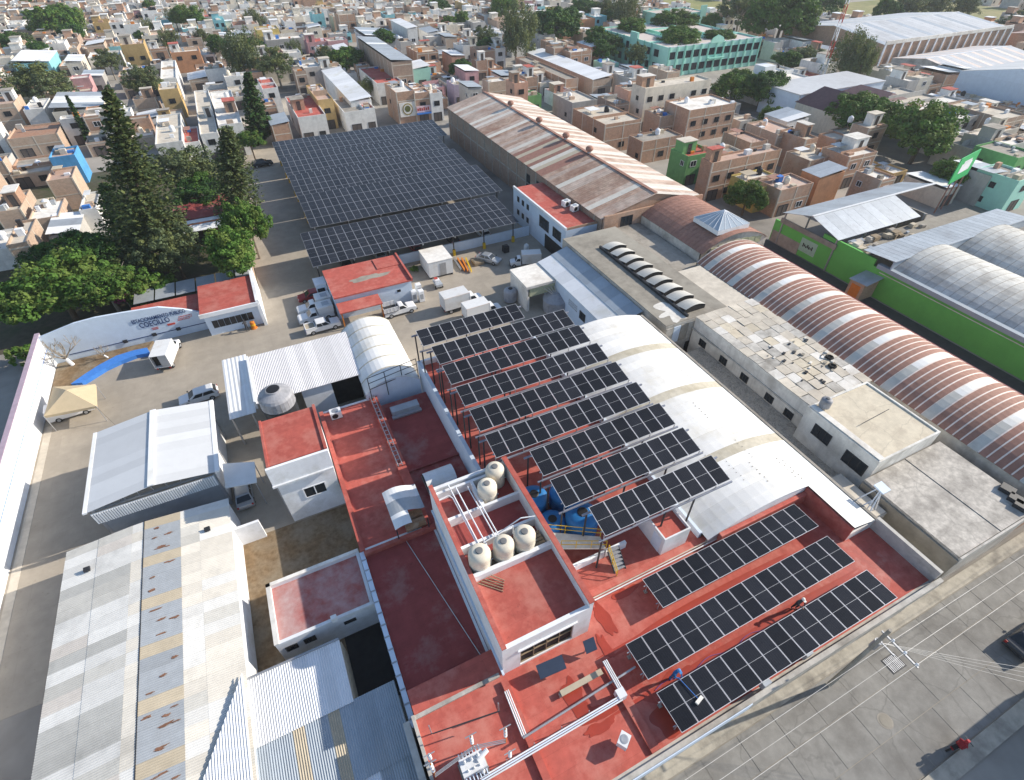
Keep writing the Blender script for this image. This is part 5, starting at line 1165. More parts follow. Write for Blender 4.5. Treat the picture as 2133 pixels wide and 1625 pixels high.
for k in range(4):
    a = at(*z2(700+k*48, 290)); c = at(*z2(790+k*40, 420+k*8)); tag(MB().obox(((a.x+c.x)/2, (a.y+c.y)/2, .2+.02*k), ((c.x-a.x)/2, (c.y-a.y)/2, 0), (.09, .09, 0), (0, 0, .12)).obox(((a.x+c.x)/2, (a.y+c.y)/2, .38+.02*k), ((c.x-a.x)/2, (c.y-a.y)/2, 0), (.14, .14, 0), (0, 0, .03)).build('steel_beam', ORANGE if k in (1, 2) else YELLOW if k == 3 else STEEL), ['grey', 'left orange', 'right orange', 'yellow'][k]+' steel beam lying on the yard beside the container', 'beam', 'beams lying in the yard')
p = at(*z2(1550, 215)); tinaco('gas_cylinder', 'upright white gas cylinder before the office', (p.x, p.y, 0), .42, 1.7, WHITE, WHITE); bpy.data.objects['gas_cylinder']['category'] = 'gas cylinder'
p = at(*z2(1365, 770)); tinaco('mixing_vat', 'open topped grey vat beside the cream hood', (p.x, p.y, .2), .95, 1.9, TANKG, BLACKP); bpy.data.objects['mixing_vat']['category'] = 'vat'
p = at(*z2(1890, 860)); tg = thing('cone_tank', 'wide grey tank with shallow cone lid and pipes', 'storage tank', (p.x, p.y, 0)); MB().lathe((p.x, p.y, 0), [(1.75, 0), (1.8, .1), (1.8, 1.7), (1.85, 1.75), (1.7, 1.85), (.5, 2.4), (.4, 2.5)], 24).build('shell', TANKG, tg)
for k in range(5): MB().path([(p.x+.2*k-.4, p.y+.3, 2.3), (p.x+.5*k-1.2, p.y+1.2, 3.0), (p.x+.6*k-1.5, p.y+2.0, 2.2)], .06, 6).build('pipe', CREAM2, tg)
bxthing('waste_drum', 'black drum standing at the pale blue wall', 'drum', *z2(1310, 195), .9, .9, 1.1, BLACKP); bxthing('pallet_stack', 'brown pallet stack beside the silver sedan', 'pallets', *z2(985, 330), 1.6, 1.6, .5, WOOD)
# ------------------------------------------------------------------ blue tanks, walkway, stair, white stair room
for px, py, r, h, lb in ((1112, 1040, 1.15, 2.2, 'big blue water tank touching the red coping, farther left one'), (1150, 1090, 1.05, 1.6, 'blue water tank half hidden behind yellow railing'), (1172, 1030, 1.1, 1.9, 'dark blue tank under the solar panels, farther right'), (1212, 1078, 1.3, 2.3, 'largest blue tank under the nearest raised solar row')):
    p = at(px, py, 5.0+h*.8); tinaco('blue_water_tank', lb, (p.x, p.y, 5.3), r, h, TANKB, BLACKP, 'blue water tanks')
wk = thing('walkway', 'short white walkway with yellow railings from tank block to stair', 'walkway', (14, 18, 5.3))
q = [at(1140, 1108, 6.6), at(1250, 1118, 6.6), at(1262, 1142, 6.6), at(1168, 1142, 6.6)]
MB().prism([(v.x, v.y) for v in q[::-1]], 6.45, 6.6).build('deck', CREAM2, wk)
for a_, c_ in ((q[0], q[1]), (q[3], q[2])):
    for z in (.5, 1.0): MB().tube(a_+Vector((0, 0, z)), c_+Vector((0, 0, z)), .03, 6).build('rail', YELLOW, wk)
    for k in range(4): v = a_.lerp(c_, k/3); MB().tube(v, v+Vector((0, 0, 1.0)), .03, 6).build('rail_post', YELLOW, wk)
for v in (q[1], q[2]): MB().tube((v.x, v.y, 5.0), (v.x, v.y, 6.45), .06, 6).build('leg', STEEL, wk)
MB().box(11.5, 17.2, 15.9, 16.15, 5.0, 6.0).build('low_wall', WHITE, wk)
sr = thing('roof_stair', 'grey steel stair with yellow rails down to the red roof', 'stair', (16.4, 15.5, 5))
a_ = at(1282, 1142, 6.5); c_ = at(1290, 1200, 5.05); a_.x = c_.x = (a_.x+c_.x)/2
for k in range(8):
    v = a_.lerp(c_, k/7); ubox('tread', sr, v.x-.45, v.x+.45, v.y-.14, v.y+.14, v.z-.02, v.z+.02, STEEL)
for s_ in (-.48, .48):
    o_ = Vector((s_, 0, 0)); MB().tube(a_+o_, c_+o_, .06, 6).build('stringer', DARK, sr)
    if s_ < 0:
        for z in (.5, .95): MB().tube(a_+o_+Vector((0, 0, z)), c_+o_+Vector((0, 0, z)), .035, 6).build('rail', YELLOW, sr)
        for k in range(3): v = a_.lerp(c_, k/2)+o_; MB().tube(v, v+Vector((0, 0, .95)), .035, 6).build('rail_post', YELLOW, sr)
tg = thing('stair_room', 'small white rooftop room with red top and blank door', 'rooftop room', (20.3, 15.4, 5))
MB().ring(19.2, 21.6, 14.2, 18.3, 5.0, 7.4, .12).build('wall', WHITE, tg); MB().box(19.3, 21.5, 14.3, 18.2, 6.9, 7.1).build('roof', RED, tg); MB().box(19.17, 19.195, 14.5, 15.4, 5.1, 7.0).build('door', WBLUE, tg)
# ------------------------------------------------------------------ electrical roof: transformer, posts, bus pipes
z5 = lambda a, c, h: at(860+a/4.444, 1380+c/4.444, h)
p = z5(560, 960, 5.6); tg = thing('transformer', 'white finned transformer with bushings on the red roof', 'transformer', (p.x, p.y, 5))
MB().box(p.x-.7, p.x+.7, p.y-.45, p.y+.45, 5.15, 6.3).build('tank', WHITE, tg); MB().box(p.x-.8, p.x+.8, p.y-.55, p.y+.55, 5.0, 5.15).build('plinth', CONC, tg)
for k in range(7):
    for s_ in (-1, 1): ubox('cooling_fin', tg, p.x-.62+k*.2, p.x-.56+k*.2, p.y+s_*.62-.16, p.y+s_*.62+.16, 5.25, 6.1, WBLUE)
for k in range(3):
    MB().lathe((p.x-.4+k*.4, p.y+.2, 6.3), [(.07, 0), (.1, .06), (.06, .12), (.1, .18), (.06, .24), (.09, .3), (.03, .42)], 10).build('bushing', WHITE, tg)
    MB().lathe((p.x-.35+k*.35, p.y-.25, 6.3), [(.05, 0), (.07, .06), (.04, .12), (.02, .22)], 8).build('bushing', WHITE, tg)
MB().tube((p.x+.3, p.y, 6.3), (p.x+1.0, p.y+.2, 6.45), .14, 10).build('expansion_tank', WHITE, tg)
def ipost(label, p, h):
    t_ = thing('insulator_post', label, 'post', p, 0, 'insulator posts on the electrical roof')
    MB().tube(p, p+Vector((0, 0, h)), .05, 6).build('shaft', ORANGE if h > 2 else STEEL, t_)
    for k in range(3): MB().lathe(p+Vector((0, 0, h*.45+k*h*.18)), [(.05, 0), (.11, .05), (.05, .1), (.11, .15), (.05, .2)], 10).build('insulator', WHITE, t_)
    MB().tube(p+Vector((-.35, 0, h)), p+Vector((.35, 0, h)), .035, 6).build('arm', STEEL, t_)
for a, c, h, lb in ((215, 1060, 3.2, 'tall orange post at the left edge near the rough wall'), (560, 800, 2.8, 'orange post behind the transformer'), (860, 740, 3.0, 'post with glass insulators right of transformer'), (175, 920, 1.6, 'short steel post at left'), (900, 900, 1.7, 'short steel post carrying the bus pipe'), (660, 1050, 1.5, 'short steel post in front of the transformer')): ipost(lb+' on red roof', z5(a, c, 5.0), h)
bb_ = thing('bus_bars', 'thin overhead bus bars linking the insulator posts', 'bus bars', z5(500, 850, 5.0))
for k_ in range(3):
    q1, q2, q3 = z5(205, 1060-k_*14, 7.6), z5(560, 800-k_*14, 7.6), z5(860, 740-k_*14, 7.6); MB().path([q1, q2, q3], .025, 5).build('bar', STEEL, bb_); MB().tube(z5(170+k_*10, 660, 6.6), z5(790+k_*10, 450, 6.6), .02, 5).build('wire', DARK, bb_)
for q1 in (z5(175, 660, 5.0), z5(795, 455, 5.0)): MB().tube(q1, q1+Vector((0, 0, 1.6)), .04, 6).build('end_post', STEEL, bb_)
bu = thing('bus_pipes', 'parallel white conduits crossing the red roof to white box', 'conduit', (7, 7, 5))
for k, off in enumerate((0, .12, .24)):
    a_ = z5(620, 1075, 5.9); c_ = z5(1910, 315, 5.9); o_ = Vector((off*.4, -off, 0)); MB().tube(a_+o_, c_+o_, .045, 8).build('pipe', WHITE if k != 1 else WBLUE, bu)
    a2 = z5(1905, 250, 5.9); c2 = z5(1760, -10, 5.9); MB().tube(a2+Vector((off, 0, 0)), c2+Vector((off, 0, 0)), .045, 8).build('pipe', WHITE, bu)
    a3 = z5(850, 270, 5.4); c3 = z5(1015, 690, 5.4); MB().tube(a3+Vector((off, 0, 0)), c3+Vector((off, 0, 0)), .04, 8).build('pipe', WHITE, bu)
a_ = z5(1020, 700, 5.7); c_ = z5(2060, 40, 5.7); MB().tube(a_, c_, .07, 8).build('pipe', STEEL, bu)
v = z5(1925, 290, 5.8); MB().box(v.x-.28, v.x+.28, v.y-.28, v.y+.28, 5.3, 6.0).build('junction_box', WHITE, bu)
for k in range(6): v = z5(620+k*250, 1085-k*148, 5.0); MB().tube(v, v+Vector((0, 0, .95)), .035, 6).build('support', STEEL, bu)
pk = thing('timber_plank', 'long pale plank resting across a brick on red roof', 'plank', z5(1560, 200, 5.0))
a_ = z5(1370, 290, 5.35); c_ = z5(1750, 80, 5.35); d_ = (c_-a_)/2; MB().obox((a_+c_)/2, d_, Vector((-d_.y, d_.x, 0)).normalized()*.18, (0, 0, .035)).build('board', TANM, pk); MB().box(a_.x-.1, a_.x+.12, a_.y-.12, a_.y+.12, 5.0, 5.31).build('block', CONC, pk); MB().box(c_.x-.2, c_.x, c_.y-.12, c_.y+.12, 5.0, 5.31).build('block', CONC, pk)
for (a, c, a2, c2, lb, nm) in ((1160, 95, 1400, -10, 'long dark blue panel tilted before the block window', 'f'), (1590, -135, 1690, -180, 'short dark blue panel at the block corner', 'n')):
    a_ = z5(a, c, 5.9); c_ = z5(a2, c2, 5.9); t_ = thing('tilted_panel', lb, 'panel', ((a_.x+c_.x)/2, (a_.y+c_.y)/2, 5.0), 0, 'dark blue tilted panels'); d_ = (c_-a_)/2
    MB().obox((a_+c_)/2, d_, Vector((-d_.y, d_.x, .35)).normalized()*.42, (0, 0, .03)).build('sheet', mat('navy_panel', (.035, .05, .085), .4, .1), t_)
    for q_ in (a_.lerp(c_, .1), a_.lerp(c_, .9)): MB().tube((q_.x, q_.y, 5.0), q_, .03, 6).build('leg', STEEL, t_)
# fan unit on stand and small inverter boxes at the row edge
p = z5(1955, 715, 5.9); acunit('white fan unit on a thin stand near the parapet', (p.x, p.y, 5.35), .6, .75, .6, .6); MB()
for k, (px, py) in enumerate(((1683, 1361), (1596, 1423))):
    p = at(px, py, 6.0); t_ = thing('junction_cabinet', ['right', 'left'][k]+' small grey cabinet hanging at the street edge of solar row', 'cabinet', (p.x, p.y, 5.0), 0, 'cabinets at the street edge'); MB().box(p.x-.3, p.x+.3, p.y-.14, p.y+.14, 5.5, 6.15).build('casing', GREYM, t_); MB().box(p.x-.04, p.x+.04, p.y-.05, p.y+.05, 5.0, 5.5).build('stand', STEEL, t_); MB().box(p.x-.26, p.x+.26, p.y-.16, p.y-.142, 5.55, 6.1).build('door', STEEL, t_)
# loose hose
hp = []
for k in range(40):
    u = k/39; hp.append((13.2+9.5*u, N2Y[1]-.45+.16*math.sin(u*17)-.1*u, 5.05+.01*math.sin(u*30)))
tag(MB().path(hp, .022, 5).build('garden_hose', mat('violet_hose', (.22, .10, .28), .5)), 'thin violet hose snaking between the two street-side solar rows', 'hose')
# ------------------------------------------------------------------ trees
def leafquad(b, p, nrm, sz, rr, m=0):
    a = nrm.orthogonal().normalized(); t = rr.uniform(0, 6.28); c = nrm.cross(a)
    u = (a*math.cos(t)+c*math.sin(t))*sz; v = (c*math.cos(t)-a*math.sin(t))*sz*.7
    i = len(b.v); b.v += [tuple(p-u), tuple(p-v*.9), tuple(p+u), tuple(p+v)]; b.f.append((i, i+1, i+2, i+3)); b.m.append(m)
def crown_mesh(nm, seed, mats, R_=1.0, flat=.8, clumps=90, per=42, leaf=.075, gap=.25, droop=0):
    """crown of unit radius: leaf-sized faces in uneven clumps through a lumpy ellipsoid"""
    rr = random.Random(seed); b = MB()
    lobes = [Vector((rr.gauss(0, 1), rr.gauss(0, 1), rr.gauss(.2, .8))).normalized() for _ in range(9)]
    for k in range(clumps):
        d = Vector((rr.gauss(0, 1), rr.gauss(0, 1), rr.gauss(.25, .9))).normalized()
        if d.z < -.45: d.z *= -.6; d.normalize()
        lob = max(d.dot(q) for q in lobes); r = (.52+.5*max(0, lob-.5)/.5)*rr.uniform(1-gap*1.8, 1.0)
        c = Vector((d.x*r, d.y*r, d.z*r*flat)); cr = rr.uniform(.09, .19); mi = rr.randrange(len(mats))
        for j in range(per):
            o = Vector((rr.gauss(0, 1), rr.gauss(0, 1), rr.gauss(0, 1))).normalized()*cr*rr.uniform(.55, 1.05)
            o.z *= .75
            n_ = (o.normalized()*.9+Vector((rr.uniform(-.6, .6), rr.uniform(-.6, .6), .35))).normalized()
            leafquad(b, c+o-Vector((0, 0, droop*rr.random())), n_, leaf*rr.uniform(.7, 1.4), rr, mi)
    return b.mesh(nm, mats)
def trunk_mesh(nm, seed, mt, H_=1.0, r=.06):
    rr = random.Random(seed); b = MB(); p = Vector((0, 0, 0)); q = Vector((rr.uniform(-.05, .05), rr.uniform(-.05, .05), H_*.75)); b.tube(p, q, r, 8, r*.75)
    for k in range(6):
        t = k*1.05+rr.uniform(-.3, .3); e = q+Vector((math.cos(t)*.5, math.sin(t)*.5, .35+rr.uniform(0, .3))); b.tube(q, e, r*.5, 6, r*.18)
        e2 = e+Vector((math.cos(t+.4)*.25, math.sin(t+.4)*.25, .2)); b.tube(e, e2, r*.2, 5, r*.08)
    return b.mesh(nm, mt)
CR = {'fresh': [crown_mesh('fresh_crown', k, [LEAF[0], LEAF[5], LEAF[0]], clumps=230, per=70, leaf=.034) for k in (1, 2)],
      'deep': [crown_mesh('deep_crown', k+10, [LEAF[1], LEAF[0], LEAF[1]], clumps=230, per=70, leaf=.034) for k in (1, 2)],
      'olive': [crown_mesh('olive_crown', k+20, [LEAF[2], LEAF[4]], flat=1.0, clumps=170, per=64, leaf=.03, gap=.4) for k in (1, 2)],
      'grey': [crown_mesh('grey_crown', k+30, [LEAF[4], LEAF[2]], flat=1.1, clumps=160, per=64, leaf=.028, gap=.42, droop=.25) for k in (1, 2)],
      'shrub': [crown_mesh('shrub_crown', 41, [LEAF[5], LEAF[0]], flat=.6, clumps=80, per=36, leaf=.07)],
      'pink': [crown_mesh('flower_crown', 42, [LEAF[6], LEAF[0], LEAF[6]], flat=.6, clumps=40, per=36, leaf=.08)]}
TR = [trunk_mesh('tree_trunk', 5, BARK), trunk_mesh('tree_trunk', 6, BARKP)]
def tree(kind, px, py, R_, hc, label, flat=1.0, i=0, group='broadleaf trees', xy=None):
    """crown centre at photo pixel (px,py), hc metres up, radius R_"""
    p = Vector((xy[0], xy[1], 0)) if xy else at(px, py, hc); p.z = 0
    t_ = thing('tree' if kind not in ('shrub', 'pink') else 'shrub', label, 'tree' if kind not in ('shrub', 'pink') else 'shrub', p, 0, group)
    c = put('crown', CR[kind][i % len(CR[kind])], t_); c.location = (0, 0, hc); c.scale = (R_, R_, R_*flat); c.rotation_euler = (0, 0, R.uniform(0, 6))
    tk = put('trunk', TR[i % 2], t_); tk.scale = (R_*.9, R_*.9, max(.3, hc*.95)); tk.rotation_euler = (0, 0, R.uniform(0, 6))
    FOOT.append((p.x-R_*.35, p.x+R_*.35, p.y-R_*.35, p.y+R_*.35))
    return t_
FOOT = [(-31, 66, -40, 142), (60, 76, -20, 142), (66, 108, -10, 57), (45, 65, 60, 131)]
def htop(bp, tip):
    best = (1e9, 0)
    for k in range(1, 400):
        q = to_px((bp.x, bp.y, k*.1)); e = abs(q[1]-tip[1])
        if e < best[0]: best = (e, k*.1)
    return best[1]
def conifer(name, label, base, tip, mats, spread, whorl=.75, nb=9, seed=1, dens=16, leaf=.28, top=.15):
    bp = at(*base); tp = None; h = htop(bp, tip); rr = random.Random(seed)
    tpx = at(tip[0], tip[1], h); lean = Vector((tpx.x-bp.x, tpx.y-bp.y, 0)); t_ = thing(name, label, 'tree', bp, 0, 'tall conifers')
    MB().tube(bp, bp+Vector((0, 0, h))+lean, .38, 8, .05).build('trunk', BARK, t_)
    b = MB(); z = h*.08
    while z < h-.2:
        u = z/h; L = spread*min(1, (1-u)*1.25+top*.3)*rr.uniform(.85, 1.1)*(1 if u > .2 else .75+u)
        a0 = rr.uniform(0, 6.28); c = bp+lean*u+Vector((0, 0, z))
        for k in range(nb):
            a = a0+2*math.pi*k/nb+rr.uniform(-.15, .15); d = Vector((math.cos(a), math.sin(a), .05+.25*u)); LL = L*rr.uniform(.75, 1.1)
            for j in range(dens):
                s_ = (j+rr.random())/dens; q = c+d*LL*s_+Vector((rr.gauss(0, .12), rr.gauss(0, .12), .18*LL*(s_**2)*.5+rr.gauss(0, .12)))
                n_ = Vector((rr.gauss(0, .5), rr.gauss(0, .5), 1)).normalized(); leafquad(b, q, n_, leaf*rr.uniform(.6, 1.3), rr, rr.randrange(len(mats)))
        z += whorl*rr.uniform(.8, 1.2)
    b.build('foliage', mats, t_); return t_
conifer('norfolk_pine', 'tallest layered Norfolk pine standing above the left trees', (340, 560), (222, 182), [LEAF[3], LEAF[3], LEAF[2]], 6.4, .85, 15, 3, 30, .3)
conifer('dark_conifer', 'dark lower conifer just left of the tallest pine', (285, 530), (212, 378), [LEAF[3], LEAF[1]], 4.4, .55, 14, 4, 22, .28)
conifer('casuarina', 'grey-green feathery casuarina right of the tall pine', (505, 478), (472, 268), [LEAF[4], LEAF[3], LEAF[2]], 4.4, .45, 14, 6, 22, .26, .6)
conifer('far_casuarina', 'narrow dark tall tree behind the casuarina', (545, 300), (515, 150), [LEAF[3], LEAF[1]], 3.2, .6, 10, 7, 14, .5, .5)
conifer('cypress', 'thin pointed cypress among the left houses', (190, 300), (137, 198), [LEAF[3], LEAF[1]], 1.0, .3, 9, 8, 7, .3)
conifer('slim_conifer', 'small dark pointed tree left of the Norfolk pine top', (255, 262), (222, 178), [LEAF[3], LEAF[1]], 3.0, .5, 10, 9, 12, .4)
TL = [('fresh', 118, 605, 7.4, 4.6, 'big fresh green tree behind the mural wall at left', .75), ('fresh', 215, 592, 5.4, 4.8, 'fresh green tree right of the biggest one behind mural wall', .75), ('deep', 175, 530, 4.6, 5.5, 'dark rounded tree above the mural wall trees', .9), ('deep', 100, 540, 4.0, 4.5, 'dark leafy tree at the left edge of the garden', .8),
      ('olive', 360, 530, 5.0, 4.5, 'brownish olive tree at the foot of the tall pine', .95), ('olive', 330, 480, 4.6, 6, 'olive tree behind the foot of the tall pine', 1.0), ('fresh', 485, 530, 5.0, 5.0, 'bright green tree above the gatehouse roof', .95), ('fresh', 515, 465, 3.9, 6.0, 'bright green narrow tree beside the lane', 1.5), ('olive', 385, 360, 7.0, 5.5, 'wide yellow-green tree between pine and casuarina', .75), ('deep', 420, 400, 5.0, 4.0, 'dark undergrowth tree below the yellow-green one', .8), ('fresh', 520, 295, 3.2, 4, 'small bright green tree near the lane top', .9), ('pink', 262, 622, 1.5, 2.2, 'pink bougainvillea on the wall corner', 1.0), ('shrub', 300, 600, 4.0, 2.0, 'low garden shrub beside bougainvillea', .8), ('shrub', 235, 565, 3.5, 2.5, 'low leafy shrub under the dark conifer', .8), ('olive', 300, 555, 4.5, 3.2, 'dense brownish shrub tree at pine base', .8), ('shrub', 45, 740, 2.0, 1.2, 'small green shrub outside the boundary wall', 1.0), ('shrub', 863, 560, .8, .5, 'tiny weed clump by the yard wall', .8),
      ('fresh', 115, 48, 12, 7, 'large dark green tree far at upper left', .85), ('deep', 30, 88, 6, 5, 'small dark tree at the upper left edge', .8), ('olive', 80, 180, 9.5, 6, 'wide olive tree among the left houses', .75), ('grey', 500, 118, 8, 8, 'grey-green airy tree at upper left centre', 1.15), ('olive', 575, 138, 6, 6, 'olive tree beside the airy grey-green one', 1.0), ('fresh', 390, 38, 8, 6, 'yellow-green tree in the far upper left', .8), ('olive', 225, 130, 5, 5, 'brown-green tree between left houses', .9), ('olive', 300, 175, 5.5, 6, 'olive tree left of the ochre house', 1.0), ('fresh', 715, 125, 7.5, 5, 'dark green tree before the pink houses', .75), ('grey', 770, 180, 3.5, 3.5, 'small grey tree in the courtyard behind carports', .8),
      ('grey', 1075, 75, 8.5, 9, 'tall grey-green tree left of the school', 1.3), ('deep', 1155, 55, 11, 7, 'dark green tree left of the school, broad crown', .8), ('deep', 1255, 88, 7.5, 6, 'dark tree at the school front facade', .85), ('olive', 1325, 118, 4, 5, 'olive street tree at the school corner', 1.2), ('fresh', 1045, 20, 8, 7, 'yellow-green tree at top centre', 1.2), ('olive', 1010, 85, 5.5, 5, 'brown-green tree left of the tall grey one', 1.0), ('deep', 1225, 20, 9, 6, 'dark tree far behind the school at left', .8), ('grey', 1300, 28, 9, 7, 'airy tree behind the school', 1.1), ('olive', 1270, 30, 8, 5, 'olive tree behind the school at left', .9), ('fresh', 1318, 58, 7, 8.5, 'green courtyard tree rising inside the school, left', .55), ('fresh', 1410, 78, 8.5, 8.5, 'green courtyard tree inside the school, nearest middle', .6), ('fresh', 1408, 45, 9, 8.5, 'green courtyard tree inside the school, farther middle', .55), ('fresh', 1500, 75, 6, 8.2, 'green courtyard tree inside the school, right', .5),
      ('fresh', 1628, 42, 13, 10, 'huge round dark tree right of the school', .95), ('olive', 1545, 22, 10, 9, 'tall olive tree behind the school at right', 1.0), ('deep', 1700, 8, 13, 7, 'dark tree beyond the huge round one', .9), ('deep', 1640, 125, 6, 4, 'dark hedge-like tree behind white roof, left', .7), ('olive', 1680, 125, 6, 4, 'olive hedge-like tree behind white roof', .8), ('grey', 1770, 130, 7, 7, 'brown-green feathery tree left of the metal roofs', 1.3), ('grey', 1800, 125, 5.5, 8, 'feathery tree beside the brown-green one', 1.4), ('fresh', 1530, 178, 7.5, 5, 'dark tree before the white house, left of two', .8), ('deep', 1590, 185, 7, 5, 'dark tree before the white house, right of two', .85), ('fresh', 1800, 240, 8.5, 5.5, 'dark green tree above the brick houses at right', .8), ('fresh', 1925, 280, 9, 6, 'big dark green tree by the green billboard', .85), ('fresh', 1985, 360, 4, 4, 'small light green tree under the billboard', 1.0), ('fresh', 1556, 413, 3.8, 3.2, 'small bright tree beside the yellow house', 1.0), ('fresh', 1605, 240, 3.0, 3, 'small yellow-green tree left of grey warehouse wall', 1.2), ('olive', 1580, 268, 3.0, 3, 'low palm-like shrub tree among brick houses', .8), ('olive', 2120, 50, 8, 4, 'hedge tree far at the upper right corner', .7), ('olive', 1895, 20, 8, 6, 'row tree at the sports field, left', 1.0), ('deep', 1850, 22, 6, 6, 'row tree at the sports field, leftmost', 1.2), ('olive', 1950, 18, 7, 6, 'row tree at the sports field, middle', 1.0), ('olive', 2010, 16, 7, 6, 'row tree at the sports field, right', 1.0), ('deep', 960, 145, 4, 4, 'small dark tree among brick sheds', 1.0)]
for k, (kd, px, py, r_, hc, lb, fl_) in enumerate(TL): tree(kd, px, py, r_, hc, lb, fl_, k)
# garden ground and garden house left of the lane
struct(MB().box(-58, -4.6, 75.6, 142, -.05, .02).build('garden_ground', mat('garden_soil', (.10, .085, .055), .95, .3, .4, stain=(.05, .07, .025), amt=.5, sscale=.2)))
struct(MB().box(-4.6, 4.9, 76, 142, -.05, .012).build('parking_lane', YARD))
FOOT.append((-31, 5, 70, 132))
tg = thing('garden_house', 'garden house with dark red roof and white awning under trees', 'house', (-10, 101, 0))
MB().box(-14.5, -5.8, 97, 108, 0, 3.3).build('wall', mat('orange_render', (.45, .17, .08), .85), tg); MB().box(-14.8, -5.5, 99, 108.3, 3.3, 3.5).build('roof', RED2, tg); MB().obox((-10.1, 96.8, 3.2), (4.7, 0, 0), (0, 2.0, .15), (0, 0, .04)).build('awning', WMETAL, tg); win(tg, 'S', 97, -11, 0, 3, 2.2, WIN_O, 'door')
tag(MB().box(-5.1, -4.7, 76, 120, 0, 2.4).build('lane_wall', BRICKL), 'low pale brick wall between garden and parking lane', 'wall')

# ------------------------------------------------------------------ houses
def wallmat(k):
    D = {'white': (.76, .745, .71), 'cream': (.66, .60, .50), 'ochre': (.52, .36, .16), 'yellow': (.62, .48, .16), 'orange': (.55, .27, .14), 'pink': (.56, .32, .32), 'turquoise': (.24, .52, .56), 'blue': (.10, .33, .60),
         'grey': (.46, .44, .41), 'green': (.16, .38, .14), 'lilac': (.42, .36, .46), 'peach': (.60, .34, .24)}
    if k == 'brick': return BRICK
    if k == 'palebrick': return BRICKL
    if k == 'brownbrick': return BRICKD
    if k == 'mint': return MINT
    return mat('wall_'+k, D[k], .85, .1, .5, stain=tuple(c*.75 for c in D[k]), amt=.3, sscale=.35, streak=.3)
ROOFS = {'cream': CREAM, 'whitewash': CREAM2, 'grey': CONC, 'red': RED, 'brown': mat('clay_tile_roof', (.36, .20, .13), .9, .15, .5, stain=(.3, .22, .17), amt=.4), 'metal': GREYM, 'whitemetal': WMETAL, 'bluegrey': BLUEM, 'terrace': mat('terracotta_floor', (.50, .34, .265), .9, .15, .6, stain=(.56, .48, .41), amt=.5)}
WNAME = {'brick': 'bare red brick', 'palebrick': 'pale brick', 'brownbrick': 'brown brick'}
RNAME = {'cream': 'cream flat roof', 'whitewash': 'whitewashed flat roof', 'grey': 'grey concrete roof', 'red': 'red painted roof', 'brown': 'brown clay roof', 'metal': 'grey metal roof', 'whitemetal': 'white sheet roof', 'bluegrey': 'blue-grey sheet roof', 'terrace': 'terracotta roof terrace'}
TKM = {}
def tank_small(kind):
    if kind not in TKM:
        mt = {'black': TANKK, 'beige': BEIGE, 'white': WHITE}[kind]
        TKM[kind] = MB().lathe((0, 0, 0), [(.5, 0), (.55, .1), (.55, .9), (.45, 1.1), (.2, 1.22), (.2, 1.3)], 12).mesh('roof_tank', mt)
    return TKM[kind]
LABELS = {}
def zone(px, py):
    if px < 330: return 'left of the tall pine' if py > 140 else 'far upper left'
    if px < 640: return 'behind the garden trees' if py > 130 else 'far left distance'
    if px < 960: return 'behind the solar carports' if py > 95 else 'far behind the carports'
    if px < 1330: return 'left of the school' if py < 150 else 'behind the brick warehouse'
    if px < 1680: return 'before the school' if py > 90 else 'far behind the school'
    return 'near the right edge' if py > 200 else 'at far upper right'
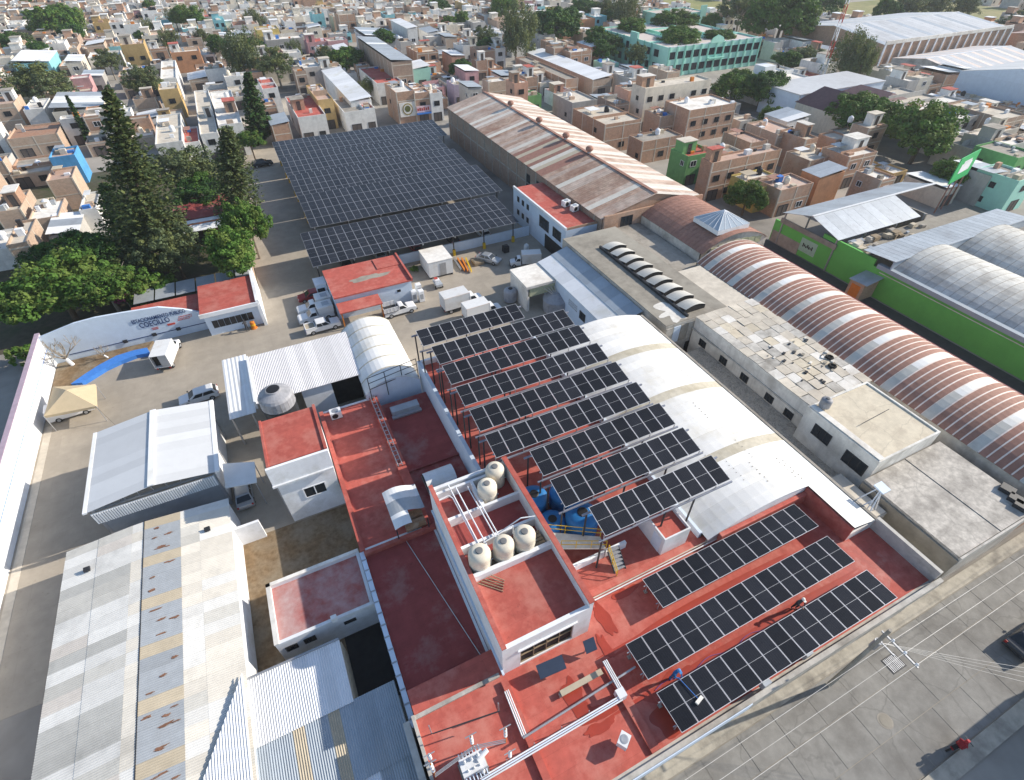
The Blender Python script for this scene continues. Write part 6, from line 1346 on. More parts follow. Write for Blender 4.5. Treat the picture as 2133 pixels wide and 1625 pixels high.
def house(x0, x1, y0, y1, h, wall, roof, label=None, seed=0, feat=None, par=.35, detail=2, big=False):
    rr = random.Random(seed); cx, cy = (x0+x1)/2, (y0+y1)/2; px = to_px((cx, y0, h))
    st_ = 'one-storey' if h < 4.4 else 'two-storey' if h < 7.6 else 'three-storey'
    feat = feat if feat is not None else rr.choice(('black tank', 'beige tank', 'white tank', 'roof room', 'roof room, tank', 'bare roof', 'bare roof', 'rusty bars'))
    auto = not label; yb_ = y1
    if not label:
        label = '%s %s house, %s, %s, %s' % (st_, WNAME.get(wall, wall), RNAME[roof].replace(' flat', ''), feat, zone(*px))
    tg = thing('house', label, 'house', (cx, cy, 0), 0, None); LABELS.setdefault(label, []).append(tg)
    wm = wallmat(wall); t = .15
    if roof in ('metal', 'whitemetal', 'bluegrey'):
        MB().ring(x0, x1, y0, y1, 0, h, t).build('wall', wm, tg)
        b = MB(); rise = min(1.2, (x1-x0)*.1); nn = max(2, int((y1-y0)/2.2))
        for k in range(nn):
            ya = y0-.15+(y1-y0+.3)*k/nn; yb = y0-.15+(y1-y0+.3)*(k+1)/nn-.03
            o_ = MB().obox((cx, (ya+yb)/2, h+rise/2+.04), ((x1-x0)/2+.2, 0, rise/2*(1 if seed % 2 else -1)), (0, (yb-ya)/2, 0), (0, 0, .025)); o_.build('roof_sheet', ROOFS[roof] if rr.random() > .2 else WMETAL, tg)
    elif auto and y1-y0 > 7 and rr.random() < .6:
        ym = y0+(y1-y0)*rr.uniform(.4, .65); h2 = h-rr.choice((.6, 2.6, 2.6)) if h > 5 else h+rr.choice((.5, 2.4, -.5)); r2 = ROOFS[rr.choice((roof, 'cream', 'whitewash', 'grey'))]
        MB().ring(x0, x1, y0, ym, 0, h, t).build('wall', wm, tg); MB().box(x0+t-.01, x1-t+.01, y0+t-.01, ym-t+.01, h-par-.15, h-par).build('roof', ROOFS[roof], tg)
        MB().ring(x0+.02, x1-.02, ym+.02, y1, 0, h2, t).build('rear_wall', wallmat(rr.choice((wall, 'brick', 'palebrick', 'grey'))), tg); MB().box(x0+t, x1-t, ym+t, y1-t+.01, h2-par-.15, h2-par).build('rear_roof', r2, tg)
        y1 = ym
    else:
        MB().ring(x0, x1, y0, y1, 0, h, t).build('wall', wm, tg)
        MB().box(x0+t-.01, x1-t+.01, y0+t-.01, y1-t+.01, h-par-.15, h-par).build('roof', ROOFS[roof], tg)
    w = x1-x0; d = y1-y0; zr = h-par
    sidef = 'W' if cx > 0 else 'E'; sp = x0 if cx > 0 else x1
    if detail:
        nst = max(1, int(h/2.9)); frame = WIN_W if rr.random() < .4 else WIN_D
        for s_ in range(nst):
            z = .9+s_*2.75
            k = max(1, int(w/3.2))
            for i in range(k):
                if rr.random() < .8:
                    if s_ == 0 and i == 0: win(tg, 'S', y0, x0+(i+.5)*w/k, .0, min(2.4, w/k*.7), 2.1, DOORM, 'door')
                    else: win(tg, 'S', y0, x0+(i+.5)*w/k, z, min(1.5, w/k*.6), 1.15, frame)
            if rr.random() < .5: win(tg, sidef, sp, y0+d*rr.uniform(.2, .8), z, 1.0, 1.0, frame)
        if wall in ('brick', 'palebrick', 'brownbrick'):
            for i in range(int(w/3.5)+1): xx = x0+min(w-.2, i*w/max(1, int(w/3.5))); ubox('tie_column', tg, xx, xx+.2, y0-.03, y0-.004, 0, h, CREAM)
            for s_ in range(1, nst+1): ubox('tie_beam', tg, x0, x1, y0-.028, y0-.003, min(h, s_*2.8)-.2, min(h, s_*2.8), CREAM)
            for i in range(int(d/4)+1):
                yy = y0+min(d-.2, i*d/max(1, int(d/4)))
                ubox('tie_column', tg, *((sp-.03, sp-.004) if sidef == 'W' else (sp+.004, sp+.03)), yy, yy+.2, 0, h, CREAM)
    flat = roof not in ('metal', 'whitemetal', 'bluegrey')
    if 'tank' in feat and flat:
        k_ = 'black' if 'black' in feat else 'beige' if 'beige' in feat else 'white'
        t_ = put('roof_tank', tank_small(k_), tg); t_.location = (rr.uniform(-.3, .3)*w, rr.uniform(-.1, .35)*d, zr)
    if 'room' in feat and flat:
        rw, rd = min(w*.5, rr.uniform(2.4, 4)), min(d*.45, rr.uniform(2.5, 4)); rx = rr.choice((x0+t, x1-t-rw)); ry = y0+d*rr.uniform(.25, .5)
        MB().box(rx, rx+rw, ry, ry+rd, zr, zr+2.3).build('roof_room', wallmat(rr.choice((wall, 'brick', 'white', 'cream'))), tg); MB().box(rx-.15, rx+rw+.15, ry-.2, ry+rd+.1, zr+2.3, zr+2.42).build('roof_room_top', ROOFS[rr.choice(('cream', 'whitewash', 'grey', 'red'))], tg)
        win(tg, 'S', ry, rx+rw*.5, zr, min(.9, rw*.5), 1.9, DOORM, 'door')
    if 'bars' in feat and flat:
        for i in range(5): xx = x0+.3+(w-.6)*i/4; MB().tube((xx, y0+.1, h), (xx, y0+.1, h+rr.uniform(.5, 1)), .03, 4).build('rebar', RUST, tg)
    if flat and rr.random() < .45:
        MB().box(x0+w*.15, x0+w*.15+min(2.6, w*.4), y0+d*.62, y0+d*.62+min(2.8, d*.3), zr+.9, zr+.96).build('roof_awning', rr.choice((GREYM, WMETAL, RUST, TANM)), tg)
        MB().box(x0+w*.15+.1, x0+w*.15+.2, y0+d*.62, y0+d*.62+.1, zr, zr+.9).build('awning_post', STEEL, tg)
    if flat:
        for k in range(rr.choice((1, 2, 3, 4))):
            a = rr.uniform(.25, .7); bx = rr.uniform(x0+t+a, max(x0+t+a+.1, x1-t-a)); by = rr.uniform(y0+t+a, max(y0+t+a+.1, y1-t-a))
            ubox('roof_clutter', tg, bx-a, bx+a, by-a*.7, by+a*.7, zr, zr+rr.uniform(.3, 1.1), rr.choice((WHITE, CONC, BRICKL, TANM, GREYM, CREAM2, DARK, CONCL, WHITE, BLUEP, ORANGE, BRICK)))
        if rr.random() < .5 and d > 6: yq = y0+d*rr.uniform(.3, .7); ubox('dividing_wall', tg, x0+t, x1-t, yq, yq+.14, zr, zr+rr.uniform(.4, 1.2), rr.choice((BRICKL, wm, CONCL)))
    FOOT.append((x0, x1, y0, yb_)); return tg
Z = {'A': (0, 0, 3.95), 'B': (530, 0, 3.95), 'C': (1060, 0, 3.95), 'D': (1593, 0, 3.95), 'E': (0, 400, 3.95)}
def zp(z, q): o = Z[z]; return (o[0]+q[0]/o[2], o[1]+q[1]/o[2])
def hz(z, NL, NR, FL, h, wall, roof, label=None, feat='bare roof', seed=None, **kw):
    a = at(*zp(z, NL), h); b = at(*zp(z, NR), h)
    y0 = (a.y+b.y)/2 if abs(a.y-b.y) < 6 else a.y; d = FL if isinstance(FL, (int, float)) else max(3, at(*zp(z, FL), h).y-y0)
    x0, x1 = a.x, max(b.x, a.x+2.5)
    return house(x0, x1, y0, y0+d, h, wall, roof, label, seed or int(NL[0]+NL[1]), feat, **kw)
HL = [
 ('C', (800, 1030), (1090, 975), (515, 895), 6.2, 'brick', 'cream', 'brick house with cream roof and black tank beside the warehouse', 'black tank'),
 ('C', (1145, 735), (1650, 645), (990, 690), 9.5, 'cream', 'cream', 'tall cream block with a water tower room on its roof', 'roof room'),
 ('C', (1480, 905), (1890, 850), 9, 7.2, 'brick', 'whitewash', 'brick house with white grid frame right of the cream block', 'white tank'),
 ('C', (1260, 965), (1400, 930), (1115, 905), 5.2, 'palebrick', 'whitewash', 'low house with white roof under the tall cream block', 'white tank'),
 ('C', (1105, 1170), (1430, 1110), (1000, 1110), 4.6, 'brick', 'grey', 'brick house with grey roof behind the warehouse ridge', 'white tank'),
 ('C', (1480, 1290), (1690, 1245), (1310, 1225), 5.8, 'green', 'red', 'green walled house with red roof terrace', 'roof room'),
 ('C', (1650, 1330), (2280, 1240), (1560, 1305), 7.2, 'brick', 'terrace', 'long brick house with white concrete grid facade', 'roof room'),
 ('C', (2040, 1540), (2330, 1500), (1830, 1440), 4.6, 'yellow', 'whitewash', 'yellow house with white roof by the small bright tree', 'black tank'),
 ('C', (2000, 1180), (2130, 1150), 8, 6.4, 'brick', 'terrace', 'brick house with terracotta terrace right of green house', 'rusty bars'),
 ('C', (885, 860), (985, 835), 8, 6, 'brownbrick', 'grey', 'brown brick house left of the tall cream block', 'rusty bars'),
 ('C', (530, 850), (720, 815), (395, 765), 4.8, 'grey', 'cream', 'grey house with cream roof behind warehouse far end', 'white tank'),
 ('C', (470, 655), (570, 640), (85, 470), 5, 'brick', 'grey', 'long brick shed with dark grey roof left of the school', 'bare roof'),
 ('C', (690, 655), (850, 640), (175, 425), 4.6, 'palebrick', 'whitemetal', 'long shed with white sheet roof left of the school', 'bare roof'),
 ('C', (50, 690), (155, 672), 5, 9, 'peach', 'cream', 'narrow peach tower house beside warehouse far end', 'roof room'),
 ('C', (165, 795), (265, 775), 5, 4.4, 'green', 'grey', 'small bright green house at warehouse far end', 'bare roof'),
 ('C', (385, 405), (560, 375), 6, 7, 'brick', 'grey', 'brick cube house before dark tree, left of pair', 'bare roof'),
 ('C', (515, 435), (680, 412), 6, 6.5, 'brick', 'whitewash', 'brick cube house before dark tree, right of pair', 'bare roof'),
 ('D', (490, 1475), (630, 1400), (290, 1405), 5.4, 'orange', 'metal', 'orange house with grey corrugated roof', 'bare roof'),
 ('D', (650, 1275), (990, 1265), (480, 1210), 6.2, 'brick', 'whitewash', 'brick house with white awning below the dark trees', 'roof room'),
 ('D', (950, 1480), (1100, 1460), (640, 1430), 6, 'brick', 'whitewash', 'brick house with patched white roof beside grey gable', 'rusty bars'),
 ('D', (120, 1560), (420, 1510), (0, 1470), 5, 'brick', 'terrace', 'brick house with pinkish terrace right of yellow house', 'beige tank'),
 ('D', (290, 1130), (500, 1150), 7, 6.6, 'brick', 'cream', 'brick house with cream roof and stair left of dark trees', 'roof room'),
 ('D', (340, 1310), (640, 1290), 6, 5, 'brownbrick', 'cream', 'brown brick house in the middle of the right brick row', 'beige tank'),
 ('D', (90, 1100), (310, 1080), 9, 6.2, 'palebrick', 'terrace', 'pale brick house with railing terrace at right', 'white tank'),
 ('D', (1100, 850), (1440, 800), 10, 6.5, 'grey', 'cream', 'grey blank-walled house above the dark trees', 'bare roof'),
 ('D', (1480, 1010), (1960, 900), 14, 6.0, 'grey', 'whitewash', 'long light grey wall house at right', 'bare roof'),
 ('D', (1960, 970), (2200, 950), 14, 6.5, 'brownbrick', 'cream', 'brown house at the right edge below grey gable', 'bare roof'),
 ('D', (1500, 1100), (1720, 1090), 9, 5, 'white', 'whitewash', 'small white shop roof right of the big dark tree', 'white tank'),
 ('D', (1720, 1230), (1960, 1210), 8, 5, 'cream', 'grey', 'cream shop with grey roof behind billboard', 'bare roof'),
 ('D', (1990, 1190), (2250, 1160), 9, 6.5, 'grey', 'whitewash', 'grey house with pale awning at the right edge', 'roof room'),
 ('D', (2050, 1290), (2300, 1270), 8, 6.5, 'green', 'grey', 'green shop front at the right edge', 'bare roof'),
 ('D', (1830, 1440), (2050, 1420), 7, 5.5, 'grey', 'metal', 'grey shop with metal roof right of billboard', 'bare roof'),
 ('D', (2060, 1480), (2300, 1455), 7, 6, 'mint', 'grey', 'mint green shop at the right edge beneath others', 'bare roof'),
 ('B', (350, 960), (590, 945), (210, 800), 5.6, 'white', 'red', 'white house with red roof and orange balcony behind carports', 'roof room'),
 ('B', (520, 830), (640, 805), (440, 700), 6.8, 'ochre', 'terrace', 'ochre house with arched front behind carports', 'bare roof'),
 ('B', (805, 850), (945, 800), (480, 590), 6.0, 'white', 'whitemetal', 'long narrow house with white sheet roof behind carports', 'bare roof'),
 ('B', (745, 935), (895, 895), (640, 820), 5.0, 'white', 'grey', 'white fronted house with grey roof behind carports', 'bare roof'),
 ('B', (1010, 690), (1210, 660), (850, 560), 5.5, 'white', 'red', 'white house with red striped roof and side windows', 'bare roof'),
 ('B', (1150, 530), (1270, 480), (840, 320), 9.2, 'brownbrick', 'metal', 'tall long brown brick shed with grey gable roof', 'bare roof'),
 ('B', (1170, 768), (1310, 738), (1015, 690), 7.6, 'brick', 'whitewash', 'brick shop house with round emblem sign', 'white tank'),
 ('B', (1312, 770), (1440, 752), 7, 7.0, 'brick', 'whitewash', 'brick shop house with red lettered sign', 'bare roof'),
 ('B', (1442, 770), (1545, 760), 7, 6.6, 'white', 'whitewash', 'white shop house beside the brick warehouse corner', 'beige tank'),
 ('B', (905, 900), (985, 882), 5, 5.2, 'white', 'red', 'narrow white house with red roof edge behind carports', 'bare roof'),
 ('B', (430, 350), (600, 338), 7, 6, 'pink', 'red', 'pink house behind the dark tree, left half', 'roof room'),
 ('B', (602, 340), (765, 328), 7, 6, 'pink', 'cream', 'pink house behind the dark tree, right half', 'bare roof'),
 ('B', (95, 335), (400, 305), 12, 6.5, 'grey', 'whitewash', 'wide grey blank wall house with stepped parapet', 'roof room'),
 ('B', (20, 260), (190, 225), 8, 8.4, 'yellow', 'cream', 'tall yellow house far behind the garden', 'bare roof'),
 ('B', (475, 118), (570, 110), 8, 7.5, 'turquoise', 'whitewash', 'turquoise house in the far distance', 'roof room'),
 ('B', (920, 318), (1190, 298), (870, 250), 5.6, 'white', 'bluegrey', 'white house with blue-white sheet roof far behind carports', 'bare roof'),
 ('B', (1265, 240), (1330, 225), (1190, 160), 8, 'white', 'whitemetal', 'tall narrow white house far behind carports', 'bare roof'),
 ('B', (690, 125), (830, 115), 9, 8, 'brick', 'cream', 'tall bare brick house in the far distance', 'rusty bars'),
 ('B', (1330, 430), (1520, 420), (1250, 380), 6, 'brick', 'cream', 'brick house with cream roof right of tall brown shed', 'bare roof'),
 ('B', (65, 735), (190, 715), (0, 650), 6, 'white', 'red', 'white house with red roof behind the narrow dark tree', 'bare roof'),
 ('B', (140, 1035), (285, 1012), (110, 955), 4.8, 'brick', 'bluegrey', 'small house with blue-grey sheet roof by the lane', 'bare roof'),
 ('B', (330, 590), (420, 580), (260, 560), 6.5, 'brownbrick', 'grey', 'brown house with grey roof beside the long white roof', 'bare roof'),
 ('B', (1760, 730), (1870, 715), 7, 6, 'grey', 'metal', 'grey house with metal roof near warehouse far corner', 'bare roof'),
 ('B', (1640, 700), (1740, 690), 6, 5.2, 'lilac', 'cream', 'lilac house near warehouse far corner', 'white tank'),
 ('A', (400, 1295), (610, 1275), 6, 5.6, 'blue', 'terrace', 'small bright blue house with dark window', 'bare roof'),
 ('A', (380, 1480), (590, 1470), (370, 1400), 5.6, 'palebrick', 'terrace', 'pale brick house with pink terrace below the blue house', 'bare roof'),
 ('A', (110, 530), (400, 505), (180, 440), 5.4, 'turquoise', 'whitemetal', 'turquoise house with long white sheet roof at left', 'bare roof'),
 ('A', (440, 900), (830, 905), (560, 790), 5, 'cream', 'metal', 'grey patched metal roof house at left', 'bare roof'),
 ('A', (50, 1150), (470, 1095), 10, 4.4, 'palebrick', 'brown', 'pale brick house with wide brown roof at left', 'bare roof'),
 ('A', (-90, 880), (120, 835), 9, 6.4, 'palebrick', 'terrace', 'pale brick house at the left edge', 'roof room'),
 ('A', (1275, 1185), (1500, 1160), (1215, 960), 6, 'white', 'cream', 'cream roofed white house right of the pine top', 'white tank'),
 ('A', (1505, 1180), (1640, 1160), (1450, 1060), 5, 'white', 'red', 'white house with maroon roof patch right of the pine', 'bare roof'),
 ('A', (1645, 1110), (1790, 1085), (1490, 760), 6, 'white', 'cream', 'long white roofed house right of the pine', 'roof room'),
 ('A', (1795, 1040), (1990, 1000), (1690, 760), 6.8, 'white', 'whitewash', 'white house with openings beside the narrow dark tree', 'roof room, tank'),
 ('A', (1300, 745), (1460, 722), 7, 7, 'ochre', 'cream', 'ochre walled house with tall blank front', 'bare roof'),
 ('A', (985, 375), (1180, 355), 9, 8.2, 'ochre', 'terrace', 'stepped ochre house with open balconies', 'roof room'),
 ('A', (1010, 205), (1150, 195), 8, 8, 'white', 'whitewash', 'white house with blue tinted windows far left', 'bare roof'),
 ('A', (1320, 650), (1450, 638), (1320, 505), 6, 'white', 'whitewash', 'white boxy house left of the orange house', 'bare roof'),
 ('A', (1400, 435), (1640, 415), 8, 6, 'orange', 'whitewash', 'orange house with white awning roof far left', 'roof room'),
 ('A', (720, 475), (980, 455), 10, 5, 'white', 'whitewash', 'wide white roofed house left of stepped ochre house', 'bare roof'),
 ('A', (680, 640), (840, 620), 8, 4.5, 'grey', 'bluegrey', 'grey house with blue-grey sheets left of centre', 'bare roof'),
 ('A', (250, 290), (430, 265), 9, 6, 'palebrick', 'cream', 'pale brick house beside the big far tree', 'bare roof'),
 ('A', (560, 400), (640, 300), 10, 6, 'palebrick', 'cream', 'pale brick gable wall house right of big far tree', 'bare roof'),
 ('E', (40, 450), (110, 420), (150, 240), 6.2, 'palebrick', 'cream', 'tall pale brick house at left edge above the garden', 'bare roof'),
 ('E', (400, 360), (640, 330), 8, 4.2, 'grey', 'metal', 'grey backyard house with junk beside the dark conifer', 'bare roof'),
 ('E', (230, 230), (480, 200), 8, 4.8, 'palebrick', 'whitewash', 'pale brick house with laundry yard at left', 'white tank'),
 ('E', (-60, 180), (170, 130), 9, 5.5, 'palebrick', 'cream', 'cream roofed brick house at the left edge', 'roof room'),
 ('E', (640, 180), (760, 110), 8, 5, 'white', 'cream', 'white house touching the dark conifer', 'bare roof'),
]
for q in HL: hz(q[0], q[1], q[2], q[3], q[4], q[5], q[6], q[7], q[8])
# ------------------------------------------------------------------ school, warehouses, field at upper right
def facade(tg, x0, x1, y, z, n, w, h, face='S', me=None):
    for k in range(n):
        u = x0+(x1-x0)*(k+.5)/n; win(tg, face, y, u, z, w, h, me or WIN_D)
a = at(*zp('C', (1320, 395)), 8.2); bR = at(*zp('C', (2100, 312)), 8.2); fL = at(*zp('C', (690, 232)), 8.2)
SX, SY, SX2, SY2 = a.x, a.y, bR.x, fL.y
tg = thing('school', 'two-storey mint green school with courtyards full of trees', 'school', ((SX+SX2)/2, (SY+SY2)/2, 0))
t = 11
for nm, bx in (('wing', (SX, SX2, SY, SY+t)), ('wing', (SX, SX+t, SY+t, SY2)), ('wing', (SX2-t, SX2, SY+t, SY2)), ('wing', (SX+t, SX2-t, SY2-t, SY2)), ('wing', ((SX+SX2)/2-5, (SX+SX2)/2+5, SY+t, SY2-t))):
    MB().ring(*bx, 0, 8.2, .3).build(nm+'_wall', MINT, tg); MB().box(bx[0]+.25, bx[1]-.25, bx[2]+.25, bx[3]-.25, 7.5, 7.75).build('roof', mat('pinkish_roof', (.56, .49, .44), .9, .08), tg)
n = 12
for k in range(n):
    x = SX+(SX2-SX)*(k+.5)/n
    for z in (1.2, 4.9): win(tg, 'S', SY, x, z, 2.4, 2.0, WIN_D)
for k in range(n+1):
    x = SX+(SX2-SX-.5)*k/n; ubox('pilaster', tg, x, x+.5, SY-.25, SY-.004, 0, 8.4, MINTD)
for k in range(9):
    y = SY+4+(SY2-SY-6)*(k+.5)/9
    for z in (1.2, 4.9): win(tg, 'W', SX, y, z, 2.4, 2.0, WIN_D)
    ubox('pilaster', tg, SX-.25, SX-.004, y+2.6, y+3.1, 0, 8.4, MINTD)
xm = (SX+SX2)/2
b = MB(); b.poly([(xm-3, SY-.3, 8.2), (xm+3, SY-.3, 8.2), (xm+2, SY-.3, 9.6), (xm, SY-.3, 10.4), (xm-2, SY-.3, 9.6)]); b.poly([(xm-3, SY+.2, 8.2), (xm-2, SY+.2, 9.6), (xm, SY+.2, 10.4), (xm+2, SY+.2, 9.6), (xm+3, SY+.2, 8.2)]); b.build('crest', MINT, tg)
MB().box(xm-3.4, xm+3.4, SY-1.4, SY-.3, 3.9, 4.2).build('balcony', MINTD, tg)
ym = SY+(SY2-SY)*.45; MB().prism([(SX-.4, ym-2), (SX+.3, ym-2), (SX+.3, ym+2), (SX-.4, ym+2)], 0, 10.0).build('gate_tower', MINT, tg); win(tg, 'W', SX-.4, ym, 0, 2, 4, WIN_O, 'gate')
MB().box(SX, SX2, SY-.02, SY+.28, 8.2, 8.45).build('cornice', WHITE, tg)
FOOT.append((SX-8, SX2+6, SY-8, SY2+4))
a2 = at(*zp('C', (1215, 165)), 8); b2 = at(*zp('C', (1820, 160)), 8)
tg = thing('rear_school_wing', 'farther mint green school wing with stepped gables', 'school', ((a2.x+b2.x)/2, a2.y, 0))
yy = SY2+14
MB().ring(a2.x+10, b2.x+6, yy, yy+14, 0, 8.0, .3).build('wall', MINT, tg); MB().box(a2.x+10.2, b2.x+5.8, yy+.2, yy+13.8, 7.4, 7.7).build('roof', MATS['pinkish_roof'], tg)
for k in range(12):
    for z in (1.2, 4.8): win(tg, 'S', yy, a2.x+12+(b2.x-a2.x-8)*(k+.5)/12, z, 2.6, 2.0, WIN_D)
for x in (a2.x+10, b2.x+3): MB().prism([(x, yy-.2), (x+3, yy-.2), (x+3, yy+.3), (x, yy+.3)], 0, 10.2).build('gable', MINT, tg)
FOOT.append((a2.x+4, b2.x+10, yy-6, yy+18))
# sports field
f0 = at(1370, 22); f1 = at(1510, 30)
struct(MB().box(f0.x, f1.x+30, f1.y-5, f1.y+85, -.02, .05).build('sports_field', GRASS)); FOOT.append((f0.x, f1.x+30, f1.y-5, f1.y+85))
tag(MB().box(f0.x, f1.x+30, f1.y+86, f1.y+86.4, 0, 7).build('field_fence', mat('dark_green_fence', (.05, .16, .13), .8)), 'dark green fence behind the sports field', 'fence')
g0 = at(1810, 52); g1 = at(2050, 60)
struct(MB().box(g0.x-10, g1.x+70, g0.y-26, g0.y+55, -.02, .05).build('athletics_field', mat('worn_grass', (.30, .27, .12), .95, .2, .1, stain=(.18, .2, .07), amt=.5, sscale=.06))); FOOT.append((g0.x-10, g1.x+70, g0.y-26, g0.y+55))
# metal-roofed warehouses
def shed(label, x0, x1, y0, y1, h, rise, wall, roofm, axis='x', nsh=None, sheet=2.6, name='warehouse'):
    tg = thing(name, label, 'warehouse', ((x0+x1)/2, (y0+y1)/2, 0)); MB().ring(x0, x1, y0, y1, 0, h, .3).build('wall', wall, tg)
    if axis == 'x':   # ridge along x
        ym_ = (y0+y1)/2; n_ = int((x1-x0)/sheet)
        for k in range(n_):
            xa = x0+(x1-x0)*k/n_; hw_ = (x1-x0)/n_/2-.04
            for s_ in (-1, 1): MB().obox((xa+hw_+.04, ym_+s_*(y1-y0)/4, h+rise/2+.03), (hw_, 0, 0), (0, (y1-y0)/4+.1, -s_*rise/2), (0, 0, .03)).build('roof_sheet', roofm(k), tg)
        MB().box(x0, x1, ym_-.25, ym_+.25, h+rise+.03, h+rise+.12).build('ridge_cap', WMETAL, tg)
        for x in (x0, x1-.3): b = MB(); b.poly([(x, y0, h), (x, ym_, h+rise), (x, y1, h)]); b.poly([(x+.3, y1, h), (x+.3, ym_, h+rise), (x+.3, y0, h)]); b.build('gable', wall, tg)
    else:
        xm_ = (x0+x1)/2; n_ = int((y1-y0)/sheet)
        for k in range(n_):
            ya = y0+(y1-y0)*k/n_; hw_ = (y1-y0)/n_/2-.04
            for s_ in (-1, 1): MB().obox((xm_+s_*(x1-x0)/4, ya+hw_+.04, h+rise/2+.03), ((x1-x0)/4+.1, 0, -s_*rise/2), (0, hw_, 0), (0, 0, .03)).build('roof_sheet', roofm(k), tg)
        MB().box(xm_-.25, xm_+.25, y0, y1, h+rise+.03, h+rise+.12).build('ridge_cap', WMETAL, tg)
        for y in (y0, y1-.3): b = MB(); b.poly([(x0, y, h), (x1, y, h), (xm_, y, h+rise)]); b.poly([(x0, y+.3, h), (xm_, y+.3, h+rise), (x1, y+.3, h)]); b.build('gable', wall, tg)
    FOOT.append((x0, x1, y0, y1)); return tg
LG = mat('light_grey_sheet', (.56, .565, .575), .5, .08, .2, stain=(.45, .45, .45), amt=.3, sscale=.08)
RP = mat('maroon_sheet', (.24, .12, .10), .7, .15, .3)
p0 = at(*zp('D', (900, 590)), 0); p1 = at(*zp('D', (1760, 400)), 0)
y_ = p0.y
tg = shed('long red brick factory with white columns and grey gable roof', p0.x, p1.x, y_, y_+42, 7.5, 2.6, BRICK, lambda k: LG if k % 5 else GREYM)
for k in range(17):
    x = p0.x+(p1.x-p0.x)*k/16; ubox('column', tg, x, x+.7, y_-.3, y_-.01, 0, 7.6, WHITE)
ubox('cornice', tg, p0.x, p1.x, y_-.35, y_-.0, 7.6, 8.6, CREAM2); ubox('base_band', tg, p0.x, p1.x, y_-.32, y_-.02, 0, 1.0, CREAM2)
p2 = at(*zp('D', (1390, 640)), 5); p3 = at(*zp('D', (2000, 720)), 6)
shed('big light grey gable hall at the right edge', p2.x+4, p2.x+75, p2.y-32, p2.y-4, 7, 3.0, WBLUE, lambda k: LG, 'x')
shed('low grey ribbed shed before the red brick factory', p0.x+2, p0.x+46, y_-24, y_-3, 4.2, 1.6, CONCL, lambda k: LG if k % 3 else RIB, 'x', sheet=1.8)
shed('maroon ribbed shed at the far right', p1.x+6, p1.x+60, y_-22, y_+4, 5, 2.0, BRICK, lambda k: RP if k % 4 else RIB, 'x', sheet=2)
q0 = at(*zp('D', (200, 735)), 6); q1 = at(*zp('D', (450, 690)), 6); q2 = at(*zp('D', (0, 565)), 6)
tg = house(q0.x, q1.x+4, q0.y, q2.y, 6.0, 'white', 'whitewash', 'long white roofed building with white cube tank right of dark trees', 4, 'bare roof'); MB().box(q0.x+3, q0.x+7, q2.y-8, q2.y-4, 5.6, 8.6).build('roof_cube', WHITE, tg)
q0 = at(*zp('D', (290, 785)), 6.5); q1 = at(*zp('D', (690, 740)), 6.5)
tg = thing('grey_panel_warehouse', 'warehouse with pale grey panel wall below radio mast', 'warehouse', (q0.x, q0.y, 0))
MB().box(q0.x, q1.x+16, q0.y, q0.y+12, 0, 6.5).build('wall', WBLUE, tg); MB().box(q0.x-.2, q1.x+16.2, q0.y-.2, q0.y+12.2, 6.5, 6.7).build('roof', LG, tg)
for k in range(6): ubox('panel_joint', tg, q0.x+k*(q1.x-q0.x)/6, q0.x+.25+k*(q1.x-q0.x)/6, q0.y-.06, q0.y-.005, 0, 6.4, CONCL)
FOOT.append((q0.x, q1.x+16, q0.y, q0.y+12))
q0 = at(*zp('D', (830, 860)), 7); tg = thing('gabled_house', 'house with steep purple-brown gable roofs above dark trees', 'house', (q0.x, q0.y, 0))
MB().box(q0.x-6, q0.x+20, q0.y, q0.y+14, 0, 5).build('wall', wallmat('cream'), tg)
for k, (xo, w_) in enumerate(((-6, 10), (5, 15))):
    b = MB(); x0, x1 = q0.x+xo, q0.x+xo+w_; y0, y1 = q0.y-.5, q0.y+14.5; xm_ = (x0+x1)/2; z1 = 8.6 if k == 0 else 7.6
    b.poly([(x0, y0, 5), (xm_, y0+3, z1), (xm_, y1-3, z1), (x0, y1, 5)]); b.poly([(x1, y1, 5), (xm_, y1-3, z1), (xm_, y0+3, z1), (x1, y0, 5)]); b.poly([(x0, y0, 5), (x1, y0, 5), (xm_, y0+3, z1)]); b.poly([(x1, y1, 5), (x0, y1, 5), (xm_, y1-3, z1)]); b.build('roof', mat('mauve_tile', (.16, .095, .10), .8, .15, .5), tg)
for k in range(4): win(tg, 'S', q0.y, q0.x-4.5+k*1.8, 2.6, 1.2, 1.8, WIN_D)
FOOT.append((q0.x-6, q0.x+20, q0.y, q0.y+14))
# radio mast
ms = at(1702, 190); tg = thing('radio_mast', 'tall thin red and white lattice radio mast', 'mast', ms)
h = 34
for k in range(8):
    mt = WHITE if k % 2 else mat('mast_red', (.4, .05, .04), .6); z0, z1 = h*k/8, h*(k+1)/8; b = MB(); w0, w1 = .9*(1-z0/h*.7), .9*(1-z1/h*.7)
    cs0 = [(ms.x+w0*math.cos(t), ms.y+w0*math.sin(t), z0) for t in (0, 2.09, 4.19)]; cs1 = [(ms.x+w1*math.cos(t), ms.y+w1*math.sin(t), z1) for t in (0, 2.09, 4.19)]
    for i in range(3):
        b.tube(cs0[i], cs1[i], .07, 5); b.tube(cs0[i], cs1[(i+1) % 3], .04, 4); b.tube(cs0[(i+1) % 3], cs1[i], .04, 4); b.tube(cs1[i], cs1[(i+1) % 3], .04, 4)
    b.build('mast_section', mt, tg)
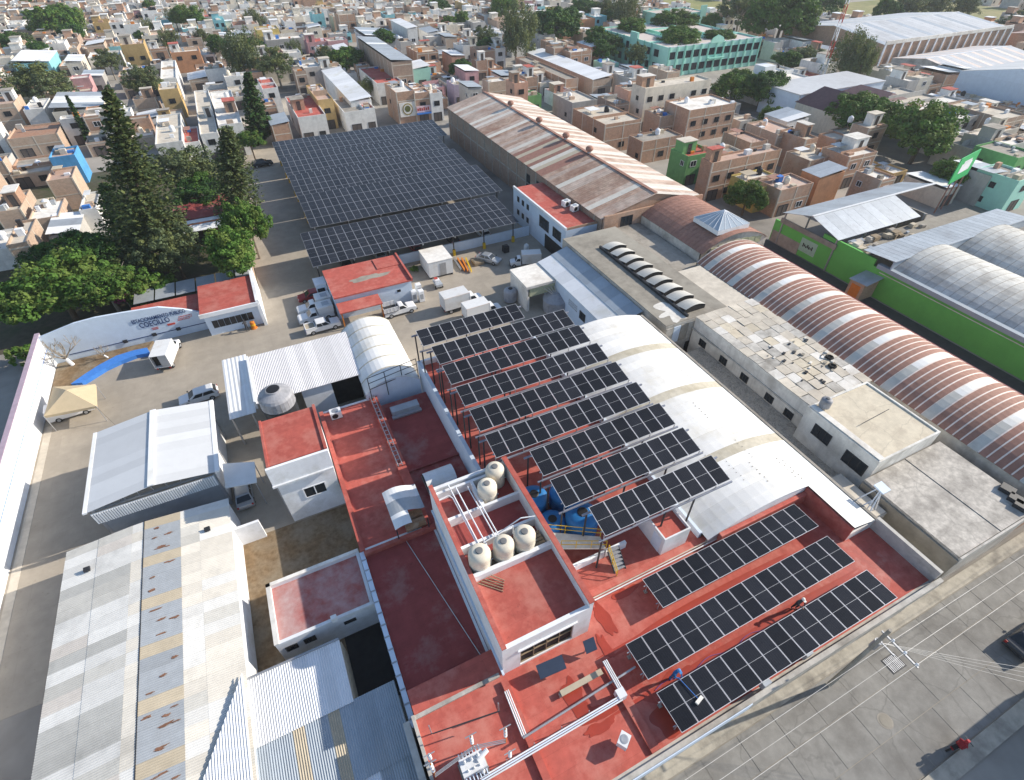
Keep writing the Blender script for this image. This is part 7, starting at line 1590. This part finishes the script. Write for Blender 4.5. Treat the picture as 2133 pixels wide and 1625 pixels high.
# billboard
bl = at(1985, 388, 5.5); br = at(2035, 322, 9.5)
tg = thing('billboard', 'green billboard with pale lettering block on a steel frame', 'billboard', (97, 53, 0))
c0, c1 = at(*zp('D', (1505, 1520)), 5.5), at(*zp('D', (1650, 1440)), 5.5); hh = 4.4
d_ = (at(*zp('D', (1650, 1440)), 5.5)-c0)
e1 = c0+Vector((d_.x, d_.y, 0)).normalized()*8
def bp_(u, v): return c0.lerp(e1, u)+Vector((0, 0, hh*v))
GB = mat('billboard_green', (.04, .42, .13), .6, .05); nb_ = (e1-c0).cross(Vector((0, 0, 1))).normalized()
MB().obox((c0+e1)/2+Vector((0, 0, hh/2)), (e1-c0)/2, nb_*.08, (0, 0, hh/2)).build('board', GB, tg)
MB().obox((c0+e1)/2+Vector((0, 0, hh/2))+nb_*.1, (e1-c0)/2*.55, nb_*.01, (0, 0, hh*.18)).build('print_block', WHITE, tg)
MB().obox((c0+e1)/2+Vector((0, 0, hh*.72))+nb_*.1, (e1-c0)/2*.4, nb_*.01, (0, 0, hh*.06)).build('print_block', WHITE, tg)
for u in (.15, .5, .85): v = bp_(u, 0); MB().tube((v.x, v.y, 0), v, .12, 6).build('post', RUST, tg)
# shop signs behind the carports
for (NL, NR, z0, z1, mt, em) in (((1190, 860), (1300, 845), 3.2, 5.6, CREAM2, True), ((1330, 910), (1435, 895), 3.4, 4.6, mat('pink_sign', (.75, .55, .58), .6), False)):
    a_ = at_y(*zp('B', NL), 140); 
for o in list(COL.objects):
    if o.get('label') == 'brick shop house with round emblem sign':
        c_ = o.location; ww = [k for k in o.children if k.name.startswith('wall')][0].dimensions
        y0 = c_.y-ww.y/2; MB().box(c_.x-ww.x*.42, c_.x+ww.x*.42, y0-.2, y0-.06, 1.9, 5.2).build('sign_board', CREAM2, o)
        b = MB(); b.tube((c_.x, y0-.2, 3.6), (c_.x, y0-.24, 3.6), 1.35, 24); b.build('emblem_ring', mat('emblem_gold', (.35, .26, .06), .6), o); MB().tube((c_.x, y0-.24, 3.6), (c_.x, y0-.26, 3.6), 1.1, 24).build('emblem_field', CREAM2, o); MB().tube((c_.x, y0-.26, 3.7), (c_.x, y0-.28, 3.7), .75, 20).build('emblem_disc', mat('emblem_olive', (.12, .13, .04), .6), o)
    if o.get('label') == 'brick shop house with red lettered sign':
        c_ = o.location; ww = [k for k in o.children if k.name.startswith('wall')][0].dimensions; y0 = c_.y-ww.y/2
        MB().box(c_.x-ww.x*.45, c_.x+ww.x*.45, y0-.2, y0-.06, 2.5, 4.0).build('sign_board', mat('pink_sign', (.75, .55, .58), .6), o)
        for k in range(6): ubox('sign_stroke', o, c_.x-1.7+k*.55, c_.x-1.3+k*.55, y0-.22, y0-.205, 2.9, 3.5+.15*(k % 2), INKR)
        MB().box(c_.x-ww.x*.45, c_.x+ww.x*.45, y0-.6, y0-.06, 2.1, 2.4).build('blue_awning', BLUEP, o)
# ------------------------------------------------------------------ rest of the town
ORNG = random.Random(99)
WCH = ['brick']*9+['palebrick']*9+['brownbrick']*3+['white']*14+['cream']*12+['grey']*6+['ochre', 'orange', 'pink', 'turquoise', 'lilac', 'peach', 'mint']
RCH = ['cream']*7+['whitewash']*12+['grey']*3+['red']*1+['terrace']*3+['brown']*1+['metal']*2+['whitemetal']*2+['bluegrey']
def free(x0, x1, y0, y1):
    for q in FOOT:
        if x0 < q[1]+.2 and x1 > q[0]-.2 and y0 < q[3]+.2 and y1 > q[2]-.2: return False
    return True
lots = []
y = 26.0; row = 0
while y < 640:
    dep = ORNG.uniform(8.5, 12); x = -330+ORNG.uniform(0, 8); run = 0
    while x < 640:
        w = ORNG.uniform(4.2, 6.8)
        if run > ORNG.uniform(55, 85): x += 7; run = 0
        dd = dep*ORNG.uniform(.75, 1.0); y0 = y if row % 2 == 0 else y+dep-dd
        h = ORNG.choice((2.8, 3.0, 3.2, 3.4, 3.4, 5.2, 5.5, 5.8, 6.0)); p = to_px((x+w/2, y0+dd/2, h)); ok = -60 < p[0] < 2190 and -40 < p[1] < 900
        if ok: lots.append((x, x+w-ORNG.choice((0, 0, .1, .6)), y0, y0+dd, h, ORNG.choice(WCH), ORNG.choice(RCH), ORNG.randrange(10**6)))
        x += w; run += w
    y += dep+(.3 if row % 2 == 0 else 6); row += 1
lots = [q for q in lots if free(*q[:4])]
lots.sort(key=lambda q: ((q[0]+q[1])/2)**2+q[2]**2)
NIND = 210
for q in lots[:NIND]: house(*q[:7], None, q[7], detail=1)
far = lots[NIND:]
FM = [BRICK, BRICKL, BRICKD, wallmat('white'), wallmat('cream'), wallmat('grey'), wallmat('ochre'), wallmat('pink'), wallmat('turquoise'), CREAM, CREAM2, CONC, RED, ROOFS['terrace'], GREYM, WMETAL, GLASS, TANKK, BEIGE, wallmat('orange')]
WI = {'brick': 0, 'palebrick': 1, 'brownbrick': 2, 'white': 3, 'cream': 4, 'grey': 5, 'ochre': 6, 'pink': 7, 'turquoise': 8, 'yellow': 6, 'lilac': 5, 'peach': 19, 'orange': 19, 'green': 5, 'blue': 8, 'mint': 8}
RI = {'cream': 9, 'whitewash': 10, 'grey': 11, 'red': 12, 'terrace': 13, 'brown': 13, 'metal': 14, 'whitemetal': 15, 'bluegrey': 14}
b = MB()
for (x0, x1, y0, y1, h, wl_, rf, sd_) in far:
    rr = random.Random(sd_); w_ = WI[wl_]
    b.ring(x0, x1, y0, y1, 0, h, .2, w_); b.box(x0+.2, x1-.2, y0+.2, y1-.2, h-.7, h-.4, RI[rf])
    for s_ in range(max(1, int(h/2.9))):
        for k in range(2):
            if rr.random() < .7: u = x0+(x1-x0)*(k+.5)/2; b.box(u-.6, u+.6, y0-.04, y0-.005, .8+2.8*s_, 2.1+2.8*s_, 16)
        if rr.random() < .5: u = y0+(y1-y0)*rr.uniform(.2, .8); b.box(x0-.04, x0-.005, u-.5, u+.5, .9+2.8*s_, 2.0+2.8*s_, 16)
    for k in range(4):
        a = rr.uniform(.3, .9); bx = rr.uniform(x0+1, x1-1); by = rr.uniform(y0+1, y1-1); b.box(bx-a, bx+a, by-a*.7, by+a*.7, h-.4, h+rr.uniform(0, .9), rr.choice((0, 1, 3, 4, 5, 10, 14, 15, 17)))
    if rr.random() < .6: yq = y0+(y1-y0)*rr.uniform(.3, .7); b.box(x0+.2, x1-.2, yq, yq+.15, h-.4, h+rr.uniform(.1, 1), rr.choice((0, 1, w_)))
    q = rr.random()
    if q < .5:
        rx = rr.choice((x0, x1-3)); ry = y0+(y1-y0)*rr.uniform(.2, .6); b.box(rx, rx+2.9, ry, ry+3, h-.4, h+1.9, WI[rr.choice(('brick', 'white', 'cream', wl_))]); b.box(rx-.15, rx+3.1, ry-.15, ry+3.2, h+1.9, h+2.05, rr.choice((9, 10, 11, 15)))
    if rr.random() < .6: b.lathe((x0+(x1-x0)*rr.uniform(.2, .8), y0+(y1-y0)*rr.uniform(.2, .8), h-.4), [(.6, 0), (.6, 1.0), (.25, 1.3)], 8, rr.choice((17, 18, 3)))
tag(b.build('distant_town', FM), 'dense far town of small flat-roofed houses reaching the horizon', 'town', None, 'stuff')
# scattered far trees
rr = random.Random(21)
for k in range(26):
    for _ in range(20):
        px, py = rr.uniform(0, 2133), rr.uniform(-5, 120); p = at(px, py, 5)
        if p.y > 170 and p.y < 620: break
    if 1150 < px < 2133 and rr.random() < .5: kd = 'deep'
    else: kd = rr.choice(('olive', 'deep', 'grey', 'fresh'))
    tree(kd, px, py, rr.uniform(3.5, 6), 5, {'olive': 'olive', 'deep': 'dark green', 'grey': 'grey-green', 'fresh': 'fresh green'}[kd]+' tree among far roofs, '+zone(px, py), 1.0, k, 'scattered far trees')
# labels that several houses share get a common group
for lb, os_ in LABELS.items():
    for o in os_: o['group'] = 'town houses '+zone(*to_px(o.location)) 
# ------------------------------------------------------------------ street furniture and people
pp_ = Vector((26.6, 2.45, .13)); tg = thing('utility_pole', 'concrete utility pole with cross-arm on the pavement edge', 'utility pole', pp_)
MB().tube(pp_, pp_+Vector((0, 0, 9.2)), .17, 10, .11).build('pole', CONC, tg); MB().box(pp_.x-.05, pp_.x+.05, .3, 2.7, 8.62, 8.72).build('cross_arm', STEEL, tg); MB().box(pp_.x-.04, pp_.x+.04, 1.4, 2.6, 7.8, 7.88).build('cross_arm', STEEL, tg)
for y in (.45, 1.2, 2.0): MB().lathe((pp_.x, y, 8.72), [(.05, 0), (.09, .05), (.05, .1), (.09, .15), (.04, .22)], 8).build('insulator', WHITE, tg)
MB().tube((pp_.x+.2, 2.45, 6.6), (pp_.x+.2, 2.45, 7.5), .22, 12).build('pole_transformer', STEEL, tg)
for k, y in enumerate((.45, 1.2, 2.0)):
    pts = []
    for xa, xb in ((-30, 26.6), (26.6, 75)):
        for i in range(13): u = i/12; pts.append((xa+(xb-xa)*u, y, 8.92-1.4*4*u*(1-u)*((xb-xa)/56)))
    tag(MB().path(pts, .015, 4).build('power_line', CREAM2), ['nearest the far pavement', 'middle', 'nearest the buildings'][k]+' of the three power lines over the street', 'cable', 'power lines along the street')
for k in range(4):
    y0, y1 = 2.3, -9; x0 = 26.7; pts = [(x0+(13+k*1.1)*u, y0+(y1-y0)*u, 7.7-1.2*4*u*(1-u)*.4) for u in [i/10 for i in range(11)]]; tag(MB().path(pts, .009, 4).build('service_wire', CREAM2), ['first', 'second', 'third', 'last'][k]+' thin service wire crossing the street from the pole', 'cable', 'service wires')
dg = thing('storm_drain', 'square iron storm drain grate in the street', 'drain', (32.2, 1.4, .012)); MB().ring(31.5, 32.9, .85, 1.95, .0, .035, .08).build('frame', DARK, dg)
for k in range(9): ubox('bar', dg, 31.6+k*.145, 31.67+k*.145, .93, 1.87, .015, .032, STEEL)
MB().box(31.58, 32.82, .93, 1.87, -.04, .018).build('pit', INSIDE, dg)
mh = thing('manhole', 'round manhole cover in the street slabs', 'manhole', (28.2, -.9, .0)); MB().lathe((28.2, -.9, 0), [(.42, 0), (.42, .028), (.36, .028), (.36, .034)], 22).build('cover', CONCD, mh); MB().lathe((28.2, -.9, 0), [(.52, 0), (.52, .022)], 22).build('ring', CONC, mh)
# buildings south of the street, beyond the frame's lower right corner: they shade it
house(38.6, 48, -15, -5.25, 6.0, 'cream', 'grey', 'cream house on the far side of the street casting shade', 3, 'bare roof')
house(48.2, 58, -15, -5.25, 5.2, 'brick', 'cream', 'brick house next to the cream house across the street', 4, 'bare roof')
def skin_body(name, joints, edges, mt, parent, org):
    """continuous body grown with a Skin modifier: joints {name: (xyz, radius)}"""
    idx = {k: i for i, k in enumerate(joints)}; me = bpy.data.meshes.new(name)
    me.from_pydata([tuple(Vector(v[0])) for v in joints.values()], [(idx[a], idx[c]) for a, c in edges], []); me.materials.append(mt)
    ob = bpy.data.objects.new(name, me); COL.objects.link(ob); ob.parent = parent
    md = ob.modifiers.new('skin', 'SKIN'); md.use_smooth_shade = True
    if not me.skin_vertices: me.attributes  # layer is created with the modifier
    bpy.context.view_layer.update()
    if len(me.skin_vertices) == 0: return ob
    for i, v in enumerate(joints.values()):
        sv = me.skin_vertices[0].data[i]; sv.radius = (v[1], v[1]); sv.use_root = (i == 0)
    sb = ob.modifiers.new('sub', 'SUBSURF'); sb.levels = sb.render_levels = 1
    return ob
def person(label, loc, rz, cloth, trouser, cap, pose):
    t_ = thing('person', label, 'person', loc, rz)
    SK = mat('skin', (.30, .17, .11), .6, .05)
    J = {'pelvis': ((0, 0, .95), .15), 'waist': ((0, .02, 1.12), .14), 'chest': ((0, .06, 1.35), .17), 'neck': ((0, .09, 1.5), .07), 'head0': ((0, .12, 1.6), .085), 'head1': ((0, .13, 1.72), .09),
         'shL': ((-.2, .07, 1.42), .075), 'shR': ((.2, .07, 1.42), .075), 'elL': ((-.27, .22, 1.2), .055), 'elR': ((.27, .2, 1.2), .055), 'wrL': ((-.1, .43, 1.1), .04), 'wrR': ((.12, .42, 1.15), .04), 'haL': ((-.06, .5, 1.09), .045), 'haR': ((.09, .5, 1.14), .045),
         'hiL': ((-.1, 0, .88), .1), 'hiR': ((.1, 0, .88), .1), 'knL': ((-.13, .06, .5), .075), 'knR': ((.13, -.04, .5), .075), 'anL': ((-.14, -.02, .1), .05), 'anR': ((.14, -.12, .1), .05), 'toL': ((-.15, .16, .05), .045), 'toR': ((.15, .06, .05), .045)}
    if pose == 'ride':
        J.update({'knL': ((-.2, .42, .85), .075), 'knR': ((.2, .42, .85), .075), 'anL': ((-.2, .35, .42), .05), 'anR': ((.2, .35, .42), .05), 'toL': ((-.2, .5, .38), .045), 'toR': ((.2, .5, .38), .045)})
    E_ = [('pelvis', 'waist'), ('waist', 'chest'), ('chest', 'neck'), ('neck', 'head0'), ('head0', 'head1'), ('chest', 'shL'), ('chest', 'shR'), ('shL', 'elL'), ('shR', 'elR'), ('elL', 'wrL'), ('elR', 'wrR'), ('wrL', 'haL'), ('wrR', 'haR'), ('pelvis', 'hiL'), ('pelvis', 'hiR'), ('hiL', 'knL'), ('hiR', 'knR'), ('knL', 'anL'), ('knR', 'anR'), ('anL', 'toL'), ('anR', 'toR')]
    skin_body('body', J, E_, cloth, t_, loc)
    b = MB(); b.lathe((0, .13, 1.7), [(.115, -.02), (.12, .03), (.09, .1), (.03, .13)], 12); b.box(-.09, .09, .2, .36, 1.69, 1.71)
    o_ = b.mesh('cap', cap); put('cap', o_, t_)
    fc = MB().lathe((0, .155, 1.56), [(.05, 0), (.088, .06), (.09, .12), (.07, .16)], 12).mesh('face', SK); put('face', fc, t_)
    # hands: palm and fingers closed round what they hold
    for s_, hx, hy, hz_ in ((-1, -.06, .5, 1.09), (1, .09, .5, 1.14)):
        hb = MB(); hb.obox((hx, hy, hz_), (.04, 0, 0), (0, .05, 0), (0, 0, .02))
        for f in range(4): x = hx-.033+f*.022; hb.tube((x, hy+.045, hz_), (x, hy+.085, hz_-.02), .009, 5); hb.tube((x, hy+.085, hz_-.02), (x, hy+.06, hz_-.055), .008, 5)
        hb.tube((hx-s_*.04, hy, hz_), (hx-s_*.06, hy+.05, hz_-.03), .01, 5); put('hand', hb.mesh('hand', SK), t_)
    return t_
NAVY = mat('blue_work_clothes', (.03, .13, .32), .85, .1); DGR = mat('dark_work_clothes', (.05, .05, .055), .85, .1); BLUCAP = mat('light_blue_cap', (.08, .28, .62), .7)
p = Vector((N3X+1.85, N3YF+.45, 5.0)); wp = person('worker in blue overalls and cap scrubbing the street-side solar row', p, math.radians(188), NAVY, NAVY, BLUCAP, 'stand')
br_ = thing('long_brush', 'long pole brush held by the blue worker over the panels', 'brush', (p.x+.05, p.y-.4, 6.1))
MB().tube((p.x-.08, p.y-.35, 6.2), (p.x+.2, p.y-1.9, 6.33), .025, 6).build('handle', BLUEP, br_); MB().obox((p.x+.2, p.y-1.95, 6.33), (.28, .08, 0), (-.03, .1, 0), (0, 0, .07)).build('brush_head', CREAM2, br_)
q = at(1648, 1240, 5.9); q = Vector((q.x, (N2Y[1]+N3YF)/2, 5.0)); person('worker in dark clothes with hose between the two street-side rows', q, math.radians(170), DGR, DGR, CREAM2, 'stand')
gp = at(517, 690); person('person in dark clothes standing at the gate beside orange cone', (gp.x, gp.y, 0), .4, DGR, DGR, DGR, 'stand')
cn = at(516, 684); cg = thing('traffic_drum', 'orange barrel beside the gatehouse entrance', 'barrel', (cn.x+.8, cn.y-.3, 0)); MB().lathe((cn.x+.8, cn.y-.3, 0), [(.45, 0), (.42, .1), (.32, .12), (.3, 1.0), (.22, 1.05), (.05, 1.06)], 14).build('drum', ORANGE, cg); MB().lathe((cn.x+.8, cn.y-.3, .5), [(.325, 0), (.322, .18)], 14).build('band', YELLOW, cg)
# motorbike and rider in the shade
mb = thing('motorbike', 'red motorbike riding along the far kerb of the street', 'motorbike', (31.0, -4.0, 0), math.radians(-100))
b = MB()
def put_mb(nm, bb, mt): put(nm, bb.mesh(nm, mt), mb)
for y in (-.62, .65): bb = MB(); bb.tube((-.05, y, .3), (.05, y, .3), .3, 16); put_mb('wheel', bb, RUBBER)
bb = MB(); bb.obox((0, .1, .62), (.13, 0, 0), (0, .35, .03), (0, 0, .14)); bb.obox((0, -.42, .72), (.12, 0, 0), (0, .3, .05), (0, 0, .07)); put_mb('frame', bb, VRED)
bb = MB(); bb.obox((0, -.35, .8), (.13, 0, 0), (0, .36, 0), (0, 0, .05)); put_mb('seat', bb, BLACKP)
bb = MB(); bb.tube((-.33, .48, 1.0), (.33, .48, 1.0), .022, 6); bb.tube((0, .48, 1.0), (0, .65, .3), .04, 6); put_mb('handlebar', bb, DARK)
bb = MB(); bb.obox((0, .0, .4), (.14, 0, 0), (0, .25, 0), (0, 0, .16)); put_mb('engine', bb, STEEL)
a_ = math.radians(-100); off = Vector((0, -.25, -.1)); off.rotate(Matrix.Rotation(a_, 3, 'Z'))
person('person in red jacket riding the motorbike by the far kerb', Vector((31.0, -4.0, 0))+off, a_, mat('red_jacket', (.30, .02, .03), .8), DGR, mat('red_helmet', (.35, .02, .03), .4), 'ride')
# things that still share a label are told apart by their place from left to right
BYL = {}
for o in list(COL.objects):
    if o.parent is None and o.get('label'): BYL.setdefault(o['label'], []).append(o)
NTH = ['leftmost', 'second from left', 'third from left', 'fourth from left', 'fifth from left', 'sixth from left', 'seventh from left']
for lb, os_ in BYL.items():
    if len(os_) > 1:
        os_.sort(key=lambda o: to_px(o.location)[0])
        for k, o in enumerate(os_): o['label'] = lb+', '+('rightmost' if k == len(os_)-1 else NTH[min(k, 6)])
# ------------------------------------------------------------------ haze: even pale air round the whole place
hz_ = MB().box(-960, 1560, -460, 2260, -1.5, 46).build('haze', WHITE); hz_['kind'] = 'stuff'; hz_['label'] = 'thin pale haze over the town'
hm = bpy.data.materials.new('haze_air'); hm.use_nodes = True; hm.node_tree.nodes.clear()
pv = hm.node_tree.nodes.new('ShaderNodeVolumePrincipled'); pv.inputs['Color'].default_value = (.86, .90, .96, 1); pv.inputs['Density'].default_value = .00022; pv.inputs['Anisotropy'].default_value = .2
ho = hm.node_tree.nodes.new('ShaderNodeOutputMaterial'); hm.node_tree.links.new(pv.outputs[0], ho.inputs['Volume'])
hz_.data.materials.clear(); hz_.data.materials.append(hm)
